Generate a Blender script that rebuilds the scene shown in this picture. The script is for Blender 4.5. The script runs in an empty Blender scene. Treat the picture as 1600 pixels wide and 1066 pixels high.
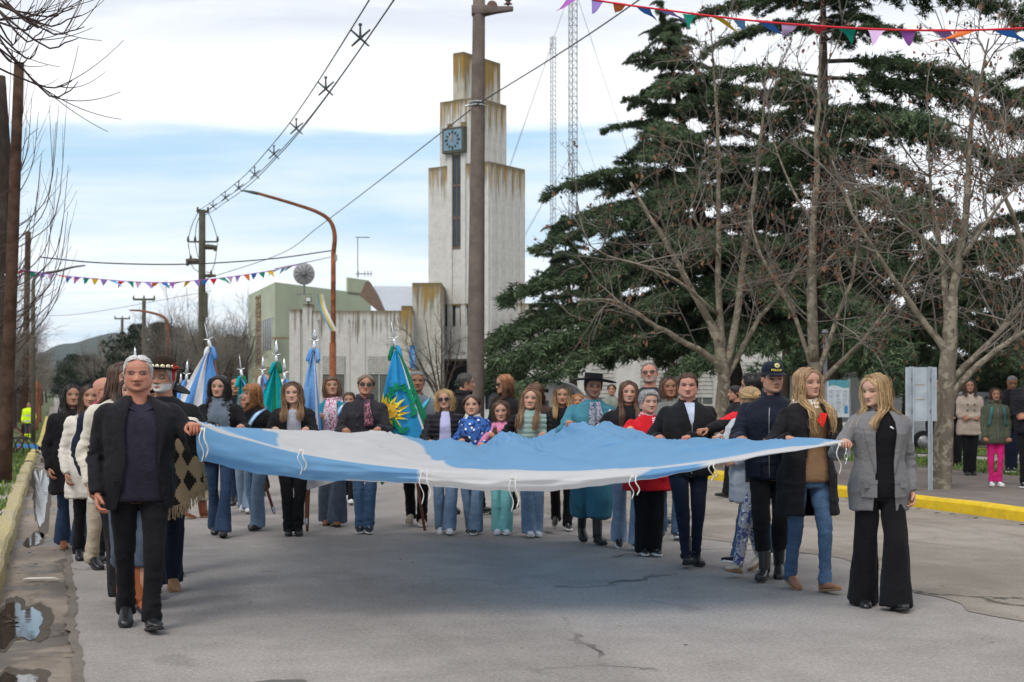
import bpy, math, random
import numpy as np
from mathutils import Vector, Matrix

R = math.radians
scene = bpy.context.scene
# ------------------------------------------------------------------ camera
CAMH, FPX = 1.55, 2222.0
cam_d = bpy.data.cameras.new("camera")
cam = bpy.data.objects.new("camera", cam_d)
scene.collection.objects.link(cam)
scene.camera = cam
cam.location = (0, 0, CAMH)
cam.rotation_euler = (R(90), 0, 0)
cam_d.sensor_width = 36.0
cam_d.lens = 50.0
cam_d.shift_y = 77 / 1600
cam_d.clip_start = 0.1
cam_d.clip_end = 9000
cam_d.dof.use_dof = True
cam_d.dof.focus_distance = 11.0
cam_d.dof.aperture_fstop = 4.0
# ------------------------------------------------------------------ light
SUN_EL, SUN_AZ = 50, 208
sun_d = bpy.data.lights.new("sun", 'SUN')
sun_d.energy = 1.4
sun_d.angle = R(24)
sun_d.color = (1.0, 0.965, 0.91)
sun = bpy.data.objects.new("sun", sun_d)
scene.collection.objects.link(sun)
_sd = Vector((math.sin(R(SUN_AZ)) * math.cos(R(SUN_EL)), math.cos(R(SUN_AZ)) * math.cos(R(SUN_EL)), math.sin(R(SUN_EL))))
sun.rotation_euler = _sd.to_track_quat('Z', 'Y').to_euler()
scene.view_settings.view_transform = 'Standard'
scene.view_settings.look = 'None'
scene.view_settings.exposure = 0.50
scene.view_settings.gamma = 1.0
scene.view_settings.use_curve_mapping = False
scene.cycles.max_bounces = 6
scene.cycles.diffuse_bounces = 3
scene.cycles.glossy_bounces = 2
scene.cycles.transmission_bounces = 3
scene.cycles.transparent_max_bounces = 6
scene.cycles.volume_bounces = 0
scene.cycles.use_denoising = True

class NT:
    """small node helper"""
    def __init__(self, tree):
        self.t = tree
        self.n = tree.nodes
        self.l = tree.links
    def add(self, typ, ins=None, **kw):
        nd = self.n.new(typ)
        for k, v in kw.items():
            setattr(nd, k, v)
        for k, v in (ins or {}).items():
            s = nd.inputs[k]
            if isinstance(v, bpy.types.NodeSocket):
                self.l.new(v, s)
            else:
                s.default_value = v
        return nd
    def math(self, op, a, b=0.0, c=0.0, clamp=False):
        nd = self.add('ShaderNodeMath', {0: a, 1: b, 2: c}, operation=op)
        nd.use_clamp = clamp
        return nd.outputs[0]
    def rng(self, v, a, b, c=0.0, d=1.0, smooth=True):
        nd = self.add('ShaderNodeMapRange', {0: v, 1: a, 2: b, 3: c, 4: d})
        nd.interpolation_type = 'SMOOTHSTEP' if smooth else 'LINEAR'
        return nd.outputs[0]
    def mix(self, f, a, b, mode='MIX'):
        nd = self.n.new('ShaderNodeMix')
        nd.data_type = 'RGBA'
        nd.blend_type = mode
        for s, v in ((nd.inputs[0], f), (nd.inputs[6], a), (nd.inputs[7], b)):
            if isinstance(v, bpy.types.NodeSocket):
                self.l.new(v, s)
            elif isinstance(v, (tuple, list)):
                s.default_value = tuple(v) + ((1,) if len(v) == 3 else ())
            else:
                s.default_value = v
        return nd.outputs[2]
    def noise(self, vec, scale, detail=4.0, rough=0.55, dist=0.0):
        nd = self.add('ShaderNodeTexNoise', {'Scale': scale, 'Detail': detail, 'Roughness': rough, 'Distortion': dist})
        if vec is not None:
            self.l.new(vec, nd.inputs['Vector'])
        return nd.outputs['Fac']
    def mapping(self, vec, scale=(1, 1, 1), loc=(0, 0, 0), rot=(0, 0, 0)):
        nd = self.add('ShaderNodeMapping', {'Vector': vec, 'Scale': scale, 'Location': loc, 'Rotation': rot})
        return nd.outputs[0]
    def coord(self, which='Object'):
        return self.add('ShaderNodeTexCoord').outputs[which]
    def xyz(self, vec):
        nd = self.add('ShaderNodeSeparateXYZ', {0: vec})
        return nd.outputs[0], nd.outputs[1], nd.outputs[2]

def world_setup():
    w = bpy.data.worlds.new("World")
    scene.world = w
    w.use_nodes = True
    t = w.node_tree
    t.nodes.clear()
    N = NT(t)
    S = 0.1
    sky = N.add('ShaderNodeTexSky')
    sky.sky_type = 'NISHITA'
    sky.sun_disc = False
    sky.sun_elevation = R(SUN_EL)
    sky.sun_rotation = R(SUN_AZ)
    sky.air_density = 1.0
    sky.dust_density = 1.6
    sky.ozone_density = 1.2
    d = N.coord('Generated')
    x, y, z = N.xyz(d)
    # perspective plane coordinates of a cloud deck
    zz = N.math('ADD', N.math('MAXIMUM', z, 0.0), 0.09)
    cx = N.math('DIVIDE', x, zz)
    cy = N.math('DIVIDE', y, zz)
    comb = N.add('ShaderNodeCombineXYZ', {0: cx, 1: cy, 2: 0.0}).outputs[0]
    n1 = N.noise(N.mapping(comb, (0.35, 0.9, 1), (3.1, 0.7, 0)), 1.0, 6, 0.55, 0.4)
    n2 = N.noise(N.mapping(comb, (1.2, 2.6, 1), (9.1, 4.7, 0)), 1.0, 6, 0.6, 0.5)
    nn = N.math('ADD', N.math('MULTIPLY', n1, 0.65), N.math('MULTIPLY', n2, 0.35))
    n3 = N.noise(N.mapping(comb, (.22, .5, 1), (1.1, 2.7, 0)), 1.0, 5, 0.6, 0.6)
    wob = N.math('ADD', N.math('MULTIPLY', N.math('SUBTRACT', n2, 0.5), 0.030), N.math('MULTIPLY', N.math('SUBTRACT', n3, 0.5), 0.04))
    zw = N.math('ADD', z, wob)
    # an open blue band low over the horizon, between two cloud banks
    lo = N.rng(zw, 0.080, 0.112)
    hi = N.rng(zw, 0.170, 0.186)
    band = N.math('MULTIPLY', lo, N.math('SUBTRACT', 1.0, hi))
    thin = N.rng(nn, 0.36, 0.66)           # thin streaks inside the band
    open_ = N.math('MULTIPLY', band, N.math('SUBTRACT', 1.0, N.math('MULTIPLY', thin, 0.6)))
    blue_low = N.math('MULTIPLY', N.rng(zw, 0.03, 0.13, 1, 0), N.rng(nn, 0.38, 0.66, 0.95, 0.10))
    open_ = N.math('MAXIMUM', open_, blue_low)
    rightfade = N.rng(x, 0.06, 0.16, 1.0, 0.12)
    open_ = N.math('MULTIPLY', open_, rightfade)
    # grey cloud underside higher up
    grey = N.math('MULTIPLY', N.rng(zw, 0.215, 0.255), N.rng(nn, 0.36, 0.62, 1.0, 0.0))
    white = (0.81 / S, 0.825 / S, 0.85 / S)
    greyc = (0.50 / S, 0.545 / S, 0.63 / S)
    cl = N.mix(grey, white, greyc)
    bl = N.mix(0.85, sky.outputs[0], (0.36 / S, 0.56 / S, 0.73 / S))
    bl = N.mix(N.rng(z, 0.03, 0.15, 0.55, 0.0), bl, (0.66 / S, 0.75 / S, 0.81 / S))
    col = N.mix(open_, cl, bl)
    bg = N.add('ShaderNodeBackground', {'Color': col, 'Strength': S})
    out = N.add('ShaderNodeOutputWorld', {'Surface': bg.outputs[0]})
world_setup()

# ------------------------------------------------------------------ geometry helpers
PENDING = []
def P(px, py, Y):
    """a point of the photograph at distance Y"""
    return np.array([(px - 800) / FPX * Y, Y, CAMH + (610 - py) / FPX * Y])
def ss(a, b, x):
    t = np.clip((np.asarray(x, float) - a) / (b - a), 0, 1)
    return t * t * (3 - 2 * t)
def gz(y):
    """the ground falls gently away from the camera"""
    return -0.65 * ss(26, 62, y)
DR = np.array([-0.307, 0.952])   # road direction
RR = np.array([0.952, 0.307])    # to the right of it
def SU(s, u, dz=0.0):
    x, y = RR * s + DR * u
    return np.array([x, y, float(gz(y)) + dz])
def Yfeet(py):
    Y = 10.0
    for _ in range(40):
        Y = (CAMH - float(gz(Y))) * FPX / (py - 610)
    return Y

def hashn(ix, iy, iz, seed):
    h = (ix * 374761393 + iy * 668265263 + iz * 2147483647 + seed * 1274126177) & 0xffffffff
    h = ((h ^ (h >> 13)) * 1274126177) & 0xffffffff
    h = h ^ (h >> 16)
    return (h & 0xffff) / 65535.0
def vnoise(p, seed=0):
    """value noise in [-1,1], p (n,3)"""
    p = np.asarray(p, float)
    i = np.floor(p).astype(np.int64)
    f = p - i
    f = f * f * (3 - 2 * f)
    out = 0
    for dx in (0, 1):
        for dy in (0, 1):
            for dz in (0, 1):
                w = (f[:, 0] if dx else 1 - f[:, 0]) * (f[:, 1] if dy else 1 - f[:, 1]) * (f[:, 2] if dz else 1 - f[:, 2])
                out = out + w * hashn(i[:, 0] + dx, i[:, 1] + dy, i[:, 2] + dz, seed)
    return out * 2 - 1

class Buf:
    def __init__(self):
        self.v = []; self.f = []; self.m = []; self.c = []; self.uv = []; self.n = 0
        self.hascol = False; self.hasuv = False
    def add(self, v, f, mat=0, col=None, uv=None):
        v = np.asarray(v, float).reshape(-1, 3)
        if not isinstance(f, np.ndarray):
            f = [np.asarray(q, int) for q in f] if len(f) and len(set(len(q) for q in f)) > 1 else np.asarray(f, int)
        fl = f if isinstance(f, list) else [f]
        if isinstance(f, list):
            by = {}
            for q in f: by.setdefault(len(q), []).append(q)
            fl = [np.array(b) for b in by.values()]
        for q in fl:
            if len(q) == 0: continue
            self.f.append(q + self.n); self.m.append(np.full(len(q), mat, int))
        self.v.append(v)
        if col is None: c = np.ones((len(v), 3))
        else:
            c = np.asarray(col, float)
            if c.ndim == 1: c = np.tile(c, (len(v), 1))
            self.hascol = True
        self.c.append(c)
        if uv is None: u = np.zeros((len(v), 2))
        else: u = np.asarray(uv, float); self.hasuv = True
        self.uv.append(u)
        self.n += len(v)
        return self
    def merge(self, o, mat=None):
        for i in range(len(o.f)):
            self.f.append(o.f[i] + self.n); self.m.append(o.m[i] if mat is None else np.full(len(o.f[i]), mat, int))
        self.v += o.v; self.c += o.c; self.uv += o.uv
        self.hascol |= o.hascol; self.hasuv |= o.hasuv
        self.n += o.n
        return self
    def verts(self):
        return np.concatenate(self.v) if self.v else np.zeros((0, 3))
    def xf(self, fn):
        self.v = [fn(v) for v in self.v]; return self
    def move(self, d):
        return self.xf(lambda v: v + np.asarray(d))
    def rotz(self, a):
        c, s = math.cos(a), math.sin(a)
        M = np.array([[c, -s, 0], [s, c, 0], [0, 0, 1]])
        return self.xf(lambda v: v @ M.T)
    def mesh(self, name, smooth=False):
        me = bpy.data.meshes.new(name)
        V = self.verts()
        nf = sum(len(f) for f in self.f)
        me.vertices.add(len(V)); me.vertices.foreach_set('co', V.ravel())
        loops = np.concatenate([f.ravel() for f in self.f]) if nf else np.zeros(0, int)
        sizes = np.concatenate([np.full(len(f), f.shape[1]) for f in self.f]) if nf else np.zeros(0, int)
        me.loops.add(len(loops)); me.loops.foreach_set('vertex_index', loops.astype(np.int32))
        me.polygons.add(nf)
        st = np.concatenate([[0], np.cumsum(sizes)[:-1]]) if nf else np.zeros(0)
        me.polygons.foreach_set('loop_start', st.astype(np.int32))
        me.polygons.foreach_set('loop_total', sizes.astype(np.int32))
        me.polygons.foreach_set('material_index', np.concatenate(self.m).astype(np.int32))
        me.polygons.foreach_set('use_smooth', np.full(nf, smooth))
        if self.hascol:
            a = me.color_attributes.new('Col', 'FLOAT_COLOR', 'POINT')
            C = np.concatenate(self.c); C = np.hstack([C, np.ones((len(C), 1))])
            a.data.foreach_set('color', C.ravel())
        if self.hasuv:
            ul = me.uv_layers.new(name='UVMap')
            U = np.concatenate(self.uv)[loops]
            ul.data.foreach_set('uv', U.ravel())
        me.update(calc_edges=True)
        me.validate()
        return me

def link(o):
    PENDING.append(o); return o
def setp(o, label=None, cat=None, group=None, kind=None):
    if label: o['label'] = label
    if cat: o['category'] = cat
    if group: o['group'] = group
    if kind: o['kind'] = kind
    return o
def obj(name, buf, mats, parent=None, smooth=False, **kw):
    me = buf.mesh(name, smooth) if isinstance(buf, Buf) else buf
    if not isinstance(mats, (list, tuple)): mats = [mats]
    if isinstance(buf, Buf) or not me.materials:
        for m in mats: me.materials.append(m)
    o = bpy.data.objects.new(name, me)
    if parent is not None: o.parent = parent
    link(o); setp(o, **kw)
    return o
def empty(name, loc=(0, 0, 0), rz=0.0, parent=None, **kw):
    o = bpy.data.objects.new(name, None)
    o.location = tuple(loc); o.rotation_euler = (0, 0, rz)
    o.empty_display_size = 0.2
    if parent is not None: o.parent = parent
    link(o); setp(o, **kw)
    return o

def box(b, c, s, mat=0, rz=0.0, col=None, taper=None, uvtop=None):
    """box centre c size s; uv = (horizontal run, distance below the top)"""
    hx, hy, hz = s[0] / 2, s[1] / 2, s[2] / 2
    v = np.array([[x, y, z] for z in (-hz, hz) for y in (-hy, hy) for x in (-hx, hx)], float)
    if taper is not None:
        v[4:, 0] *= taper[0]; v[4:, 1] *= taper[1]
    quads = [(0, 1, 5, 4), (1, 3, 7, 5), (3, 2, 6, 7), (2, 0, 4, 6), (4, 5, 7, 6), (2, 3, 1, 0)]
    V = []; F = []; U = []
    cz, sz = math.cos(rz), math.sin(rz)
    for qi, q in enumerate(quads):
        p = v[list(q)]
        h = p[:, 0] if qi in (0, 2, 4, 5) else p[:, 1]
        U.append(np.stack([h + qi * 1.37 + c[0] * .7, (hz - p[:, 2]) if uvtop is None else uvtop - (p[:, 2] + c[2])], 1))
        pr = np.stack([p[:, 0] * cz - p[:, 1] * sz, p[:, 0] * sz + p[:, 1] * cz, p[:, 2]], 1)
        V.append(pr + np.asarray(c)); F.append([qi * 4 + k for k in range(4)])
    b.add(np.concatenate(V), np.array(F), mat, col, np.concatenate(U))
    return b

def grid_faces(n, m, wrap=True):
    """n rings of m verts"""
    i = np.arange(n - 1)[:, None] * m
    j = np.arange(m if wrap else m - 1)[None, :]
    jn = (j + 1) % m
    return np.stack([i + j, i + jn, i + m + jn, i + m + j], -1).reshape(-1, 4)

def loft(b, C, A, B, seg=14, p=2.0, mat=0, col=None, caps=True):
    """rings at centres C with semi-axis vectors A and B"""
    C = np.asarray(C, float); A = np.asarray(A, float); B = np.asarray(B, float)
    th = np.arange(seg) * 2 * math.pi / seg
    ct, st = np.cos(th), np.sin(th)
    e = 2.0 / p
    ct = np.sign(ct) * np.abs(ct) ** e; st = np.sign(st) * np.abs(st) ** e
    V = C[:, None, :] + A[:, None, :] * ct[None, :, None] + B[:, None, :] * st[None, :, None]
    n = len(C)
    F = grid_faces(n, seg)
    V = V.reshape(-1, 3)
    if caps:
        V = np.vstack([V, C[0], C[-1]])
        k = n * seg
        j = np.arange(seg); jn = (j + 1) % seg
        T = np.concatenate([np.stack([jn, j, np.full(seg, k)], 1), np.stack([(n - 1) * seg + j, (n - 1) * seg + jn, np.full(seg, k + 1)], 1)])
        if col is not None and np.ndim(col) == 2:
            col = np.concatenate([np.repeat(col, seg, 0), col[:1], col[-1:]])
        s0 = b.n
        b.add(V, F, mat, col)
        b.f.append(T + s0); b.m.append(np.full(len(T), mat, int))
    else:
        if col is not None and np.ndim(col) == 2: col = np.repeat(col, seg, 0)
        b.add(V, F, mat, col)
    return b

def frames(pts):
    pts = np.asarray(pts, float)
    t = np.gradient(pts, axis=0)
    t /= np.linalg.norm(t, axis=1)[:, None] + 1e-9
    u = np.cross(t[0], [0, 0, 1.0])
    if np.linalg.norm(u) < 0.1: u = np.cross(t[0], [0, 1.0, 0])
    us = []
    for k in range(len(pts)):
        u = u - t[k] * np.dot(u, t[k])
        u /= np.linalg.norm(u) + 1e-9
        us.append(u)
    us = np.array(us)
    return t, us, np.cross(t, us)
def tube(b, pts, r, seg=8, mat=0, col=None, flat=1.0, caps=True, p=2.0, up=None):
    pts = np.asarray(pts, float)
    r = np.broadcast_to(np.asarray(r, float), (len(pts),))
    t, u, w = frames(pts)
    if up is not None:
        u = np.cross(t, np.asarray(up, float)); u /= np.linalg.norm(u, axis=1)[:, None] + 1e-9
        w = np.cross(t, u)
    return loft(b, pts, u * r[:, None], w * (r * flat)[:, None], seg, p, mat, col, caps)
def smooth_path(pts, n):
    """Catmull-Rom through pts"""
    pts = np.asarray(pts, float)
    if len(pts) < 3:
        t = np.linspace(0, 1, n)[:, None]
        return pts[0] * (1 - t) + pts[-1] * t
    q = np.vstack([2 * pts[0] - pts[1], pts, 2 * pts[-1] - pts[-2]])
    T = np.linspace(0, len(pts) - 1 - 1e-6, n)
    i = T.astype(int); f = (T - i)[:, None]
    a, b_, c, d = q[i], q[i + 1], q[i + 2], q[i + 3]
    return 0.5 * ((2 * b_) + (-a + c) * f + (2 * a - 5 * b_ + 4 * c - d) * f * f + (-a + 3 * b_ - 3 * c + d) * f ** 3)
def many_tubes(b, paths, rad, seg=4, flat=0.5, mat=0, cols=None):
    """paths (N,S,3), rad (N,S): open tapered tubes, vectorised; cols (N,S,3)"""
    N_, S_, _ = paths.shape
    t = np.gradient(paths, axis=1)
    t /= np.linalg.norm(t, axis=2, keepdims=True) + 1e-9
    ref = np.zeros_like(t); ref[..., 1] = 1.0; ref[..., 0] = 0.31
    u = np.cross(t, ref); u /= np.linalg.norm(u, axis=2, keepdims=True) + 1e-6
    w = np.cross(t, u)
    th = np.arange(seg) * 2 * math.pi / seg
    V = paths[:, :, None, :] + (u * rad[..., None])[:, :, None, :] * np.cos(th)[None, None, :, None] + (w * rad[..., None] * flat)[:, :, None, :] * np.sin(th)[None, None, :, None]
    F1 = grid_faces(S_, seg)
    F = (F1[None] + (np.arange(N_) * S_ * seg)[:, None, None]).reshape(-1, 4)
    c = None
    if cols is not None: c = np.repeat(cols.reshape(-1, 3), seg, 0)
    b.add(V.reshape(-1, 3), F, mat, c)
    return b
def lathe(b, prof, seg=24, mat=0, col=None, c=(0, 0, 0), sx=1, sy=1):
    """prof: list of (r,z)"""
    prof = np.asarray(prof, float)
    th = np.arange(seg) * 2 * math.pi / seg
    V = np.stack([prof[:, 0][:, None] * np.cos(th) * sx, prof[:, 0][:, None] * np.sin(th) * sy, np.repeat(prof[:, 1][:, None], seg, 1)], -1).reshape(-1, 3) + np.asarray(c)
    b.add(V, grid_faces(len(prof), seg), mat, col)
    return b
def strip(b, A, B, mat=0, col=None, uv=None):
    """ruled strip between two polylines"""
    A = np.asarray(A, float); B = np.asarray(B, float); n = len(A)
    V = np.vstack([A, B]); i = np.arange(n - 1)
    F = np.stack([i, i + 1, i + 1 + n, i + n], 1)
    b.add(V, F, mat, col, uv)
    return b

_rm_n = 0
def remesh(buf, voxel, smooth=3, fac=0.5):
    """voxel union of overlapping closed pieces -> (verts, quads)"""
    me = buf.mesh('tmp_union')
    o = bpy.data.objects.new('tmp_union', me)
    scene.collection.objects.link(o)
    m = o.modifiers.new('r', 'REMESH'); m.mode = 'VOXEL'; m.voxel_size = voxel; m.adaptivity = 0.0
    if smooth:
        s = o.modifiers.new('s', 'SMOOTH'); s.iterations = smooth; s.factor = fac
    dg = bpy.context.evaluated_depsgraph_get()
    ev = o.evaluated_get(dg)
    em = ev.to_mesh()
    V = np.empty(len(em.vertices) * 3); em.vertices.foreach_get('co', V); V = V.reshape(-1, 3)
    Nn = np.empty(len(em.vertices) * 3); em.vertices.foreach_get('normal', Nn); Nn = Nn.reshape(-1, 3)
    L = np.empty(len(em.loops), np.int32); em.loops.foreach_get('vertex_index', L)
    tot = np.empty(len(em.polygons), np.int32); em.polygons.foreach_get('loop_total', tot)
    st = np.empty(len(em.polygons), np.int32); em.polygons.foreach_get('loop_start', st)
    q = tot == 4
    F = L[st[q][:, None] + np.arange(4)]
    F3 = L[st[tot == 3][:, None] + np.arange(3)] if (tot == 3).any() else None
    ev.to_mesh_clear()
    bpy.data.objects.remove(o); bpy.data.meshes.remove(me)
    return V, F, Nn

# ------------------------------------------------------------------ materials
MATS = {}
def material(name, rough=0.85, spec=0.3):
    m = bpy.data.materials.new(name)
    m.use_nodes = True
    N = NT(m.node_tree)
    b = m.node_tree.nodes['Principled BSDF']
    b.inputs['Roughness'].default_value = rough
    b.inputs['Specular IOR Level'].default_value = spec
    return m, N, b
def setcol(N, b, c):
    if isinstance(c, bpy.types.NodeSocket): N.l.new(c, b.inputs['Base Color'])
    else: b.inputs['Base Color'].default_value = tuple(c)[:3] + (1,)
def bump(N, b, h, strength=0.3, dist=0.01):
    bp = N.add('ShaderNodeBump', {'Height': h, 'Strength': strength, 'Distance': dist})
    N.l.new(bp.outputs[0], b.inputs['Normal'])
def paint(name, col, rough=0.6, spec=0.4, var=0.12, scale=6.0, metal=0.0, bumpy=0.0):
    if name in MATS: return MATS[name]
    m, N, b = material(name, rough, spec)
    n = N.noise(N.coord(), scale, 5, 0.6)
    d = tuple(x * (1 - var * 1.6) for x in col)
    l = tuple(min(1, x * (1 + var)) for x in col)
    setcol(N, b, N.mix(N.rng(n, 0.3, 0.7), d, l))
    b.inputs['Metallic'].default_value = metal
    if bumpy: bump(N, b, N.noise(N.coord(), scale * 6, 4), bumpy, 0.01)
    MATS[name] = m
    return m
def cloth(name, col, rough=0.92, var=0.18, weave=900, sheen=0.03, col2=None, pattern=None):
    if name in MATS: return MATS[name]
    m, N, b = material(name, rough, 0.15)
    co = N.coord()
    n = N.noise(co, 9, 6, 0.65)
    base = N.mix(N.rng(n, 0.3, 0.7), tuple(x * (1 - var) for x in col), tuple(min(1, x * (1 + var)) for x in col))
    if pattern == 'denim':
        n2 = N.noise(co, 3.2, 3, 0.5)
        base = N.mix(N.rng(n2, 0.45, 0.7, 0, 0.55), base, tuple(min(1, x * 1.9 + .03) for x in col))
        n3 = N.noise(N.mapping(co, (260, 260, 60)), 1.0, 2)
        base = N.mix(N.math('MULTIPLY', N.rng(n3, .4, .65), .3), base, tuple(min(1, x * 2.2 + .05) for x in col))
    elif pattern == 'blotch':
        v = N.add('ShaderNodeTexVoronoi', {'Vector': N.mapping(co, (17, 17, 17)), 'Scale': 1.0})
        nn = N.noise(co, 22, 3, .6, 1.2)
        base = N.mix(N.rng(nn, .5, .54), base, col2)
        base = N.mix(N.rng(v.outputs['Distance'], .2, .24, 1, 0), base, (.75, .76, .8))
    elif pattern == 'check':
        x, y, z = N.xyz(co)
        a = N.math('SINE', N.math('MULTIPLY', x, 800)); c = N.math('SINE', N.math('MULTIPLY', z, 800))
        base = N.mix(N.rng(N.math('MULTIPLY', a, c), -.6, .9, .25, .75), base, col2)
    elif pattern == 'stripe':
        x, y, z = N.xyz(co)
        a = N.math('SINE', N.math('MULTIPLY', N.math('ADD', N.math('ADD', x, y), N.math('MULTIPLY', z, .4)), 260))
        base = N.mix(N.rng(a, -.1, .2), base, col2)
    elif pattern == 'melange':
        n4 = N.noise(co, 320, 3, .7)
        base = N.mix(N.rng(n4, .42, .6), base, col2)
    elif pattern == 'print':
        nn = N.noise(co, 26, 2, .5, 2.0)
        base = N.mix(N.rng(nn, .52, .55), base, col2)
        nn = N.noise(N.mapping(co, (1, 1, 1), (5, 3, 2)), 34, 2, .5, 1.5)
        base = N.mix(N.rng(nn, .6, .63), base, (.05, .05, .07))
    setcol(N, b, base)
    b.inputs['Sheen Weight'].default_value = sheen
    b.inputs['Sheen Roughness'].default_value = 0.5
    h = N.math('ADD', N.noise(co, 38, 4, .6), N.math('MULTIPLY', N.noise(co, weave * .5, 2), .35))
    wr = N.noise(N.mapping(co, (1, 1, 1.5)), 6.5, 3, .5, 1.4)
    wr = N.math('ABSOLUTE', N.math('SUBTRACT', wr, .5))
    bp1 = N.add('ShaderNodeBump', {'Height': N.math('SUBTRACT', 1.0, N.math('POWER', N.math('MULTIPLY', wr, 2.0), .6)), 'Strength': .28, 'Distance': .02})
    bp2 = N.add('ShaderNodeBump', {'Height': h, 'Strength': .5, 'Distance': .006, 'Normal': bp1.outputs[0]})
    N.l.new(bp2.outputs[0], b.inputs['Normal'])
    MATS[name] = m
    return m
def attr_mat(name, rough=0.5, spec=0.4, sss=0.0, var=0.0, scale=40, bumpy=0.0, aniso=0.0):
    if name in MATS: return MATS[name]
    m, N, b = material(name, rough, spec)
    a = N.add('ShaderNodeAttribute', attribute_name='Col')
    c = a.outputs['Color']
    if var:
        n = N.noise(N.coord(), scale, 4, .6)
        c = N.mix(N.rng(n, .3, .7, 0, 1), c, N.mix(1.0, c, (1 - var, 1 - var * 1.1, 1 - var * 1.15), 'MULTIPLY'))
    setcol(N, b, c)
    if sss:
        b.inputs['Subsurface Weight'].default_value = sss
        b.inputs['Subsurface Radius'].default_value = (1, .35, .2)
        b.inputs['Subsurface Scale'].default_value = 0.006
    if bumpy: bump(N, b, N.noise(N.coord(), scale * 3, 3), bumpy, 0.003)
    MATS[name] = m
    return m
SKIN = attr_mat('skin', 0.6, 0.25, 0.12, 0.10, 55, 0.25)
HAIR = attr_mat('hair', 0.5, 0.5, 0, 0.25, 60, 0.0)
# ================================================================== people
HEADZ = np.array([-.02, 0, .04, .1, .18, .28, .4, .5, .6, .7, .8, .88, .94, .98, 1.0])
HW = np.array([.05, .13, .19, .245, .28, .305, .325, .335, .342, .338, .312, .26, .185, .10, .0])
HF = np.array([.18, .31, .375, .395, .39, .395, .395, .385, .40, .395, .355, .285, .20, .11, .0])
HB = np.array([-.02, .02, .06, .12, .2, .29, .37, .42, .45, .455, .43, .365, .265, .155, .0])
def prof(x, tab): return np.interp(x, HEADZ, tab)
def head_point(phi, z, off=0.0, male=0.0):
    """phi 0 = front (-y), + to the person's left (+x)"""
    w = prof(z, HW) * (1 + .05 * male * ss(.4, .1, z)); f = prof(z, HF); bk = prof(z, HB)
    s, c = np.sin(phi), np.cos(phi)
    n = 2.25
    e = 2 / n
    sx = np.sign(s) * np.abs(s) ** e; cc = np.sign(c) * np.abs(c) ** e
    d = np.where(c > 0, f, bk)
    x = (w + off) * sx
    y = -(d + off) * cc
    return x, y
def G(x, z, cx, cz, sx, sz):
    return np.exp(-((x - cx) / sx) ** 2 - ((z - cz) / sz) ** 2)
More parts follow.
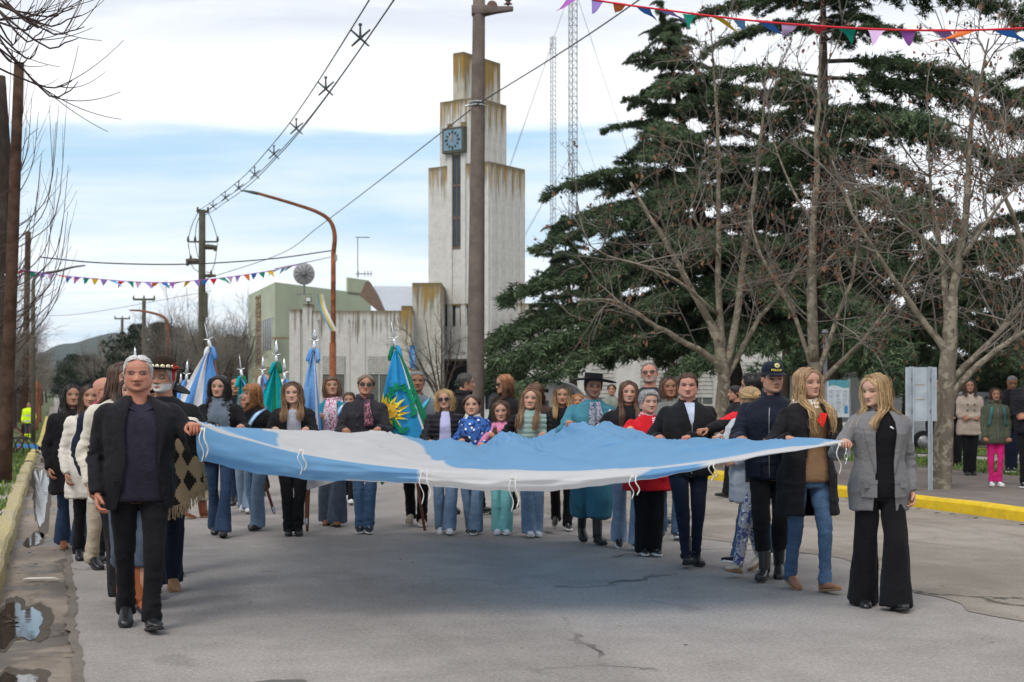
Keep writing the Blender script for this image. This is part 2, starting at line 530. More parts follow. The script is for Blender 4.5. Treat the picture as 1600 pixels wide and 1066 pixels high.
def build_head(skin, sp, hi):
    """verts in head units (chin z=0 crown z=1); returns Buf"""
    M = 96 if hi else 64
    K = 84 if hi else 54
    t = (np.arange(M) / M) * 2 - 1
    phi = math.pi * np.sign(t) * np.abs(t) ** 1.3
    zs = np.concatenate([np.linspace(-.02, .72, int(K * .78), endpoint=False), 0.72 + .28 * np.sin(np.linspace(0, math.pi / 2, K - int(K * .78)))])
    PH, Z = np.meshgrid(phi, zs)
    male = 1.0 if sp.get('sex') == 'm' else 0.0
    x, y = head_point(PH, Z, 0, male)
    rj = np.random.default_rng(sp['seed'] * 7 + 1); J = np.array(sp.get('J', rj.normal(0, 1, 12).clip(-1.6, 1.6)))
    x = x * (1 + .03 * J[0] * G(0, Z, 0, .15, 1, .2) + .02 * J[1])
    x = x * (1 + (.085 if sp.get('chubby') else 0) * G(0, Z, 0, .22, 1, .2) * 1.6)
    z = Z.copy()
    front = np.clip(np.cos(PH), 0, 1) ** .5 * (np.cos(PH) > 0)
    ax = np.abs(x)
    nz = np.interp(z + .012 * J[2], [.27, .30, .33, .36, .5, .56], [0, .02, .125, .13, .035, 0]) * (1.05 if male else .9) * (1 + .14 * J[3])
    nw = np.interp(z, [.3, .36, .55], [.07, .062, .04]) * (1 + .15 * J[4])
    mz = .211 + .010 * J[5]; mw = 1 + .14 * J[6]; mc = .012 * J[7]; exo = .152 + .008 * J[8]; bt = .022 * J[9]; eo = 1 + .25 * max(-1, J[10])
    d = nz * np.exp(-(x / nw) ** 2)
    d += .028 * G(ax, z, .068, .325, .028, .026)
    d -= .062 * G(ax, z, .15, .505, .08, .05)
    d += .030 * G(ax, z, .155, .495, .055, .03)
    d += (.022 if male else .008) * G(ax, z, .12, .575, .12, .03)
    d += .02 * G(ax, z, .2, .38, .08, .07)
    d -= .018 * G(ax, z, .26, .2, .07, .08) * (0 if sp.get('chubby') else 1)
    zm = z - mc * (ax / .1) ** 2
    d += .026 * G(x, zm, 0, mz + .02, .085 * mw, .018) + .03 * G(x, zm, 0, mz - .023, .075 * mw, .02) - .016 * G(x, zm, 0, mz, .1 * mw, .008)
    d -= .014 * G(x, z, 0, .14, .09, .025)
    d += .028 * G(x, z, 0, .06, .09, .05)
    d -= .01 * G(ax, z, .12, .27, .03, .05)
    if sp.get('old'):
        d -= .012 * G(ax - (.34 - z) * .25, z, .105, .27, .012, .06)
    y = y - d * front
    V = np.stack([x, y, z], -1).reshape(-1, 3)
    # colours; shade is painted into eye sockets, face creases and under the chin
    C = np.tile(np.array(skin), (len(V), 1)).reshape(K, M, 3)
    fm = (np.cos(PH) > .15)
    def blend(C, m, c, k=1.0):
        m = (m * k)[..., None]
        return C * (1 - m) + np.array(c) * m
    C = blend(C, np.where(fm, G(ax, z, .19, .37, .09, .07), 0), (skin[0] * 1.0, skin[1] * .68, skin[2] * .62), .45)
    C = blend(C, np.where(fm, G(x, z, 0, .33, .06, .05), 0), (skin[0] * 1.0, skin[1] * .7, skin[2] * .62), .4)
    C = blend(C, np.where(fm, G(ax, z, .155, .475, .08, .04), 0), (skin[0] * .52, skin[1] * .42, skin[2] * .40), .7)  # painted shade of the eye sockets
    br = sp.get('beard')
    if br:
        bc, bk = br
        mask = ss(.36, .26, z) * ss(.03, .16, ax + ss(.27, .2, z) * .2 + (z < .285) * .2) * fm + (z < .3) * (np.cos(PH) > -.35) * ss(.5, .8, np.abs(PH)) * ss(.55, .4, z) * 1.0
        C = blend(C, np.clip(mask, 0, 1), bc, bk)
    lip = sp.get('lip', (skin[0] * .72, skin[1] * .38, skin[2] * .36))
    lm = ss(1.15, .8, np.sqrt((x / (.10 * mw)) ** 2 + ((zm - mz) / .033) ** 2)) * fm
    C = blend(C, lm, lip, .9)
    C = blend(C, ss(1.2, .7, np.sqrt((x / (.1 * mw)) ** 2 + ((zm - mz) / .006) ** 2)) * fm, (.10, .03, .03), .8)
    bcol = sp.get('brow', (.07, .045, .03))
    bz = .578 + .01 * J[11] + bt * (ax - .15) / .1 * .5 + .02 * np.sin(np.clip((ax - .06) / .2, 0, 1) * math.pi) - .012 * ss(.2, .28, ax)
    bm = ss(.026, .012, np.abs(z - bz)) * ss(.055, .08, ax) * ss(.265, .225, ax) * fm
    C = blend(C, bm, bcol, .95 if male else .85)
    ex, ez = (ax - exo) / .068, (z - .494) / (.0155 * eo)
    em = ss(1.15, .85, np.sqrt(ex ** 2 + ez ** 2)) * fm
    C = blend(C, ss(1.7, 1.1, np.sqrt(ex ** 2 + ez ** 2)) * fm, (.06, .03, .02), .85)
    C = blend(C, em, (.19, .16, .145), .95)
    C = blend(C, np.where(fm, G(ax - (.30 - z) * .35, z, .115, .27, .014, .05), 0), (skin[0] * .62, skin[1] * .48, skin[2] * .45), .6 if (sp.get('old') or sp.get('chubby')) else .3)  # nasolabial fold shading painted into the skin, for depth
    C = blend(C, np.where(fm, G(x, z, 0, .155, .07, .014), 0), (skin[0] * .7, skin[1] * .6, skin[2] * .58), .45)  # painted shade in the crease below the lower lip
    C = blend(C, np.clip(ss(.06, -.01, z), 0, 1) * .8, (skin[0] * .8, skin[1] * .7, skin[2] * .68), .6)  # painted shade under the chin
    fb = vnoise(np.stack([x * 5, z * 5, 0 * x + sp['seed']], -1).reshape(-1, 3), 3).reshape(x.shape); C = C * (1 + .09 * fb[..., None] * [1, 1.2, 1.2])
    gx = sp.get('gaze', 0) * .02
    C = blend(C, ss(.046, .032, np.sqrt((ax - exo - np.sign(x) * gx) ** 2 + (np.maximum(np.abs(z - .499) , 0)) ** 2 + 9 * np.maximum(np.abs(z - .497) - .018 * eo, 0) ** 2)) * fm, (.035, .02, .012), 1)
    C = blend(C, ss(.012, .004, np.abs(z - .521 + .25 * (ax - .152) ** 2 / .06)) * ss(.09, .07, np.abs(ax - .155)) * fm, (.05, .025, .02), .8)
    C = blend(C, ss(.022, .012, np.sqrt((ax - .042) ** 2 + ((z - .302) * 1.3) ** 2)) * fm, (.12, .04, .03), .9)  # nostrils: shade of the openings painted dark
    b = Buf()
    b.add(V, grid_faces(K, M), 0, C.reshape(-1, 3))
    # ears
    for s in (-1, 1):
        n1, n2 = 10, 8
        u = np.linspace(0, 2 * math.pi, n1, endpoint=False)
        rr = np.array([1, .95, .8, .55, .35, .0])
        dep = np.array([-.02, .03, .045, .03, .018, .02])
        pts = []
        for r_, dd in zip(rr, dep):
            pts.append(np.stack([np.full(n1, s * (.335 + dd)), .03 + np.cos(u) * .058 * r_ + dd * .6, .46 + np.sin(u) * .098 * r_ + .0], 1))
        b.add(np.concatenate(pts), grid_faces(len(rr), n1), 0, np.array(skin) * (.95, .78, .72))
    return b

def hair_color(c, n, rng, spread=.5):
    k = 1 + spread * (rng.random((n, 1)) * 2 - 1)
    return np.clip(np.array(c) * k, 0, 1)
def build_hair(sp, rng, hi):
    st = sp['hair']; c1 = np.array(sp['hc']); c2 = np.array(sp.get('hc2', sp['hc']))
    b = Buf()
    if st == 'bald': return None
    M, K = 56, 40
    phi = np.linspace(-math.pi, math.pi, M, endpoint=False)
    zs = np.concatenate([np.linspace(.05, .75, 24, endpoint=False), .75 + .25 * np.sin(np.linspace(0, math.pi / 2, 16))])
    PH, Z = np.meshgrid(phi, zs)
    a = np.abs(PH)
    long_ = st in ('long', 'wavy', 'curly', 'bob', 'tied', 'bun', 'pony')
    if long_:
        hl = np.interp(a, [0, .5, .85, 1.15, 1.4, 2.0, 3.15], [.84, .82, .72, .52, .35, .1, .05])
        th = {'curly': .065, 'wavy': .035, 'tied': .022, 'bun': .025}.get(st, .02)
    else:
        hl = np.interp(a, [0, .45, .8, 1.05, 1.25, 1.5, 1.75, 2.0, 3.15], [sp.get('hl', .82), sp.get('hl2', .83), sp.get('hl3', .76), .60, .46, .56, .52, .22, .13])
        th = {'short': sp.get('hth', .036), 'crop': .014, 'shortcurly': .09}.get(st, .04)
        th = th * np.interp(zs, [0.1, .5, .8, 1], [.35, .6, 1, 1])[:, None]
    m = ss(0, .05, Z - hl)
    off = -.03 + (th + .03) * m
    x, y = head_point(PH, Z, off * 1.0)
    zz = Z + np.maximum(off, 0) * ss(.6, 1, Z) * 1.0
    V = np.stack([x, y, zz], -1).reshape(-1, 3)
    V += (vnoise(V * 16, 3)[:, None] * .012 + vnoise(V * 42, 4)[:, None] * .006) * (V - [0, 0, .5])
    C = hair_color(c1 * .8, len(V), rng, .25)
    b.add(V, grid_faces(K, M), 0, C)
    S_ = 20
    def locks(paths, rad, flat=.45, tip=True):
        n, S0, _ = paths.shape
        c = np.repeat(hair_color(c1, n, rng)[:, None, :], S0, 1)
        cc = np.repeat(hair_color(c2, n, rng)[:, None, :], S0, 1)
        w = ss(.25, .9, np.linspace(0, 1, S0))[None, :, None]
        cols = c * (1 - w) + cc * w
        prof_ = np.interp(np.linspace(0, 1, S0), [0, .1, .75, 1], [.4, 1, .9, .12])
        many_tubes(b, paths, rad[:, None] * prof_[None], 5, flat, 0, cols)
    if long_ and st not in ('tied', 'bun'):
        n = {'curly': 420, 'bob': 300}.get(st, 380)
        if not hi: n = int(n * .7)
        L = sp.get('hlen', 1.0)
        t = rng.random(n); side = np.where(rng.random(n) < .5, -1, 1)
        ph = np.interp(t, [0, .35, 1], [1.08, 1.55, math.pi]) + rng.normal(0, .06, n)
        ph = ph * side
        s = np.linspace(0, 1, S_)
        Lz = L * (1 + rng.normal(0, .07, n))
        total = 1.0 + Lz
        zc = 1.0 - total[:, None] * (s ** 1.8)[None]
        zq = np.clip(zc, .45, 1.0)
        lay = rng.random(n) * .035 + .01
        volm = {'curly': .065, 'wavy': .035}.get(st, .010)
        off = (lay + volm)[:, None] * ss(1.02, .7, zc)
        x, y = head_point(ph[:, None] + 0 * zq, zq, off)
        # parting offset near the crown
        top = ss(.85, 1.02, zc)
        x = x * (1 - top) + top * (.05 * side[:, None] + sp.get('part', 0) * .12)
        y = y + top * np.interp(t, [0, 1], [-.22, .22])[:, None]
        z3 = zc + (lay[:, None] * .5 + .018) * ss(.55, .9, zc)
        # fall: neck narrower, then over shoulders
        below = ss(.35, -.1, zc)
        inn = np.where(np.abs(ph) > 2.2, .8, .93)[:, None]
        x = x * (1 - below + below * inn * (1.0 if st != 'bob' else .95))
        fr = (np.abs(ph) < 1.62)[:, None]
        sh = ss(-.08, -.5, zc)
        bodyd = sp.get('_chest', .6)
        x = np.where(fr, x * (1 - sh) + sh * (np.sign(x) * (.30 + .12 * rng.random((n, 1)))), x * (1 + .25 * sh))
        y = np.where(fr, y * (1 - sh) - sh * (bodyd + .06 * rng.random((n, 1))), y * (1 - sh) + sh * (.52 + .05 * rng.random((n, 1))))
        wv = {'wavy': (.045, 9), 'curly': (.06, 17)}.get(st, (.008, 6))
        phs = rng.random((n, 1)) * 6.3
        amp = wv[0] * ss(.9, .3, zc)
        x = x + amp * np.sin(zc * wv[1] + phs); y = y + amp * .7 * np.cos(zc * wv[1] * .9 + phs)
        wob_ = rng.normal(0, .012, (n, S_, 3)); wob_ = np.cumsum(wob_, 1) * ss(.95, .2, zc)[..., None]
        x = x + wob_[..., 0]; y = y + wob_[..., 1]
        rad = np.where(rng.random(n) < .12, .35, 1) * (.018 + .016 * rng.random(n)) * (1.1 if st in ('wavy',) else 1) * (.85 if st == 'curly' else 1)
        locks(np.stack([x, y, z3], -1), rad)
        nf = 110 if hi else 50; ii = rng.integers(0, n, nf)
        fl = np.stack([x, y, z3], -1)[ii] + np.cumsum(rng.normal(0, .014, (nf, S_, 3)), 1) * ss(0, .5, s)[None, :, None]
        fl[..., :2] *= 1.03
        many_tubes(b, fl, np.full((nf, S_), .0045), 3, 1, 0, np.repeat(hair_color(c2 * 1.15, nf, rng)[:, None, :], S_, 1))
        # locks that frame the forehead
        n = 110
        side = np.where(rng.random(n) < .5, -1, 1)
        s = np.linspace(0, 1, 8)
        p0 = rng.random(n)
        phf = (.03 + s[None] * (1.02 + .25 * rng.random((n, 1)))) * side[:, None] + sp.get('part', 0) * .3 * (1 - s[None])
        zf = .985 - .125 * p0[:, None] - s[None] ** 1.7 * (.22 + .16 * p0[:, None])
        x, y = head_point(phf, np.clip(zf, .3, .985), .008 + .018 * rng.random((n, 1)) + 0 * zf)
        locks(np.stack([x, y, zf + .010 + .01 * rng.random((n, 1))], -1), np.full(n, .016))
    elif st in ('tied', 'bun'):
        n = 90
        s = np.linspace(0, 1, 10)
        ph0 = (rng.random(n) * 2 - 1) * 1.35
        phf = ph0[:, None] + (math.pi * np.sign(ph0)[:, None] - ph0[:, None]) * s[None] ** 1.1
        zf = .9 - np.abs(ph0)[:, None] * .28 + (.5 - (.9 - np.abs(ph0)[:, None] * .28)) * s[None] ** 1.5
        x, y = head_point(phf, np.clip(zf, .1, .98), .035 + .03 * rng.random((n, 1)) + 0 * zf)
        locks(np.stack([x, y, zf], -1), np.full(n, .035))
        if st == 'bun':
            n = 60
            a0 = rng.random((n, 1)) * 6.3; s = np.linspace(0, 1, 9)[None]
            aa = a0 + s * 4; el = (rng.random((n, 1)) - .5) * 2.6
            r = .17
            x = r * np.cos(el) * np.cos(aa); z = .62 + r * np.cos(el) * np.sin(aa); y = .5 + r * .8 * np.sin(el) + 0 * aa
            locks(np.stack([x, y, z], -1), np.full(n, .035))
        else:
            n = 40; s = np.linspace(0, 1, 9)[None]
            x = (rng.random((n, 1)) - .5) * .16 + 0 * s; y = .5 + .1 * np.sin(s * 3) + (rng.random((n, 1)) - .5) * .1; z = .5 - s * .8 + 0 * x
            locks(np.stack([x, y, z], -1), np.full(n, .03))
    else:
        n = {'short': 950, 'crop': 420, 'shortcurly': 600}[st]
        s = np.linspace(0, 1, 5)
        ph0 = (rng.random(n) * 2 - 1) * math.pi
        hln = np.interp(np.abs(ph0), [0, .45, .8, 1.05, 1.25, 1.5, 1.75, 2.0, 3.15], [sp.get('hl', .82), sp.get('hl2', .83), sp.get('hl3', .76), .60, .46, .58, .54, .24, .15])
        z0 = hln + rng.random(n) ** .8 * (1.0 - hln) * .98
        ln = {'short': .20, 'crop': .06, 'shortcurly': .14}[st]
        dph = np.where(np.abs(ph0) < 1.2, np.sign(ph0 + .001) * .9, .25 * np.sign(ph0)) * ln * 2
        phf = ph0[:, None] + dph[:, None] * s
        zf = z0[:, None] - s[None] * ln * np.where(z0 > .8, .15, .9)[:, None]
        lift = th.mean() if np.ndim(th) else th
        offs = (lift * .5 + .012 + (.012 if st != 'shortcurly' else .03) * np.sin(s * 3)[None] * (1 if st != 'crop' else .3) + .012 * rng.random((n, 1)))
        x, y = head_point(phf, np.clip(zf, .1, .995), offs)
        zo = zf + offs * ss(.6, 1, zf)
        pth = np.stack([x, y, zo], -1)
        if st == 'shortcurly':
            q = rng.random((n, 1)) * 6.3
            pth[..., 0] += .035 * np.sin(s * 9 + q); pth[..., 2] += .035 * np.cos(s * 9 + q); pth[..., 1] += .03 * np.sin(s * 7 + q * 2)
        locks(pth, np.full(n, {'short': .013, 'crop': .008, 'shortcurly': .017}[st]))
    if sp.get('fringe'):
        n = 60; s = np.linspace(0, 1, 7)
        p0 = (rng.random((n, 1)) * 2 - 1) * .85
        zf = .98 - s[None] * (.98 - sp['fringe'] - .03 * rng.random((n, 1)))
        x, y = head_point(p0 * (.35 + .65 * s[None]), np.clip(zf, .3, .985), .05 + .02 * np.sin(s * 3)[None] + 0 * zf)
        locks(np.stack([x, y, zf + .03], -1), np.full(n, .036))
    return b

def hand(b, W, d, nrm, side, k, curl, skin, grip=False):
    """palm and five fingers; W wrist, d forward dir, nrm back-of-hand normal"""
    d = d / np.linalg.norm(d); nrm = nrm - d * np.dot(nrm, d); nrm /= np.linalg.norm(nrm)
    x = np.cross(d, nrm) * side            # towards the thumb
    C = np.array([W - d * .015, W + d * .01, W + d * .045, W + d * .085, W + d * .1]) if k == 1 else None
    C = np.array([W + d * t * k for t in (-.02, .01, .045, .08, .095)])
    wd = np.array([.024, .027, .038, .04, .034]) * k; th = np.array([.018, .018, .016, .014, .010]) * k
    loft(b, C, x * wd[:, None], nrm * th[:, None], 10, 2.6, 0, np.array(skin) * (1, .93, .9))
    ln = [.074, .082, .077, .060]
    for i in range(4):
        base = W + d * (.085 - .006 * (i == 3)) * k + x * (.029 - .0195 * i) * k
        pts = [base]; dr = d + x * (.10 - .07 * i) * (1 - curl); ang = 0
        segs = np.array([.45, .3, .25]) * ln[i] * k
        p = base.copy()
        for j, sg in enumerate(segs):
            ang += curl * (1.25, 1.35, .8)[j] + .1 + .05 * i * (1 - curl)
            v = dr / np.linalg.norm(dr) * math.cos(ang) - nrm * math.sin(ang)
            p = p + v * sg; pts.append(p.copy())
        pts = smooth_path(pts, 7)
        tube(b, pts, np.array([.0085, .0095, .0088, .0088, .008, .0072, .0045]) * k, 6, 0, np.array(skin) * (1, .86, .82))
    base = W + d * .022 * k + x * .026 * k
    v1 = d * .55 + x * (.75 - .3 * curl) - nrm * (.25 + .5 * curl)
    v2 = d * .85 + x * (.3 - .9 * curl) - nrm * (.25 + .5 * curl)
    v1 /= np.linalg.norm(v1); v2 /= np.linalg.norm(v2)
    pts = smooth_path([base, base + v1 * .04 * k, base + v1 * .04 * k + v2 * .032 * k, base + v1 * .04 * k + v2 * .058 * k], 7)
    tube(b, pts, np.array([.013, .0125, .011, .0105, .0098, .0085, .005]) * k, 7, 0, np.array(skin) * (1, .88, .84))

def ik(A, T, l1, l2, pole):
    v = T - A; D = np.linalg.norm(v); D2 = min(D, (l1 + l2) * .995)
    v = v / D; T = A + v * D2
    a = (l1 * l1 - l2 * l2 + D2 * D2) / (2 * D2)
    h = math.sqrt(max(l1 * l1 - a * a, 0))
    pole = pole - v * np.dot(pole, v); pole /= np.linalg.norm(pole) + 1e-9
    return A + v * a + pole * h, T

def torso_tab(sp):
    m = sp.get('sex') == 'm'; ch = sp.get('child')
    z = np.array([.46, .50, .53, .58, .63, .69, .745, .785, .812, .836, .854])
    if m:
        a = np.array([.088, .094, .096, .092, .088, .094, .103, .104, .092, .058, .034])
        bb = np.array([.060, .066, .068, .066, .064, .068, .070, .064, .052, .042, .034])
    elif ch:
        a = np.array([.085, .09, .09, .084, .080, .083, .088, .088, .078, .050, .032])
        bb = np.array([.055, .06, .06, .058, .056, .058, .058, .056, .046, .038, .032])
    else:
        a = np.array([.096, .102, .102, .090, .079, .082, .090, .091, .081, .050, .030])
        bb = np.array([.060, .066, .068, .060, .055, .060, .071, .062, .050, .040, .030])
    f = sp.get('fat', 1.0) * 1.07
    fz = np.interp(z, [.46, .6, .7, .8, .85], [1, 1, 1, .5, 0])
    a = a * (1 + (f - 1) * fz); bb = bb * (1 + (f - 1) * fz * 1.2)
    cy = np.interp(z, [.46, .53, .63, .75, .82, .852], [.006, .006, -.002, -.004, .004, .008])
    bl = sp.get('belly', 0)
    bb = bb + bl * np.exp(-((z - .62) / .07) ** 2); cy = cy - bl * .7 * np.exp(-((z - .62) / .07) ** 2)
    return z, a, bb, cy

def fold(V, Nn, seed, amp, zs=None, freq=(11, 11, 5), rf=(9, 9, 15)):
    n = vnoise(V * np.array(freq), seed) * .6 + vnoise(V * np.array([26, 26, 13]), seed + 1) * .3
    r = 1 - 2 * np.abs(vnoise(V * np.array(rf) + 5, seed + 2))
    return V + Nn * (amp * (n * .8 + r * .55))[:, None]

SHOE_T = np.array([0, .06, .2, .4, .6, .78, .9, .97, 1.0])
def shoe(par, A, pitch, yaw, k, kind, mat, sole, name, hi):
    """A ankle ground point; built along -y"""
    b = Buf()
    L = .275 * k
    hw = np.array([.018, .030, .034, .035, .042, .045, .038, .024, .008]) * k
    top = np.array([.05, .075, .088, .080, .062, .052, .044, .036, .02]) * k
    lift = .022 * k if kind != 'sneaker' else .028 * k
    if kind == 'heel': lift = .03 * k
    y = .075 * k - SHOE_T * L
    C = np.stack([0 * y, y, (top + lift) / 2], 1)
    loft(b, C, np.stack([hw, 0 * hw, 0 * hw], 1), np.stack([0 * hw, 0 * hw, (top - lift) / 2 + .004], 1), 14, 2.5, 0)
    hs = hw + .004 * k
    C = np.stack([0 * y, y + (SHOE_T - .5) * .006, np.full(len(y), lift / 2)], 1)
    loft(b, C, np.stack([hs, 0 * hs, 0 * hs], 1), np.stack([0 * hs, 0 * hs, np.full(len(y), lift / 2)], 1), 14, 6, 1)
    sh = {'boot': .24, 'ankle': .13, 'tallboot': .36}.get(kind, .10)
    r = .05 * k if kind in ('boot', 'tallboot') else .042 * k
    zz = np.linspace(.05, sh * k, 7)
    loft(b, np.stack([0 * zz, .02 * k + 0 * zz, zz], 1), np.tile([r, 0, 0], (7, 1)) * np.linspace(.85, 1.05, 7)[:, None], np.tile([0, r * 1.15, 0], (7, 1)) * np.linspace(1.1, 1.0, 7)[:, None], 14, 2.2, 0)
    if kind in ('sneaker', 'boot', 'ankle', 'lace'):
        for i in range(5):
            t = .42 + i * .06
            zt = np.interp(1 - t, 1 - SHOE_T[::-1], top[::-1]) if False else np.interp(t, SHOE_T, top)
            yy = .075 * k - t * L
            tube(b, [[-.022 * k, yy, zt - .006], [0, yy - .004, zt + .004], [.022 * k, yy + .004, zt - .006]], .0028 * k, 4, 2 if kind == 'sneaker' else 1)
    c, s = math.cos(pitch), math.sin(pitch)
    def f(v):
        yv, zv = v[:, 1] + .14 * k, v[:, 2]
        y2 = yv * c - zv * s; z2 = yv * s + zv * c
        return np.stack([v[:, 0], y2 - .14 * k, z2], 1)
    b.xf(f); b.rotz(yaw); b.move(A)
    return obj(name, b, [mat, sole, MATS.get('lace_white') or mat], par, True)

def person(sp):
    rng = np.random.default_rng(sp['seed'])
    H = sp['H']; k = H / 1.72
    Y = sp['Y'] if 'Y' in sp else Yfeet(sp['py'])
    X = (sp['px'] - 800) / FPX * Y
    Z0 = float(gz(Y)) + sp.get('z', 0)
    yaw = R(sp.get('yaw', 12))
    root = empty('person', (X, Y, Z0), yaw, None, label=sp['label'], cat='person', group=sp.get('group'))
    hi = sp.get('hi', False)
    m = sp.get('sex') == 'm'; ch = sp.get('child', False)
    skin = np.array(sp.get('skin', (.56, .33, .24)))
    vox = .011 if hi else (.015 if Y < 20 else .022)
    def loc(t):      # world -> local
        t = np.asarray(t, float) - [X, Y, Z0]
        c, s = math.cos(-yaw), math.sin(-yaw)
        return np.array([t[0] * c - t[1] * s, t[0] * s + t[1] * c, t[2]])
    tz, ta, tb, tc = torso_tab(sp)
    shw = (.112 if m else .103) * H * sp.get('shw', 1)
    shz = .790 * H
    l1, l2 = .168 * H, .145 * H
    # ---- arms
    arms = {}
    for s, key in ((1, 'L'), (-1, 'R')):
        S = np.array([s * shw, .004 * H, shz])
        a = sp.get(key, 'hang')
        curl = .35
        if isinstance(a, str) and a == 'hang':
            T = np.array([s * (shw + .055 * k), -.02 - rng.random() * .08, .495 * H])
            pole = np.array([s * .3, 1, 0.]); hd = np.array([0, -.12, -1.]); hn = np.array([s * 1., .25, 0])
        elif isinstance(a, str) and a == 'fold':
            T = np.array([-s * .03, -.16 * k - .02 * (s > 0), .60 * H]); pole = np.array([s * 1., .3, -.6]); hd = np.array([-s * 1, -.1, -.1]); hn = np.array([0, -1., .2])
        elif isinstance(a, str) and a == 'back':
            T = np.array([s * (shw + .06 * k), .14 * k, .50 * H]); pole = np.array([s * .3, 1, 0.]); hd = np.array([0, .2, -1.]); hn = np.array([s * 1., .25, 0])
        else:
            T = loc(P(*a)) if len(a) == 3 else loc(a[:3])
            if (isinstance(a, (tuple, list)) and sp.get('pocket')):
                pass
            pole = np.array([s * .55, .35, -1.])
            vv = T - S; hd = np.array([vv[0] * .6, vv[1], -.02]); hn = np.array([0, 0, 1.]) ; curl = .78
            hd = hd / (np.linalg.norm(hd) + 1e-9)
            T = T - hd * .075 * k + np.array([0, 0, .012])
        E, W = ik(S, T, l1, l2, pole)
        if isinstance(a, str) and a == 'hang':
            hd = (W - E) / np.linalg.norm(W - E) + np.array([0, -.12, 0])
        arms[s] = (S, E, W, hd, hn, curl)
    # ---- legs
    hipz = .515 * H; hx = .052 * H * sp.get('fat', 1) ** .5
    st = sp.get('step', (.16, -.16)); lf = sp.get('lift', (0, 0)); stance = sp.get('stance', .075)
    legs = {}
    for i, s in enumerate((1, -1)):
        f = st[i]
        lift = lf[i]
        A = np.array([s * stance * k, -f * k, .072 * k + lift])
        pit = 0.0
        if f < -.05: pit = -(.10 + min(.35, -f * 1.0)); A[2] += .02 * k
        if f > .12: pit = .18; A[2] += .0
        if lift > .02: pit = .2
        Hp = np.array([s * hx, .004 * H, hipz])
        K_, A2 = ik(Hp, A, .245 * H, .225 * H, np.array([s * .08, -1., 0]))
        legs[s] = (Hp, K_, A2, pit)
    # ---- body: one mesh
    u = Buf()
    r0 = .8
    loft(u, np.stack([0 * tz, tc * H, tz * H], 1), np.stack([ta * H * r0, 0 * ta, 0 * ta], 1), np.stack([0 * tb, tb * H * r0, 0 * tb], 1), 16, 2.3)
    for s in (1, -1):
        S, E, W, hd, hn, cu = arms[s]
        tube(u, smooth_path([S - [s * .04, 0, 0], S, E, W, W + (W - E) * .02], 12), np.interp(np.linspace(0, 1, 12), [0, .3, .6, 1], [.030, .030, .026, .022]) * k, 10)
        Hp, K_, A2, pit = legs[s]
        tube(u, smooth_path([Hp, K_, A2], 10), np.interp(np.linspace(0, 1, 10), [0, .5, .62, .75, 1], [.055, .034, .032, .034, .028]) * k, 10)
    V, F, Nn = remesh(u, max(vox, .016) if not sp.get('bare') else vox, 2)
    body = Buf(); body.add(V, F, 0, skin * (1, .95, .92))
    hh = (.150 if ch else (.129 if m else .130)) * H * sp.get('hs', 1)
    lean = sp.get('nod', 0)
    hy = R(sp.get('hyaw', -sp.get('yaw', 12) * .8) + rng.normal(0, 7)); hp = R(sp.get('nod', 0) + rng.normal(0, 3.5)); sp.setdefault('roll', rng.normal(0, 3.5))
    piv = np.array([0, .008 * H, .862 * H])
    headz = H - hh          # chin height
    chinoff = np.array([0, -.012 * H, headz - .862 * H])
    def hx_(v):
        v = v * np.array([hh * 1.07, hh * 1.02, hh]) + chinoff
        y, z = v[:, 1] - .0, v[:, 2]
        c, s = math.cos(hp), math.sin(hp)
        # positive nod looks down
        y2 = y * c + z * s * -1 * -1 * -1; z2 = y * s + z * c
        v = np.stack([v[:, 0], y * c - z * s * 1, y * s + z * c], 1)
        ro = R(sp.get('roll', 0))
        v = np.stack([v[:, 0] * math.cos(ro) - v[:, 2] * math.sin(ro), v[:, 1], v[:, 0] * math.sin(ro) + v[:, 2] * math.cos(ro)], 1)
        c, s = math.cos(hy), math.sin(hy)
        return np.stack([v[:, 0] * c - v[:, 1] * s, v[:, 0] * s + v[:, 1] * c, v[:, 2]], 1) + piv
    hb = build_head(skin, sp, hi).xf(hx_)
    # neck reaches into the jaw
    ntop = hx_(np.array([[0, .05, .26]]))[0]
    nr = (.037 if m else .031) * H * (1.13 if sp.get('chubby') else 1.04) * (.9 if ch else 1)
    nb = Buf()
    path = smooth_path([[0, .012 * H, .80 * H], [0, .010 * H, .845 * H], (ntop + [0, .01 * H, .86 * H]) / 2, ntop], 9)
    tube(nb, path, np.interp(np.linspace(0, 1, 9), [0, .3, .6, 1], [1.35, 1.05, .95, .98]) * nr, 18, 0, skin * (.97, .9, .87), caps=False, up=(0, 1, 0))
    body.merge(nb); body.merge(hb)
    for s in (1, -1):
        S, E, W, hd, hn, cu = arms[s]
        hand(body, W, hd, hn, s * -1 if False else s, k * (1 if m else .92), cu, skin)
    obj('body', body, SKIN, root, True)
    # ---- hair
    sp['_chest'] = (np.interp(.74, tz, tb) * H + .035) / hh
    hb = build_hair(sp, rng, hi)
    if hb is not None:
        obj('hair', hb.xf(hx_), HAIR, root, True)
    # ---- trousers
    tr = sp.get('legs', 'straight'); tm = sp['tm']
    ru = Buf(); ez = .010 * k
    pz = np.array([.465, .49, .53, .57, .60]); pa = np.interp(pz, tz, ta) * H + ez; pb = np.interp(pz, tz, tb) * H + ez; pc = np.interp(pz, tz, tc) * H
    fatk = sp.get('fat', 1)
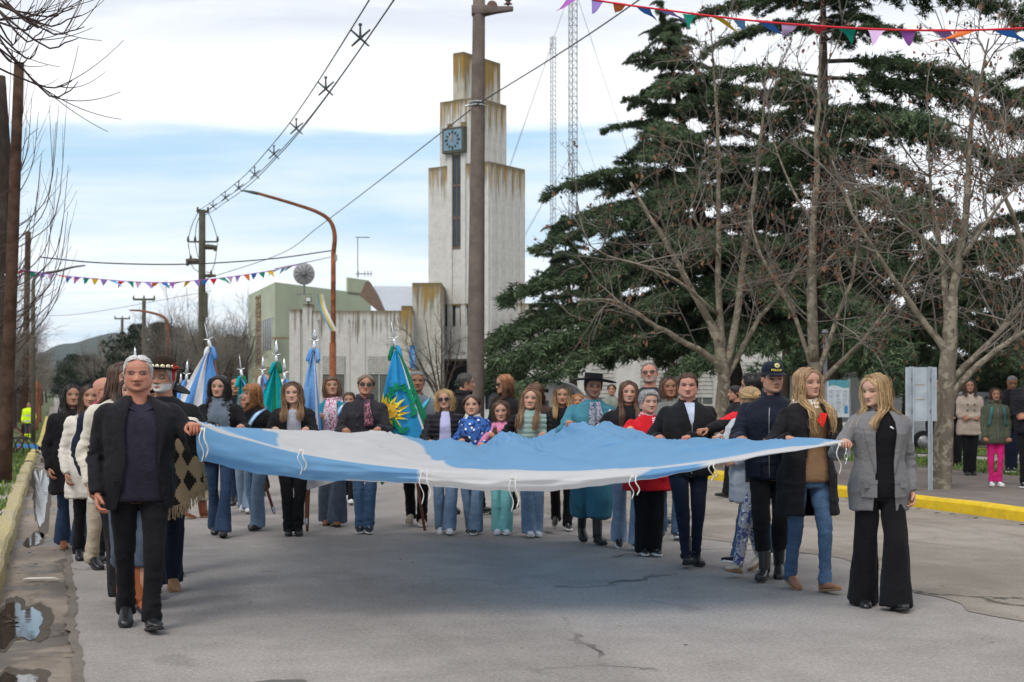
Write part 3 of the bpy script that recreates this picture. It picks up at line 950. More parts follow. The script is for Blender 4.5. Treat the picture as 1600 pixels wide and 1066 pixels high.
    if tr == 'skirt':
        zz = np.linspace(.10, .6, 10)
        w = np.interp(zz, [.1, .45, .6], [1.65, 1.15, 1]) 
        loft(ru, np.stack([0 * zz, 0 * zz, zz * H], 1), np.stack([np.interp(zz, tz, ta) * H * w, 0 * zz, 0 * zz], 1), np.stack([0 * zz, np.interp(zz, tz, tb) * H * w * 1.15, 0 * zz], 1), 20, 2)
    else:
        loft(ru, np.stack([0 * pz, pc, pz * H], 1), np.stack([pa, 0 * pa, 0 * pa], 1), np.stack([0 * pb, pb, 0 * pb], 1), 18, 2.2)
        prf = {'slim': (.076, .054, .043), 'straight': (.080, .058, .058), 'wide': (.080, .068, .084), 'flare': (.076, .053, .092), 'baggy': (.11, .135, .12), 'palazzo': (.084, .083, .118), 'tucked': (.086, .068, .058)}[tr]
        for s in (1, -1):
            Hp, K_, A2, pit = legs[s]
            hemz = sp.get('hem', .035) * H / 1.72
            end = A2 + np.array([0, .01, -.072 * k + hemz]) if tr not in ('baggy',) else K_ + (A2 - K_) * .55
            if tr == 'tucked': end = K_ + (A2 - K_) * .62
            pth = smooth_path([Hp + [0, 0, .03], Hp * .7 + K_ * .3, K_, K_ * .5 + end * .5, end], 16)
            rr = np.interp(np.linspace(0, 1, 16), [0, .25, .5, .75, 1], [prf[0] * fatk, prf[0] * fatk, prf[1] * (1 + (fatk - 1) * .6), (prf[1] + prf[2]) / 2, prf[2]]) * k
            if tr == 'baggy': rr[-1] *= .6; 
            tube(ru, pth, rr, 16, up=(0, 1, 0))
    V, F, Nn = remesh(ru, vox, 3)
    knee = legs[1][1][2]
    kk = np.exp(-((V[:, 2] - knee * .98) / .07) ** 2) + np.exp(-((V[:, 2] - .12 * k) / .09) ** 2) * (1.6 if tr in ('slim', 'straight', 'tucked') else .4) + .5 * np.exp(-((V[:, 2] - .47 * H) / .06) ** 2)
    cr = vnoise(V * [14, 14, 34] + V[:, [1, 2, 0]] * [6, 9, 4], 11 + sp['seed'])
    cr = 1 - 2 * np.abs(cr)
    V = V + Nn * (cr * (.0055 if tr in ('slim', 'straight', 'tucked', 'flare') else .0022) * kk)[:, None]
    V = fold(V, Nn, sp['seed'], .0085 if tr not in ('baggy', 'wide', 'palazzo', 'skirt') else .015, freq=(10, 10, 2.5), rf=(9, 9, 13) if tr in ('slim', 'straight', 'tucked') else (15, 15, 2.2))
    Tb = Buf(); Tb.add(V, F, 0)
    obj('trousers' if tr != 'skirt' else 'skirt', Tb, tm, root, True)
    # ---- upper garment
    def surf(x, zf, ease):
        a = np.interp(zf, tz, ta) * H + ease; bb = np.interp(zf, tz, tb) * H + ease; cc = np.interp(zf, tz, tc) * H
        q = np.clip(1 - np.abs(np.asarray(x) / a) ** 2.3, 0, 1) ** (1 / 2.3)
        return cc - bb * q
    top = sp['top']; hem = top.get('hem', .48); ease = top.get('ease', .027) * k
    slv = top.get('sleeve', 1.0)
    tu = Buf()
    zz = np.concatenate([np.linspace(hem, .46, 5, endpoint=False) if hem < .45 else [], tz[tz > max(hem, .455)]])
    if hem >= .46: zz = np.concatenate([[hem], tz[tz > hem + .005]])
    aa = np.interp(zz, tz, ta) * H + ease; bb = np.interp(zz, tz, tb) * H + ease; cc = np.interp(zz, tz, tc) * H
    fl = top.get('flare', .0)
    w = 1 + fl * np.clip((.56 - zz) / .25, 0, 1.5)
    aa = aa * w; bb = bb * w
    # blend shoulders
    aa[-1] = (.048 if m else .042) * H; bb[-1] = (.044 if m else .039) * H
    loft(tu, np.stack([0 * zz, cc, zz * H], 1), np.stack([aa, 0 * aa, 0 * aa], 1), np.stack([0 * bb, bb, 0 * bb], 1), 22, 2.3)
    if slv:
        bulk = top.get('bulk', 1.0) * 1.10
        for s in (1, -1):
            S, E, W, hd, hn, cu = arms[s]
            We = E + (W - E) * (slv if slv < 1 else .97)
            pth = smooth_path([S - [s * .07 * k, 0, -.012 * k], S + [s * .004, 0, .0], S * .55 + E * .45, E, E * .45 + We * .55, We], 18)
            rr = np.interp(np.linspace(0, 1, 18), [0, .2, .4, .6, .8, 1], [.044, .056, .052, .050, .045, .040]) * k * bulk * (1.0 if m else .92)
            rr = rr * (1 + (fatk - 1) * .5)
            tube(tu, pth, rr, 14)
    V, F, Nn = remesh(tu, vox, 4 if not top.get('stiff') else 3)
    # folds, stronger at the elbows
    for s in (1, -1):
        S, E, W, hd, hn, cu = arms[s]
        dE = np.exp(-(np.linalg.norm(V - E, axis=1) / (.10 * k)) ** 2)
        ax_ = (W - S) / np.linalg.norm(W - S)
        q = (V @ ax_)[:, None] * ax_ * 17 + V * 13
        V = V + Nn * ((1 - 2 * np.abs(vnoise(q, sp['seed'] + 7))) * (.015 * dE + .0025 * (np.abs(V[:, 0]) > shw * .95)) * (1 if slv else 0))[:, None]
    if top.get('puffer'):
        ar = np.abs(V[:, 0]) > (shw + .0)
        h = np.where(ar, V[:, 2], V[:, 2])
        V = V + Nn * ((np.abs(np.sin(h * math.pi / .052)) ** .55 - .55) * .016)[:, None]
        V = fold(V, Nn, sp['seed'] + 3, .005)
    else:
        V = fold(V, Nn, sp['seed'] + 3, top.get('fold', .008) * 1.5, freq=(11, 11, 4))
    if top.get('hemcut'):
        pass
    op = top.get('open')
    if op is not None:
        oz = np.array([q[0] for q in op]) * H; ow = np.array([q[1] for q in op]) * k
        wv = np.interp(V[:, 2], oz, ow)
        cenx = top.get('cx', 0) * k
        vx = V[:, 0] - cenx
        front = (V[:, 1] < np.interp(V[:, 2] / H, tz, tc) * H - .012) & (np.abs(vx) < shw * .95)
        inside = front & (np.abs(vx) < wv) & (Nn[:, 1] < .35)
        keep = ~(inside[F].all(1))
        Fk = F[keep]
        used = np.zeros(len(V), bool); used[Fk.ravel()] = True
        edge = used & inside
        V[edge, 0] = np.sign(vx[edge]) * wv[edge] + cenx
        V[edge, 1] += .006
        # a thin inner face so the edge has thickness
        Tb = Buf(); Tb.add(V, Fk, 0)
        idx = np.where(edge)[0]
    else:
        Tb = Buf(); Tb.add(V, F, 0)
    mats = top['mat'] if isinstance(top['mat'], list) else [top['mat']]
    if top.get('split') is not None:   # second colour by height or side
        C_ = V[Tb.f[0]].mean(1)
        Tb.m[0] = top['split'](C_, H, shw).astype(int)
    obj(top.get('name', 'jacket'), Tb, mats, root, True)
    if op is not None or sp.get('shirt'):
        sh = Buf()
        z2 = np.linspace(max(hem - .0, .47) if not sp.get('shirt_hem') else sp['shirt_hem'], sp.get('shirt_top', .848), 26)
        e2 = min(.020 * k, ease - .008)
        n_ = 40
        loft(sh, np.stack([0 * z2, np.interp(z2, tz, tc) * H, z2 * H], 1), np.stack([np.interp(z2, tz, ta) * H + e2, 0 * z2, 0 * z2], 1), np.stack([0 * z2, np.interp(z2, tz, tb) * H + e2, 0 * z2], 1), n_, 2.3)
        Vs = sh.verts(); sh.v = [Vs + (vnoise(Vs * [16, 16, 9], sp['seed'] + 9) * .004 + (1 - 2 * np.abs(vnoise(Vs * [7, 7, 22], sp['seed'] + 10))) * .003)[:, None] * np.array([.2, -1, 0])]
        obj('shirt', sh, sp.get('shirt') or mats[0], root, True)
    # lapels
    lp = top.get('lapel')
    if lp and op is not None:
        for s in (1, -1):
            n = 12
            z = np.linspace(lp, .842, n)
            wo = np.interp(z * H, oz, ow)
            wid = np.interp(np.linspace(0, 1, n), [0, .25, .75, .8, 1], [.004, .035, .075, .055, .03]) * k
            x1 = wo - .002; x2 = wo + wid
            y1 = surf(x1, z, ease) - .014; y2 = surf(x2, z, ease) - .016
            # raised roll against the neck
            A_ = np.stack([s * x1 + top.get('cx', 0) * k, y1, z * H], 1); B_ = np.stack([s * x2 + top.get('cx', 0) * k, y2, z * H], 1)
            M_ = (A_ + B_) / 2 + [0, -.008, 0]
            lb = Buf(); strip(lb, A_, M_); strip(lb, M_, B_); strip(lb, B_, B_ + [0, .014, 0]); strip(lb, A_ + [0, .014, 0], A_)
            obj('lapel', lb, mats[0], root, False)
    col_ = top.get('collar')
    if col_:
        cm, chh, cr_ = col_
        cbuf = Buf(); n = 26
        th = np.linspace(.35, 2 * math.pi - .35, n)
        rA = np.array([.052, .058, .062, .066]) * H / 1.72 * 1.15 * cr_; zs_ = np.array([.0, .55, 1.0, .35])
        rings = []
        for r_, zf in zip(rA, zs_):
            rings.append(np.stack([r_ * np.sin(th), .010 * H - r_ * np.cos(th) * 1.05, .838 * H + zf * chh * k - (np.cos(th) > .4) * .01 * 0 + .012 * np.cos(th) * -1], 1))
        V_ = np.concatenate(rings); cbuf.add(V_, grid_faces(4, n, False))
        obj('collar', cbuf, cm, root, True)
    sc = sp.get('scarf')
    if sc:
        sm, ends, fat_ = sc
        sb = Buf()
        th = np.linspace(0, 2 * math.pi, 29)
        for j in range(3):
            rr = (.056 + .012 * j) * H / 1.72 * 1.1 * fat_ ** .3
            pz_ = .848 * H + (.022 - .026 * j) * k + .02 * k * -np.cos(th)
            p_ = np.stack([rr * np.sin(th) * 1.05, .008 * H - rr * np.cos(th), pz_], 1)
            p_ = p_ + vnoise(p_ * 30, sp['seed'] + j)[:, None] * .006
            tube(sb, p_, (.021 * fat_ * k) * (1 + .2 * np.sin(th * 3 + j)), 8, flat=.9, caps=False)
        for s, ln in ends:
            n = 10; z = np.linspace(.84, .84 - ln, n)
            xc = s * np.interp(np.linspace(0, 1, n), [0, 1], [.03, .05]) * k
            yy = surf(xc, z, ease) - .024
            p_ = np.stack([xc, yy, z * H], 1)
            tube(sb, p_, np.interp(np.linspace(0, 1, n), [0, .3, 1], [.028, .04, .05]) * k * fat_, 10, flat=.35, up=(0, 1, 0))
        Vs = sb.verts(); sb.v = [Vs + (vnoise(Vs * [45, 45, 18], 5)[:, None] * .006)]
        so = obj('scarf', sb, sm, root, True)
        if sp.get('fringe_scarf'):
            fb = Buf()
            for s, ln in ends:
                for q in range(26):
                    t_ = q / 25
                    z = (.84 - ln * t_); x = s * (.03 + .02 * t_) * k + s * .045 * k
                    y = float(surf(x, z, ease)) - .03
                    tube(fb, [[x, y, z * H], [x + s * .03 + rng.normal(0, .006), y - .006, z * H - .02 + rng.normal(0, .01)]], .0022, 3)
            obj('fringe', fb, cloth('fringe_pale', (.45, .47, .5)), so, False)
    sa = sp.get('sash')
    if sa:
        cols, s0 = sa
        n = 22; t = np.linspace(0, 1, n)
        sb = Buf(); W_ = .12 * k
        for j, cm in enumerate(cols):
            lo, hi_ = j / len(cols) - .5, (j + 1) / len(cols) - .5
            def line(o):
                zf = .828 - t * .30; x = s0 * (.085 * H * (1 - t) - .08 * H * t)
                x = x + s0 * o * W_ * .85; z = zf * H + o * W_ * .75
                x = np.clip(x, -.1 * H, .1 * H)
                y = surf(x, np.clip(z / H, .5, .83), ease) - .018
                return np.stack([x, y, z], 1)
            strip(sb, line(lo), line(hi_), j)
        obj('sash', sb, cols, root, True)
    # zip / buttons
    if top.get('zip'):
        n = 10; z = np.linspace(max(hem + .01, .47), top.get('zip'), n); x = 0 * z
        zb = Buf(); tube(zb, np.stack([x, surf(x, z, ease) - .006, z * H], 1), .004, 5)
        obj('zip', zb, paint('zip_metal', (.5, .5, .52), .35, .5, metal=.8), root)
    if hi and not ch and tr != 'baggy' and not top.get('puffer') and sp['seed'] != 1 and top.get('name') != 'sweater' and not sp.get('shirt_hem'):
        for s in (1, -1):
            x = s * .115 * k; zf = .545; fb = Buf(); yv = float(surf(x, zf, ease)) - .012
            box(fb, (x, yv, zf * H), (.12 * k, .010, .028), rz=s * .55); box(fb, (x, yv + .003, zf * H - .06), (.115 * k, .008, .10), rz=s * .55)
            obj('pocket', fb, mats[0], root)
    if top.get('buttons'):
        bz, bx, bm_ = top['buttons']
        for z in bz:
            for x in bx:
                bb_ = Buf(); yv = float(surf(x * k, z, ease)) - .016
                th = np.arange(10) * .628
                V_ = np.concatenate([np.stack([x * k + r_ * np.cos(th), np.full(10, yv + dy), z * H + r_ * np.sin(th)], 1) for r_, dy in ((.013, .012), (.013, 0), (.009, -.003), (.0001, -.003))])
                bb_.add(V_, grid_faces(4, 10)); obj('button', bb_, bm_, root)
    # ---- shoes
    shk = sp.get('shoe', ('lace', paint('shoe_black', (.012, .012, .013), .35, .5), paint('sole_black', (.02, .02, .02), .8)))
    for s in (1, -1):
        Hp, K_, A2, pit = legs[s]
        A = np.array([A2[0], A2[1], A2[2] - .072 * k - (.02 * k if pit < -.05 else 0)])
        A[2] = max(A[2], 0.0)
        yw = R(-6 * s) * -1
        shoe(root, A, pit * -1 if pit < 0 else -pit, yw, k * (1.0 if m else .9), shk[0], shk[1], shk[2], 'shoe' if shk[0] not in ('boot', 'ankle', 'tallboot') else 'boot', hi)
    # ---- head wear
    def hobj(name, buf, mats, parent=root, smooth=True):
        return obj(name, buf.xf(hx_), mats, parent, smooth)
    if sp.get('glasses'):
        gm = sp['glasses']
        gb = Buf(); lb = Buf()
        big = sp.get('gbig', 1.0)
        for s in (-1, 1):
            th = np.linspace(0, 2 * math.pi, 17)
            cx, cz = s * .155, .49
            ex = np.stack([cx + .105 * big * np.cos(th), np.full(17, -.455) + .05 * (np.abs(cx + .1 * np.cos(th)) > .2), cz + .068 * big * np.sin(th) - .012 * (np.sin(th) < 0)], 1)
            tube(gb, ex, .010, 5, caps=False)
            rr = []
            for r_, dy in ((1, 0), (.55, -.015), (.001, -.02)):
                e = ex[:-1].copy(); c0 = np.array([cx, ex[:, 1].mean(), cz]); rr.append(c0 + (e - c0) * r_ + [0, dy, 0])
            lb.add(np.concatenate(rr), grid_faces(3, 16))
            tube(gb, [[s * .25, -.42, .51], [s * .34, -.28, .51], [s * .36, .02, .5]], .010, 5)
        tube(gb, [[-.06, -.465, .51], [0, -.49, .52], [.06, -.465, .51]], .010, 5)
        g = hobj('glasses', gb, paint('glasses_frame', (.02, .015, .015), .3, .5))
        lm_ = paint('lens_dark', (.012, .010, .010), .08, .6) if gm == 'dark' else None
        if gm == 'dark': hobj('lens', lb, lm_, g)
    ht = sp.get('hat')
    if ht:
        hb = Buf()
        if ht['kind'] == 'gaucho':
            br = ht.get('brim', .82); cz = ht.get('z', .74)
            a_ = np.arange(40) * 2 * math.pi / 40
            pr = [(.38, cz + .36), (.39, cz + .33), (.405, cz + .12), (.42, cz + .02), (.5, cz - .005), (br * .8, cz - .0), (br, cz + .03), (br + .01, cz + .045), (br * .8, cz + .025), (.43, cz + .03)]
            if ht.get('dome'): pr = [(.0, cz + .45), (.2, cz + .43), (.33, cz + .34)] + pr[2:]
            else: pr = [(.0, cz + .31), (.2, cz + .33)] + pr
            hb2 = Buf(); lathe(hb2, pr, 40)
            V_ = hb2.verts(); th = np.arctan2(V_[:, 1], V_[:, 0]); rr = np.hypot(V_[:, 0], V_[:, 1])
            V_[:, 2] += ht.get('wave', .06) * np.cos(2 * th) * ss(.42, br, rr) * -1; V_[:, 1] += .03; V_[:, 1] *= 1.08
            hb2.v = [V_]
            h_ = hobj('hat', hb2, ht['mat'])
            bb_ = Buf(); lathe(bb_, [(.425, cz + .03), (.43, cz + .05), (.42, cz + .12), (.41, cz + .125)], 30); bb_.move([0, .03, 0])
            hobj('hat_band', bb_, ht['band'], h_)
            if ht.get('strap'):
                sb = Buf(); tube(sb, smooth_path([[-.34, -.05, .7], [-.33, -.12, .3], [-.1, -.42, -.04], [0, -.44, -.05], [.1, -.42, -.04], [.33, -.12, .3], [.34, -.05, .7]], 22), .010, 4)
                hobj('chin_strap', sb, ht['mat'], h_)
            if ht.get('conchos'):
                for q in range(7):
                    a0 = -math.pi / 2 + (q - 3) * .42
                    cb_ = Buf(); u_, w_ = np.array([-math.sin(a0), math.cos(a0), 0]), np.array([0, 0, 1.])
                    cpt = np.array([.43 * math.cos(a0), .43 * math.sin(a0) + .03, cz + .085]); no = np.array([math.cos(a0), math.sin(a0), 0])
                    t6 = np.arange(10) * .628
                    V_ = np.concatenate([cpt + no * d_ + u_ * (r_ * np.cos(t6))[:, None] + w_ * (r_ * np.sin(t6))[:, None] for r_, d_ in ((.085, 0), (.08, .02), (.04, .03), (.001, .035))])
                    cb_.add(V_, grid_faces(4, 10)); hobj('concho', cb_, paint('silver_gold', (.62, .56, .38), .3, .5, metal=.6), h_)
                rb = Buf()
                for q in range(9):
                    a1 = rng.random() * 6.3; c0 = np.array([.44, -.12, cz + .08])
                    d_ = np.array([.06 * math.cos(a1) + .05, -.06 * abs(math.sin(a1)), .10 * math.sin(a1)])
                    tube(rb, [c0, c0 + d_, c0 + d_ * 1.6 + [0, 0, -.05 - .25 * (q > 5)]], [.02, .04, .025], 6, flat=.4)
                hobj('ribbon', rb, paint('red_ribbon', (.65, .02, .015), .6), h_)
        elif ht['kind'] == 'cap':
            lathe(hb, [(0, 1.13), (.12, 1.125), (.24, 1.09), (.335, 1.0), (.37, .86), (.37, .74), (.36, .735)], 32, sy=1.14); hb.move([0, .02, 0])
            h_ = hobj('cap', hb, ht['mat'])
            vb = Buf(); n = 15; a_ = np.linspace(-1.25, 1.25, n)
            I_ = np.stack([.37 * np.sin(a_), .02 - .41 * np.cos(a_), np.full(n, .745) ], 1)
            O_ = np.stack([.36 * np.sin(a_), -.05 - .68 * np.cos(a_) ** .7, np.full(n, .665) - .02 * np.cos(a_)], 1)
            strip(vb, I_, O_); strip(vb, O_, O_ + [0, .005, -.02]); strip(vb, O_ + [0, .005, -.02], I_ + [0, 0, -.02])
            hobj('visor', vb, ht['mat'], h_)
            # round emblem and the word
            t6 = np.arange(16) * math.pi / 8
            eb = Buf(); V_ = np.concatenate([np.stack([r_ * np.cos(t6), np.full(16, -.425 + d_) + .06 * (np.sin(t6) * r_ > 0.0) * 0 + np.sin(t6) * r_ * .30, .985 + r_ * np.sin(t6)], 1) for r_, d_ in ((.088, 0.02), (.088, -.015), (.05, -.02), (.001, -.02))])
            eb.add(V_, grid_faces(4, 16)); hobj('emblem', eb, paint('emblem_gold', (.70, .62, .28), .5), h_)
            eb = Buf(); V_ = np.concatenate([np.stack([r_ * np.cos(t6), np.full(16, -.445) + np.sin(t6) * r_ * .30, .985 + r_ * np.sin(t6)], 1) for r_ in (.05, .001)])
            eb.add(V_, grid_faces(2, 16)); hobj('emblem_centre', eb, paint('emblem_white', (.7, .75, .8), .5), h_)
            cu = bpy.data.curves.new('lettering', 'FONT'); cu.body = 'POLICIA'; cu.size = .105; cu.align_x = 'CENTER'; cu.extrude = .004; cu.offset = .003
            to = bpy.data.objects.new('lettering_tmp', cu); scene.collection.objects.link(to)
            dg = bpy.context.evaluated_depsgraph_get(); mm = bpy.data.meshes.new_from_object(to.evaluated_get(dg))
            V_ = np.empty(len(mm.vertices) * 3); mm.vertices.foreach_get('co', V_); V_ = V_.reshape(-1, 3)
            a_ = V_[:, 0] / .40
            V_ = np.stack([.40 * np.sin(a_), .02 - .45 * np.cos(a_) - V_[:, 2], .79 + V_[:, 1]], 1)
            V_ = hx_(V_); mm.vertices.foreach_set('co', V_.ravel()); mm.update()
            bpy.data.objects.remove(to)
            mm.materials.clear(); mm.materials.append(paint('letter_yellow', (.75, .6, .12), .6))
            o_ = bpy.data.objects.new('lettering', mm); o_.parent = h_; link(o_)
    sp['_fn'] = (surf, hx_, arms, legs, root, H, k, ease)
    return sp
# ================================================================== ground and street
def strip_sheet(s0, s1, u0, u1, dz, ns=6, nu=60, wob=None, z2=None):
    """sheet between offsets s0..s1 along u0..u1; uv = (s,u)"""
    s = np.linspace(s0, s1, ns + 1); t = np.linspace(0, 1, nu + 1)
    u = u0 + (u1 - u0) * t
    S, U = np.meshgrid(s, u)
    if wob: S = S + wob(S, U)
    X = RR[0] * S + DR[0] * U; Y = RR[1] * S + DR[1] * U
    Z = gz(Y) + dz
    b = Buf()
    b.add(np.stack([X, Y, Z], -1).reshape(-1, 3), grid_faces(nu + 1, ns + 1, False), 0, None, np.stack([S, U], -1).reshape(-1, 2))
    return b
def uvnode(N): return N.add('ShaderNodeUVMap', uv_map='UVMap').outputs[0]
def ground_mat(name, c1, c2, speck=.35, crack=None, rough=.9, scale=1.0, dirt=None, wet=None):
    m, N, b = material(name, rough, .25)
    co = uvnode(N)
    big = N.noise(co, .35 * scale, 5, .6, .3)
    mid = N.noise(co, 2.3 * scale, 5, .65)
    fine = N.noise(co, 38, 4, .85)
    grit = N.noise(co, 120, 3, .9)
    v = N.math('ADD', N.math('MULTIPLY', big, .6), N.math('MULTIPLY', mid, .4))
    c = N.mix(N.rng(v, .34, .66), c1, c2)
    st = N.noise(N.mapping(co, (1.4, .16, 1), (3, 1, 0)), 1.0, 5, .6, .4)
    c = N.mix(N.rng(st, .48, .72, 0, .28), c, tuple(x * .62 for x in c1))
    oil = N.noise(N.mapping(co, (1, .7, 1), (11, 5, 0)), 1.6, 3, .5, .3)
    c = N.mix(N.rng(oil, .66, .74, 0, .35), c, tuple(x * .5 for x in c1))
    f = N.math('ADD', N.math('MULTIPLY', N.rng(fine, .25, .75, -1, 1, False), speck * .5), N.math('MULTIPLY', N.rng(grit, .25, .75, -1, 1, False), speck * .5))
    hsv = N.add('ShaderNodeHueSaturation', {'Color': c, 'Value': N.math('ADD', 1.0, f)})
    c = hsv.outputs[0]
    if dirt:
        dn = N.noise(N.mapping(co, (1.2, .3, 1)), 1.0, 6, .7, .6)
        c = N.mix(N.rng(dn, .5, .68, 0, .8), c, dirt)
    h = N.math('ADD', N.math('MULTIPLY', fine, .4), N.math('MULTIPLY', grit, .3))
    if crack:
        dn = N.noise(co, 1.1, 4, .6)
        vec = N.add('ShaderNodeVectorMath', {0: co, 1: N.add('ShaderNodeCombineXYZ', {0: N.math('MULTIPLY', dn, .9), 1: N.math('MULTIPLY', N.noise(co, 2.7, 4), .7), 2: 0.}).outputs[0]}, operation='ADD').outputs[0]
        vo = N.add('ShaderNodeTexVoronoi', {'Vector': vec, 'Scale': crack[0]}, feature='DISTANCE_TO_EDGE')
        ck = N.rng(vo.outputs['Distance'], .002, crack[1], 1, 0)
        ck = N.math('MULTIPLY', ck, N.rng(N.noise(co, .5, 3), .5, .62))
        c = N.mix(N.math('MULTIPLY', ck, .75), c, (.03, .027, .022))
        h = N.math('SUBTRACT', h, N.math('MULTIPLY', ck, 1.5))
    setcol(N, b, c)
    if wet:
        wn = N.noise(co, wet[0], 5, .6, .5)
        w = N.rng(wn, wet[1], wet[1] + .06)
        c2_ = N.mix(w, c, N.mix(1.0, c, (.42, .40, .38), 'MULTIPLY'))
        setcol(N, b, c2_)
        N.l.new(N.rng(w, 0, 1, rough, .35), b.inputs['Roughness'])
    bump(N, b, N.math('ADD', h, N.math('MULTIPLY', mid, 1.2)), .8, .012)
    return m
m_asph = ground_mat('asphalt_worn', (.22, .20, .186), (.315, .287, .268), .95, (.22, .006))
m_conc = ground_mat('concrete_lane', (.20, .172, .142), (.31, .275, .235), .85, (.33, .012), dirt=(.17, .145, .12))
m_gut = ground_mat('gutter_concrete', (.17, .14, .11), (.30, .25, .205), .45, (.5, .01), dirt=(.09, .07, .052), wet=(.8, .52))
m_walk = ground_mat('pavement_concrete', (.26, .235, .215), (.36, .33, .31), .35, (.5, .01))
m_walkr = ground_mat('pavement_brown', (.12, .10, .09), (.20, .17, .15), .4)
m_lawn = ground_mat('lawn_soil', (.055, .075, .022), (.10, .12, .04), .6, dirt=(.10, .08, .05))
m_far = ground_mat('terrain_field', (.07, .085, .035), (.12, .12, .06), .3, scale=.05)
def wobr(S, U):
    return (vnoise(np.stack([U.ravel() * .7, S.ravel() * 0 + 1, S.ravel() * 0], 1), 2).reshape(S.shape) * .03 + vnoise(np.stack([U.ravel() * 6.3, S.ravel() * 0 + 1, S.ravel() * 0], 1), 2).reshape(S.shape) * .012) * (S < .3)
# terrain to the horizon
xs = np.concatenate([-np.geomspace(3000, 60, 14), np.linspace(-50, 50, 21), np.geomspace(60, 3000, 14)])
ys = np.concatenate([[-400, -60, -15], np.linspace(0, 70, 36), np.geomspace(80, 3400, 16)])
GX, GY = np.meshgrid(xs, ys)
b = Buf(); b.add(np.stack([GX, GY, gz(GY) - .03], -1).reshape(-1, 3), grid_faces(len(ys), len(xs), False), 0, None, np.stack([GX, GY], -1).reshape(-1, 2))
obj('ground', b, m_far, kind='structure')
obj('road', strip_sheet(.12, 10.85, -8, 52, 0.0, 40, 500, wobr), m_asph, kind='structure')
obj('road', strip_sheet(.12, 7.5, 52, 420, 0.0, 6, 60), m_asph, kind='structure')
def wobc(S, U):
    q = vnoise(np.stack([U.ravel() * .35, U.ravel() * 0, U.ravel() * 0], 1), 9).reshape(S.shape) * .55 + vnoise(np.stack([U.ravel() * 1.9, U.ravel() * 0, U.ravel() * 0], 1), 4).reshape(S.shape) * .12
    return q * np.clip((10.8 - S) / 4.0, 0, 1)
obj('parking_lane', strip_sheet(6.35, 10.84, -8, 52, .005, 12, 200, wobc), m_conc, kind='structure')
obj('side_street', strip_sheet(-60, .12, 41.6, 48.0, .004, 30, 4), m_asph, kind='structure')
obj('gutter', strip_sheet(-.40, .40, -8, 41.5, -.012, 4, 120), m_gut, kind='structure')
obj('gutter', strip_sheet(.09, .15, -8, 41.5, .004, 3, 700, lambda S, U: wobr(S, U) + .010 * vnoise(np.stack([U.ravel() * 9, S.ravel() * 30, 0 * S.ravel()], 1), 7).reshape(S.shape)), ground_mat('edge_dirt', (.10, .085, .068), (.19, .165, .14), .8, dirt=(.20, .17, .14)), kind='structure')
obj('gutter', strip_sheet(-.40, .14, 48.1, 200, -.012, 3, 60), m_gut, kind='structure')
def kerb(s0, w, h, u0, u1, col, name, seg, wear):
    m, N, bb = material(name + '_paint', .75, .3)
    co = N.coord(); n = N.noise(co, 3.5, 6, .7); n2 = N.noise(co, 28, 4, .7)
    c = N.mix(N.rng(n, .3, .7), tuple(x * .8 for x in col), col)
    c = N.mix(N.rng(N.math('ADD', N.math('MULTIPLY', n2, .6), N.math('MULTIPLY', n, .4)), wear, wear + .10), c, (.27, .24, .20))
    x, y, z = N.xyz(co)
    c = N.mix(N.rng(N.noise(co, 9, 5, .7), .55, .7, 0, .5), c, (.14, .12, .09))
    setcol(N, bb, c); bump(N, bb, n2, .4, .01)
    nu = int((u1 - u0) / .3)
    u = np.linspace(u0, u1, nu)
    prof = [(s0, -.05), (s0, h * .8), (s0 + .02, h * .97), (s0 + w * .5, h), (s0 + w - .02, h), (s0 + w, h * .8), (s0 + w, -.05)] if s0 > 0 else [(s0 - w, -.05), (s0 - w, h), (s0 - .03, h), (s0, h * .8), (s0 + .02, -.05)]
    V = []
    for uu in u:
        wv = .008 * math.sin(uu * 1.7) + .006 * math.sin(uu * 5.1)
        for s, z in prof:
            p = SU(s + wv, uu, z * (1 + .04 * math.sin(uu * 2.3 + s))); V.append(p)
    B = Buf(); B.add(V, grid_faces(nu, len(prof), False))
    return obj('kerb', B, m, kind='structure', smooth=False)
kerb(-.40, .17, .13, -8, 30.2, (.50, .41, .17), 'kerb_left', 3, .47)
kerb(-.40, .17, .13, 30.6, 41.4, (.60, .47, .16), 'kerb_left_b', 3, .52)
kerb(-.40, .17, .13, 48.2, 120, (.60, .47, .12), 'kerb_left_c', 3, .56)
kerb(10.85, .24, .15, -2, 33, (.72, .49, .015), 'kerb_right', 3, .60)
obj('verge', strip_sheet(-3.2, -.56, 29.4, 41.5, .10, 6, 20), m_lawn, kind='structure')
obj('pavement', strip_sheet(-9, -.56, 8, 29.4, .118, 8, 30), m_walk, kind='structure')
obj('pavement', strip_sheet(-9, -3.2, 29.4, 41.5, .115, 4, 12), m_walk, kind='structure')
obj('verge', strip_sheet(-14, -.56, 48.2, 160, .06, 8, 30), m_lawn, kind='structure')
obj('pavement', strip_sheet(11.08, 15.2, -2, 40, .13, 6, 40), m_walkr, kind='structure')
obj('lawn', strip_sheet(15.2, 18.2, -2, 40, .12, 6, 40), m_lawn, kind='structure')
obj('park_path', strip_sheet(18.2, 20.0, -2, 46, .10, 4, 40), m_walk, kind='structure')
obj('lawn', strip_sheet(20.0, 24.0, -2, 60, .12, 6, 40), m_lawn, kind='structure')
kerb(24.0, .25, .16, -2, 60, (.72, .49, .015), 'kerb_park', 3, .62)
obj('park_street', strip_sheet(24.2, 31, -2, 80, .0, 4, 30), m_asph, kind='structure')

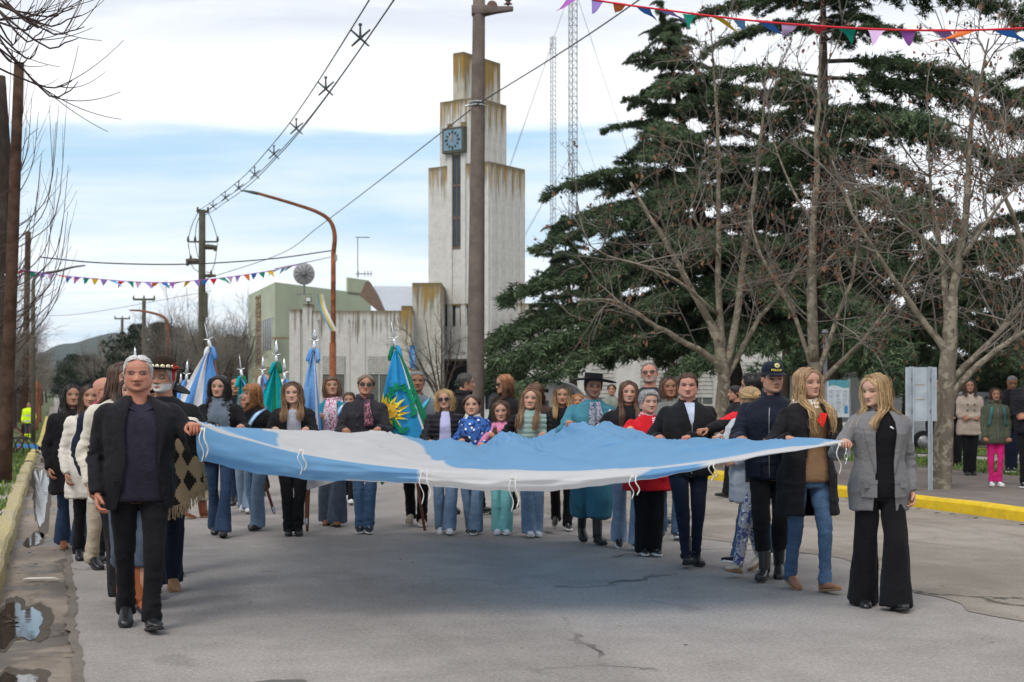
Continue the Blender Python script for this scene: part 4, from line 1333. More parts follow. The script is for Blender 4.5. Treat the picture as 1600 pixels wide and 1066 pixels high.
def grass_blades(name, regs, n, h, seed=1, lab=None):
    rng = np.random.default_rng(seed)
    b = Buf()
    for (s0, s1, u0, u1, dz, share) in regs:
        k = int(n * share)
        s = s0 + (s1 - s0) * rng.random(k); u = u0 + (u1 - u0) * rng.random(k)
        dens = vnoise(np.stack([s * 1.1, u * .8, 0 * s], 1), 5)
        ok = dens > -.45 + rng.random(k) * .5; s, u = s[ok], u[ok]; k = len(s)
        X = RR[0] * s + DR[0] * u; Y = RR[1] * s + DR[1] * u; Z = gz(Y) + dz
        a = rng.random(k) * 6.3; w = .012 + .01 * rng.random(k); hh = h * (.4 + .8 * rng.random(k))
        ln = rng.normal(0, .4, (k, 2)) * hh[:, None]
        B0 = np.stack([X - np.cos(a) * w, Y - np.sin(a) * w, Z], 1); B1 = np.stack([X + np.cos(a) * w, Y + np.sin(a) * w, Z], 1)
        T = np.stack([X + ln[:, 0], Y + ln[:, 1], Z + hh], 1)
        V = np.stack([B0, B1, T], 1).reshape(-1, 3)
        c = np.array([.085, .15, .03]) * (.6 + .8 * rng.random((k, 1))) + np.array([.06, .03, .0]) * (rng.random((k, 1)) < .2)
        b.add(V, np.arange(3 * k).reshape(-1, 3), 0, np.repeat(c, 3, 0))
    obj(name, b, attr_mat('grass_blade', .6, .3), kind='stuff', label=lab, cat='grass')
grass_blades('grass', [(-3.1, -.58, 29.6, 41.3, .10, .5), (-1.0, -.58, 17, 18.4, .12, .03), (-.75, -.56, 12, 29, .12, .03), (-12, -.6, 48.4, 100, .06, .44)], 30000, .09, 1, 'short green grass along the left kerb beyond the concrete pavement')
grass_blades('grass', [(15.3, 18.1, 2, 38, .12, .5), (20.1, 23.9, 2, 50, .12, .5)], 34000, .08, 2, 'mown green lawn of the park behind the right pavement')

# puddles, damp patches and litter
def blotch(cs, cu, rs, ru, dz, seed, n=90, gf=SU):
    rg = np.random.default_rng(seed); ph = rg.random(4) * 6.3
    a = np.arange(n) * 2 * math.pi / n
    r = 1 + .22 * np.sin(2 * a + ph[0]) + .16 * np.sin(3 * a + ph[1]) + .1 * np.sin(5 * a + ph[2]) + .05 * np.sin(9 * a + ph[3]) + .035 * np.sin(17 * a + ph[1]) + .025 * np.sin(29 * a + ph[2])
    V = [gf(cs, cu, dz)] + [gf(cs + rs * r[i] * math.cos(a[i]), cu + ru * r[i] * math.sin(a[i]), dz) for i in range(n)]
    b = Buf(); b.add(V, [[0, i + 1, (i + 1) % n + 1] for i in range(n)])
    return b
m_water, N, bb = material('puddle_water', .04, .6)
setcol(N, bb, (.035, .030, .024)); bump(N, bb, N.noise(N.coord(), 9, 3), .03, .01)
m_wet, N, bb = material('wet_concrete', .7, .12)
setcol(N, bb, N.mix(N.noise(N.coord(), 30, 4), (.055, .044, .034), (.10, .082, .064))); bump(N, bb, N.noise(N.coord(), 60, 3), .5, .006)
for cs, cu, rs, ru, sd in ((-.20, 24.3, .14, 5.4, 1), (-.24, 10.1, .13, 1.0, 2), (-.22, 7.9, .11, .42, 3), (-.2, 15.6, .08, .6, 4), (-.2, 34.5, .1, 1.6, 6)):
    obj('wet_patch', blotch(cs + .02, cu + .1, rs * 1.3, ru * 1.2, -.009, sd), m_wet, kind='structure')
    obj('puddle', blotch(cs, cu, rs, ru, -.006, sd), m_water, kind='structure')
m_damp, N, bb = material('damp_patch', .55, .3)
setcol(N, bb, N.mix(N.noise(N.coord(), 60, 3), (.08, .07, .06), (.13, .115, .10)))
obj('damp_patch', blotch(.98, 7.42, .32, .16, .004, 5), m_damp, kind='structure')
rngL = np.random.default_rng(5)
def debris(n, f, sz, cols, name, lab):
    b = Buf()
    for i in range(n):
        s, u = f(); p = SU(s, u, .004); r = sz * (.5 + rngL.random()); a = rngL.random() * 6.3
        k = 5; aa = a + np.arange(k) * 2 * math.pi / k
        rr = r * (.6 + .6 * rngL.random(k))
        V = np.stack([p[0] + rr * np.cos(aa), p[1] + rr * np.sin(aa) * .6, p[2] + rngL.random(k) * r * .35], 1)
        V = np.vstack([V, p + [0, 0, r * .3]])
        b.add(V, [[j, (j + 1) % k, k] for j in range(k)], 0, np.array(cols[rngL.integers(len(cols))]) * (.7 + .5 * rngL.random()))
    obj(name, b, attr_mat('litter_mix', .9, .2), kind='stuff', label=lab, cat='litter')
debris(160, lambda: (-.38 + .5 * rngL.random() ** 2, 7 + 33 * rngL.random()), .022, [(.10, .07, .04), (.05, .035, .02), (.20, .15, .10)], 'dead_leaves', 'small dead leaves and dirt caught in the left gutter')
debris(24, lambda: (-.33 + .10 * rngL.random(), 10.0 + .5 * rngL.random()), .022, [(.03, .025, .02), (.06, .05, .04)], 'dead_leaves', 'dark clump of wet leaves in the nearest gutter puddle')
debris(120, lambda: (.3 + 10 * rngL.random(), 7 + 18 * rngL.random()), .014, [(.10, .06, .035), (.07, .05, .04), (.2, .16, .12)], 'dead_leaves', 'scattered leaf bits and grit on the road surface')
debris(90, lambda: (10.55 + .28 * rngL.random(), 8 + 14 * rngL.random()), .03, [(.06, .045, .035), (.10, .07, .05)], 'dead_leaves', 'brown leaves gathered along the right yellow kerb')
b = Buf(); p = SU(-.10, 12.2, .01); loft(b, [p + [-.14, 0, 0], p + [-.1, 0, .008], p + [.1, .01, .01], p + [.15, .01, 0]], [[0, .01, 0], [0, .03, 0], [0, .03, 0], [0, .008, 0]], [[0, 0, .003], [0, 0, .006], [0, 0, .006], [0, 0, .003]], 8)
obj('paper_scrap', b, paint('paper_white', (.55, .53, .48), .8), label='crushed white paper strip lying in the left gutter', cat='litter')

# ================================================================== hills and far things
b = Buf(); n = 60
def hillrange(px0, px1, Y, prof, depth, name, col):
    xs_ = np.linspace(px0, px1, 80)
    top = np.interp(xs_, [p[0] for p in prof], [p[1] for p in prof])
    top = top + vnoise(np.stack([xs_ * .06, xs_ * 0, xs_ * 0], 1), 4) * 2.2
    V = []
    for f, hz in ((-.35, 0), (-.2, .35), (-.1, .7), (0, 1.0), (.15, .8), (.4, 0)):
        for i, x in enumerate(xs_):
            p = P(x, top[i], Y); z = max(p[2] + .65, 0) * hz * (1 + .08 * vnoise(np.array([[x * .1, f * 9, 0]]), 8)[0] * (hz < 1)) - .7
            V.append([p[0] * (1 + f * depth / Y * 1), Y + f * depth, z])
    B = Buf(); B.add(V, grid_faces(6, 80, False))
    obj(name, B, paint('hill_' + name, col, 1, .1, .2, .004), None, True, kind='structure')
hillrange(-300, 560, 2600, [(-300, 585), (40, 560), (96, 538), (128, 534), (150, 526), (178, 519), (200, 522), (230, 534), (300, 545), (420, 575), (560, 600)], 1500, 'hill', (.05, .065, .05))

# the air: hills fade to blue with distance
hb_ = Buf(); box(hb_, (0, 2100, 64), (9600, 5200, 131.4))
m_hz = bpy.data.materials.new('haze_air'); m_hz.use_nodes = True; m_hz.node_tree.nodes.clear()
N = NT(m_hz.node_tree); pv_ = N.add('ShaderNodeVolumePrincipled', {'Color': (.72, .80, .92, 1), 'Density': .00008, 'Anisotropy': .1})
N.l.new(pv_.outputs[0], N.add('ShaderNodeOutputMaterial').inputs['Volume'])
obj('haze', hb_, m_hz, kind='stuff')
# ================================================================== buildings
def stain_mat(name, base, amt=.5, ochre=.5):
    """old render with dark and ochre runs starting at the top edge; uv = (run, distance below top)"""
    m, N, b = material(name, .9, .2)
    uv = uvnode(N)
    u, v, _ = N.xyz(uv)
    streak = N.noise(N.mapping(uv, (5.5, .22, 1)), 1.0, 6, .7)
    streak2 = N.noise(N.mapping(uv, (2.1, .16, 1), (7, 0, 0)), 1.0, 5, .7)
    blot = N.noise(uv, 2.2, 6, .75)
    c = N.mix(N.rng(blot, .35, .7), base, tuple(x * .80 for x in base))
    run = N.rng(v, 0, 4.2, .45, .16)
    k1 = N.rng(streak, N.math('SUBTRACT', 1.00 - amt * .13, run), N.math('SUBTRACT', 1.14 - amt * .13, run), 0, .85)
    c = N.mix(k1, c, (.13, .105, .065))
    run2 = N.rng(v, 0, 3.0, .415, .12)
    k2 = N.rng(streak2, N.math('SUBTRACT', .98 - ochre * .13, run2), N.math('SUBTRACT', 1.10 - ochre * .13, run2), 0, .9)
    c = N.mix(k2, c, (.30, .19, .045))
    k3 = N.rng(N.math('ADD', v, N.math('MULTIPLY', N.math('SUBTRACT', blot, .5), .5)), .02, .35, .8, 0)
    c = N.mix(k3, c, (.14, .11, .06))
    flake = N.rng(N.noise(uv, 5, 6, .75), .60, .64, 0, .5)
    c = N.mix(flake, c, (.30, .27, .22))
    setcol(N, b, c); bump(N, b, N.math('ADD', blot, N.noise(uv, 20, 4)), .3, .02)
    MATS[name] = m
    return m
m_tower = stain_mat('tower_render', (.60, .585, .555), .95, .95)
m_tower2 = stain_mat('tower_render_old', (.50, .46, .38), 1.5, 1.5)
m_wing = stain_mat('wing_render', (.56, .545, .52), .8, .1)
def prism(b, pts, z0, z1, mat=0, top=True):
    """vertical prism over a ground polygon; uv = (run, below top)"""
    pts = [np.asarray(p, float)[:2] for p in pts]; n = len(pts)
    V = []; F = []; U = []; run = 0
    for i in range(n):
        a, c = pts[i], pts[(i + 1) % n]; L = np.linalg.norm(c - a)
        V += [[a[0], a[1], z0], [c[0], c[1], z0], [c[0], c[1], z1], [a[0], a[1], z1]]
        U += [[run, z1 - z0], [run + L, z1 - z0], [run + L, 0], [run, 0]]
        F.append([4 * i, 4 * i + 1, 4 * i + 2, 4 * i + 3]); run += L
    k = len(V); V += [[p[0], p[1], z1] for p in pts]; U += [[p[0], 0.] for p in pts]
    b.add(V, F, mat, None, U)
    if n == 4: b.f.append(np.array([[k, k + 1, k + 2, k + 3]]) + b.n - len(V)); b.m.append(np.array([mat]))
    else:
        b.f.append(np.array([[k, k + i, k + i + 1] for i in range(1, n - 1)]) + b.n - len(V)); b.m.append(np.full(n - 2, mat))
    return b
# ---- the clock tower: an extruded stepped front, turned 35 degrees
TY = 75.0
K0 = P(763, 610, TY)[:2]
a35 = R(35)
ew = np.array([-math.cos(a35), math.sin(a35)]); ed = np.array([math.sin(a35), math.cos(a35)])
TW, TD = 4.02, 3.42
def tz_(py): return CAMH + (610 - py) / FPX * TY
def tp(w, d): return K0 + ew * w * TW + ed * d * TD
tower = empty('clock_tower', (0, 0, 0), label='white stepped clock tower streaked with ochre and grey stains', cat='tower')
def tier(w0, w1, d0, d1, z0, z1, m, nm):
    b = Buf(); prism(b, [tp(w0, d0), tp(w0, d1), tp(w1, d1), tp(w1, d0)][::-1], z0, z1); return obj(nm, b, m, tower)
zb = -.9
T3, T2, T1 = tz_(252), tz_(149), tz_(76)
tier(0, 1, 0, 1, zb, T3, m_tower, 'lower_tier')
tier(.19, .80, -.004, .80, T3 - .0, T2, m_tower, 'middle_tier')
tier(.40, .575, -.01, .98, T2, T1 + .05, m_tower2, 'upper_tier')
# narrow flutes on the side faces
for w0, d0, z0, z1, cnt, dd in ((0, 0, zb, T3 - .1, 5, 1.0), (.19, 0, T3, T2 - .1, 5, .8), (.40, 0, T2, T1 - .1, 3, .98)):
    for i in range(cnt):
        d = d0 + dd * (i + .5) / cnt
        b = Buf(); prism(b, [tp(w0 - .012, d - .045), tp(w0 - .012, d + .045), tp(w0 + .001, d + .045), tp(w0 + .001, d - .045)][::-1], z0, z1)
        obj('rib', b, m_tower, tower)
# front pilasters round the tall slit window
wc = .51
for w0, w1, z0, z1, pr in ((wc - .15, wc - .075, 3.6, tz_(186), .03), (wc + .075, wc + .15, 3.6, tz_(186), .03)):
    b = Buf(); prism(b, [tp(w0, -pr), tp(w0, .001), tp(w1, .001), tp(w1, -pr)][::-1], z0, z1); obj('pilaster', b, m_tower, tower)
glass = paint('window_glass', (.025, .035, .045), .12, .6, .3, .8)
fr_ = paint('window_iron', (.16, .10, .06), .7)
b = Buf(); prism(b, [tp(wc - .072, -.006), tp(wc - .072, .02), tp(wc + .072, .02), tp(wc + .072, -.006)][::-1], tz_(385), tz_(237)); win = obj('window', b, glass, tower)
for py in (285, 336, 384, 238):
    b = Buf(); prism(b, [tp(wc - .074, -.012), tp(wc - .074, .0), tp(wc + .074, .0), tp(wc + .074, -.012)][::-1], tz_(py) - .05, tz_(py) + .05); obj('glazing_bar', b, fr_, win)
b = Buf(); prism(b, [tp(wc - .006, -.012), tp(wc - .006, .0), tp(wc + .006, .0), tp(wc + .006, -.012)][::-1], tz_(384), tz_(238)); obj('glazing_bar', b, fr_, win)
# windows low on the front (dark slots over the door)
for w in (.30, .42, .54, .66):
    b = Buf(); prism(b, [tp(w, -.006), tp(w, .02), tp(w + .045, .02), tp(w + .045, -.006)][::-1], tz_(508), tz_(476)); obj('slot', b, glass, tower)
b = Buf(); prism(b, [tp(.26, -.03), tp(.26, .0), tp(.74, .0), tp(.74, -.03)][::-1], tz_(476), tz_(473)); obj('ledge', b, m_tower2, tower)
b = Buf(); prism(b, [tp(.22, -.25), tp(.22, .0), tp(.80, .0), tp(.80, -.25)][::-1], tz_(561), tz_(556)); obj('door_canopy', b, paint('canopy_white', (.6, .6, .58), .6), tower)
b = Buf(); prism(b, [tp(.30, -.007), tp(.30, .02), tp(.74, .02), tp(.74, -.007)][::-1], zb, tz_(564)); obj('door', b, paint('door_dark', (.02, .022, .028), .4), tower)
# clock
clock = empty('clock', (0, 0, 0), parent=tower)
cz0, cz1 = tz_(234), tz_(194)
cx0, cx1 = .345, .70
def cbox(w0, w1, d0, d1, z0, z1, nm, m, par):
    b = Buf(); prism(b, [tp(w0, d0), tp(w0, d1), tp(w1, d1), tp(w1, d0)][::-1], z0, z1); return obj(nm, b, m, par)
cf = cbox(cx0, cx1, -.10, .001, cz0, cz1, 'frame', paint('clock_frame', (.07, .075, .06), .6), clock)
cbox(cx0 + .03, cx1 - .03, -.106, -.09, cz0 + .13, cz1 - .13, 'dial', paint('clock_dial', (.17, .27, .36), .4, .4, .08), clock)
ccw, ccz = (cx0 + cx1) / 2, (cz0 + cz1) / 2
m_mark = paint('clock_marks', (.02, .03, .045), .5); m_hand = paint('clock_hands', (.55, .35, .22), .5)
def flatquad(cw, cz, ang, r0, r1, wd, dd, nm, m):
    v = []
    for r, s in ((r0, -1), (r0, 1), (r1, 1), (r1, -1)):
        dx = r * math.sin(ang) + s * wd * math.cos(ang); dz = r * math.cos(ang) - s * wd * math.sin(ang)
        for dep in (dd, dd + .008):
            q = tp(cw - dx / TW, dep); v.append([q[0], q[1], cz + dz])
    b = Buf(); b.add(v, [[0, 2, 4, 6], [1, 3, 5, 7], [0, 1, 3, 2], [2, 3, 5, 4], [4, 5, 7, 6], [6, 7, 1, 0]]); obj(nm, b, m, clock)
for i in range(12): flatquad(ccw, ccz, i * math.pi / 6, .33, .46 if i % 3 else .49, .05 if i % 3 == 0 else .038, -.116, 'hour_mark', m_mark)
flatquad(ccw, ccz, R(-4), -.05, .34, .03, -.126, 'clock_hand', m_hand); flatquad(ccw, ccz, R(-14), -.04, .25, .04, -.126, 'clock_hand', m_hand)
# ---- wings
def WY(px, Y=72.): return np.array([(px - 800) / FPX * Y, Y])
def zz_(py, Y=72.): return CAMH + (610 - py) / FPX * Y
wing = empty('town_hall_wing', (0, 0, 0), label='low white town hall wing with stained parapet and roller shutters left of the tower', cat='building')
def blk(par, px0, px1, py1, Y, dep, m, nm, pz=-.9, py0=None, off=0):
    a, c = WY(px0, Y), WY(px1, Y); b = Buf()
    prism(b, [a + [0, off], c + [0, off], c + [0, dep], a + [0, dep]], pz if py0 is None else zz_(py0, Y), zz_(py1, Y)); return obj(nm, b, m, par)
blk(wing, 455, 645, 485.5, 72, 6, m_wing, 'wall')
blk(wing, 452, 469, 483, 71.9, 1, m_wing, 'pilaster'); blk(wing, 473, 487, 475, 71.9, 1, m_wing, 'pilaster'); blk(wing, 627, 643, 478, 71.9, 1, m_tower2, 'pilaster')
blk(wing, 644, 690, 442, 73, 5, stain_mat('annex_render', (.5, .48, .43), 1.3, 1.0), 'annex')
shut = paint('shutter_slats', (.42, .41, .38), .7); shl = paint('shutter_box', (.50, .49, .46), .7)
def shwin(par, px0, px1, py0, py1, Y, drop=.35):
    w = blk(par, px0, px1, py0, Y, .3, paint('glass_grey', (.10, .11, .10), .2, .5), 'window', py0=py1, off=-.02)
    pm = py0 + (py1 - py0) * drop
    nsl = 9
    for i in range(nsl):
        a, c = py0 + (pm - py0) * i / nsl, py0 + (pm - py0) * (i + .85) / nsl
        blk(w, px0, px1, a, Y, .1, shut, 'slat', py0=c, off=-.07)
    xm = (px0 + px1) / 2
    for x in (px0, xm, px1): blk(w, x - .6, x + .6, pm, Y, .1, shl, 'frame', py0=py1, off=-.06)
    blk(w, px0 - .6, px1 + .6, py1, Y, .1, shl, 'sill', py0=py1 + 2, off=-.12)
shwin(wing, 504, 539, 556, 640, 72); shwin(wing, 575, 610, 556, 640, 72)
for px in (470, 497, 545, 569, 616): blk(wing, px, px + 1.6, 500, 72, .2, m_wing, 'rib', off=-.05)
hall = empty('town_hall_wing', (0, 0, 0), label='long white town hall wing with roller shutters behind the cedars', cat='building')
blk(hall, 822, 1440, 486, 74, 7, m_wing, 'wall'); blk(hall, 770, 850, 474, 77, 8, m_wing, 'back_block')
for x0 in (862, 925, 1000, 1080, 1160, 1240, 1330): shwin(hall, x0, x0 + 34, 566, 632, 74, .85)
for px in range(842, 1430, 39): blk(hall, px, px + 2, 500, 74, .2, m_wing, 'rib', off=-.05)
# floodlight on the parapet
b = Buf(); q = WY(482, 71.8); box(b, (q[0], q[1], zz_(468.5)), (.30, .12, .24)); fl = obj('floodlight', b, paint('lamp_black', (.03, .03, .03), .5), label='small floodlight on top of the stained wing parapet', cat='light')
b = Buf(); box(b, (q[0], q[1] - .07, zz_(468.5)), (.24, .02, .18)); obj('lens', b, paint('lamp_lens', (.6, .62, .62), .3), fl)
b = Buf(); tube(b, [[q[0], q[1], zz_(475) - .02], [q[0], q[1], zz_(472)]], .04, 6); obj('bracket', b, paint('lamp_black', (.03, .03, .03)), fl)
# ---- green building
m_green = paint('green_render', (.42, .46, .34), .85, .2, .06, .5); m_greenp = paint('green_render_pale', (.46, .49, .38), .85, .2, .08, .6)
gb = empty('green_building', (0, 0, 0), label='pale green two storey building with stone strip and satellite antenna', cat='building')
GK = WY(430, 88.); GR = GK + np.array([math.cos(R(67)), math.sin(R(67))]) * 12.3; GL = GK + DR * 12.7; GB = GR + DR * 10
GT = zz_(441, 88)
b = Buf(); prism(b, [GK, GR, GB, GL], -.9, GT); obj('wall', b, m_green, gb)
def gface(t0, t1, z0, z1, off, nm, m, par=gb, base=None, dirv=None):
    base = GK if base is None else base; dirv = DR if dirv is None else dirv
    nrm = np.array([-dirv[1], dirv[0]]); nrm = nrm if nrm @ (-GK) > 0 else -nrm
    a, c = base + dirv * t0, base + dirv * t1
    b = Buf(); prism(b, [a + nrm * off, c + nrm * off, c - nrm * .1, a - nrm * .1], z0, z1); return obj(nm, b, m, par)
# stone strip of single stones
m_stone = paint('stone_tan', (.30, .22, .14), .9, .2, .3, 3)
r_ = random.Random(4)
z = 1.2
while z < GT - .35:
    h = r_.uniform(.22, .4); t = 6.2
    while t < 8.4:
        w = r_.uniform(.5, .9); gface(t, min(t + w, 8.5) - .05, z, z + h - .05, .06 + r_.random() * .05, 'stone', m_stone); t += w
    z += h
gface(.3, 6.0, GT - 2.2, GT - .5, .03, 'panel', m_greenp); gface(8.7, 12.6, GT - 3.0, GT - .3, .03, 'panel', m_greenp)
gw = gface(1.2, 5.2, zz_(546, 90), zz_(497, 90), .03, 'window', paint('glass_blue', (.10, .13, .16), .15, .6, .3, .5))
for t in (1.15, 2.2, 3.2, 4.2, 5.15): gface(t, t + .1, zz_(546, 90), zz_(497, 90), .07, 'glazing_bar', paint('bar_pale', (.45, .46, .44), .5), gw)
gface(-.1, 7.0, zz_(590, 90), zz_(574, 90), .5, 'awning', paint('awning_ochre', (.30, .25, .15), .8)); gface(-.2, 5.5, zz_(530, 88), zz_(527, 88), .4, 'cornice', m_stone, dirv=np.array([.99, .14]))
g2 = np.array([math.cos(R(67)), math.sin(R(67))])
gface(9.0, 12.0, GT - .2, zz_(433, 96), 0, 'roof_block', m_green, base=GK, dirv=g2)
# aerials on the roof
def aerial(px, py0, py1, Y, lab, yagi=True):
    b = Buf(); tube(b, [P(px, py0, Y), P(px, py1, Y)], .03, 5); e = obj('aerial', b, paint('aerial_grey', (.16, .17, .17), .5), label=lab, cat='antenna')
    bb = Buf()
    c = P(px, py1, Y); tube(bb, [c + [-.15, 0, 0], c + [.8, 0, 0]], .025, 4)
    for i in range(6): tube(bb, [c + [.05 + i * .14, -.3, .0], c + [.05 + i * .14, .3, 0]], .015, 4)
    obj('boom', bb, paint('aerial_grey', (.16, .17, .17)), e)
aerial(559, 434, 371, 92, 'thin television aerial mast on the green building roof')
b = Buf(); c = P(567, 428, 90)
tube(b, [P(556, 428, 90), P(581, 428, 90)], .03, 4)
for px in (560, 570, 575, 580): tube(b, [P(px, 423, 90), P(px, 433, 90)], .02, 4)
obj('aerial', b, paint('aerial_grey', (.16, .17, .17)), label='low comb shaped aerial on the roof block of the green building', cat='antenna')
# round grid antenna
dish = empty('dish_antenna', tuple(P(475, 428, 87)), label='round grey radial antenna on a post above the green building', cat='antenna')
md, N, bb_ = material('dish_mesh', .6, .3)
setcol(N, bb_, (.30, .30, .31))
b = Buf(); lathe(b, [(.001, .05), (.3, .04), (.66, -.04), (.68, -.02), (.66, .0), (.3, .07), (.001, .08)], 32); b.xf(lambda v: np.stack([v[:, 0] * .97, -v[:, 2], v[:, 1]], 1)); obj('disc', b, md, dish, True)
for i in range(12):
    a = i * math.pi / 6; b = Buf(); tube(b, [[.12 * math.cos(a), -.10, .12 * math.sin(a)], [.60 * math.cos(a + .25), -.09, .60 * math.sin(a + .25)]], .035, 5, flat=.4); obj('spoke', b, paint('spoke_dark', (.13, .13, .135), .6), dish)
b = Buf(); tube(b, [[0, -.08, 0], [0, -.30, 0]], .12, 10); tube(b, [[0, .1, 0], [0, .12, -1.25]], .06, 8); box(b, (0, .1, -1.25), (.95, .1, .05)); obj('post', b, paint('aerial_grey', (.16, .17, .17)), dish)
# brown gable and metal roof between
gab = empty('gable_roof', (0, 0, 0), label='brown gable end with pale metal roof between the green and white buildings', cat='roof')
b = Buf(); Yg = 78.
q = [P(562, 462, Yg), P(571, 441, Yg), P(576, 439, Yg), P(602, 486, Yg), P(590, 486, Yg)]
V = [p for p in q] + [p + [0, 1.2, 0] for p in q]; n = 5
b.add(V, [[0, 1, 2, 3, 4]] , 0); b.add(V, [[i, (i + 1) % n, (i + 1) % n + n, i + n] for i in range(n)], 0)
obj('gable', b, paint('gable_brown', (.17, .12, .09), .9), gab)
b = Buf(); q = [P(584, 447, 80), P(648, 448, 80), P(648, 486, 77), P(603, 486, 77)]; V = q + [p - [0, 0, .1] for p in q]
b.add(V, [[0, 1, 2, 3], [4, 5, 6, 7], [0, 1, 5, 4], [1, 2, 6, 5], [2, 3, 7, 6], [3, 0, 4, 7]]); obj('metal_roof', b, paint('roof_zinc', (.40, .43, .47), .4, .5, .05), gab)

# ================================================================== poles, lamps, wires
m_pole = paint('pole_concrete', (.15, .12, .105), .9, .2, .15, 3, bumpy=.3); m_poled = paint('pole_concrete_dark', (.085, .08, .06), .9, .2, .15, 3)
m_wire = paint('wire_black', (.02, .02, .022), .6); m_rust = paint('rust_brown', (.22, .075, .03), .8, .3, .25, 6)
m_steel = paint('steel_grey', (.30, .31, .32), .4, .5, .1, 5, metal=.4); m_wood = paint('pole_wood', (.075, .045, .032), .95, .1, .3, 5, bumpy=.5)
gp = lambda px, Y: np.array([(px - 800) / FPX * Y, Y, float(gz(Y))])
def rpole(name, px0, px1, pytop, Y, r0, r1, mat, **kw):
    e = empty(name, tuple(gp(px0, Y)), **kw)
    o0 = gp(px0, Y); b = Buf(); top = P(px1, pytop, Y) - o0
    tube(b, smooth_path([[0, 0, -.2], top * .5, top], 6), np.linspace(r0, r1, 6), 18); obj('shaft', b, mat, e, True)
    return e, o0
bp, o0 = rpole('power_pole', 742, 749, -60, 38, .25, .155, m_pole, label='tall concrete power pole with crossarm in front of the clock tower', cat='pole')
L_ = lambda px, py, Y=38.: P(px, py, Y) - o0
b = Buf(); loft(b, [L_(737, 17), L_(755, 17), L_(775, 16), L_(800, 14), L_(802, 14)], [[0, .16, 0], [0, .2, 0], [0, .12, 0], [0, .09, 0], [0, .08, 0]], [[0, 0, .13], [0, 0, .14], [0, 0, .09], [0, 0, .06], [0, 0, .05]], 12, 5); obj('crossarm', b, m_pole, bp)
b = Buf(); lathe(b, [(.001, -.02), (.12, -.02), (.14, 0), (.12, .02), (.001, .02)], 20); b.xf(lambda v: np.stack([v[:, 0], v[:, 2], v[:, 1]], 1)).move(L_(769, 9)); obj('insulator_disc', b, paint('porcelain_brown', (.12, .05, .03), .3, .6), bp)
b = Buf(); lathe(b, [(.02, -.2), (.02, -.05), (.12, -.03), (.07, .0), (.05, .05), (.1, .07), (.06, .12), (.03, .16)], 16); b.move(L_(794, 5)); obj('insulator', b, MATS['porcelain_brown'], bp, True)
b = Buf(); 
for py in (160, 165): lathe(b, [(.205, -.012), (.222, -.012), (.222, .012), (.205, .012)], 18, c=L_(745.5, py))
tube(b, [L_(733, 165), L_(727, 166)], .03, 6); obj('clamp', b, paint('galvanised', (.5, .51, .52), .35, .5, metal=.6), bp)
up, o1 = rpole('utility_pole', 315, 316, 328, 70, .20, .16, m_poled, label='concrete utility pole with staggered crossarms and hanging jumper wires', cat='pole')
L1 = lambda px, py, dy=0: P(px, py, 70) - o1 + [0, dy, 0]
for a, c, py, th_, nm in ((309, 325, 331, .08, 'crossarm'), (294, 340, 378, .05, 'crossarm'), (313, 338, 386, .14, 'crossarm'), (291, 318, 408, .14, 'crossarm'), (311, 337, 431, .09, 'crossarm')):
    b = Buf(); tube(b, [L1(a, py), L1((a + c) / 2, py), L1(c, py + (1 if th_ > .1 else 0))], [th_ * .8, th_, th_ * .8], 6, flat=1.1); obj(nm, b, m_poled, up)
for px, py in ((294, 374), (305, 374), (340, 374), (298, 403), (330, 427), (309, 328), (325, 328)):
    b = Buf(); lathe(b, [(.02, -.15), (.06, -.1), (.07, .0), (.05, .05), (.05, .12), (.02, .14)], 8, c=L1(px, py)); obj('insulator', b, m_poled, up)
for px, py in ((336, 389), (293, 412)):
    b = Buf(); lathe(b, [(.001, -.06), (.12, -.05), (.12, .05), (.001, .06)], 10); b.xf(lambda v: np.stack([v[:, 2], v[:, 0], v[:, 1]], 1)).move(L1(px, py)); obj('insulator_disc', b, m_poled, up)
for pts in ([(310, 331), (300, 352), (294, 374)], [(314, 333), (307, 352), (305, 374)], [(325, 331), (333, 350), (340, 374)], [(294, 380), (296, 392), (298, 405)], [(340, 380), (336, 408), (330, 425), (322, 425)], [(305, 380), (309, 400), (313, 404)], [(298, 410), (303, 420), (313, 426)]):
    b = Buf(); tube(b, smooth_path([L1(*p) for p in pts], 10), .018, 4); obj('jumper_wire', b, m_wire, up)
b = Buf(); box(b, L1(321, 477), (.18, .3, 1.2)); obj('junction_box', b, m_poled, up)
# insulated cable bundle with cross spacers running towards the camera
cab = empty('power_cable', (0, 0, 0), label='three wire overhead cable with cross shaped spacers rising to the top edge', cat='cable')
cpx = [(318, 331, 70), (333, 323, 66), (352, 309, 61), (373, 294, 56), (398, 273, 51), (428, 241, 45), (463, 201, 39), (509, 139, 32.5), (563, 60, 27), (612, -14, 23.5), (640, -60, 22)]
cc = np.array([P(*p) for p in cpx]); cs_ = smooth_path(cc, 80)
for off in ((-.22, 0, .1), (.22, 0, .12), (.0, 0, -.2)):
    b = Buf(); tube(b, cs_ + np.array(off), .014, 5); obj('wire', b, m_wire, cab)
for p in cc[1:9]:
    b = Buf(); 
    for a in ((.25, .22), (-.25, .22), (.22, -.2), (-.22, -.2), (0, .34)): tube(b, [p, p + np.array([a[0], 0, a[1]]) * .75], [.026, .018], 6)
    lathe(b, [(.001, -.02), (.035, -.02), (.035, .02), (.001, .02)], 8, c=p + [0, 0, .26]); obj('spacer', b, paint('spacer_green', (.03, .045, .05), .5), cab)
def wire(pts, r, lab, n=40):
    b = Buf(); tube(b, smooth_path([P(*p) for p in pts], n), r, 5); obj('wire', b, m_wire, label=lab, cat='wire')
wire([(1300, -215, 22), (1000, -1, 29), (880, 80, 33), (746, 163, 37.8)], .016, 'single overhead wire from the big pole clamp to the top right')
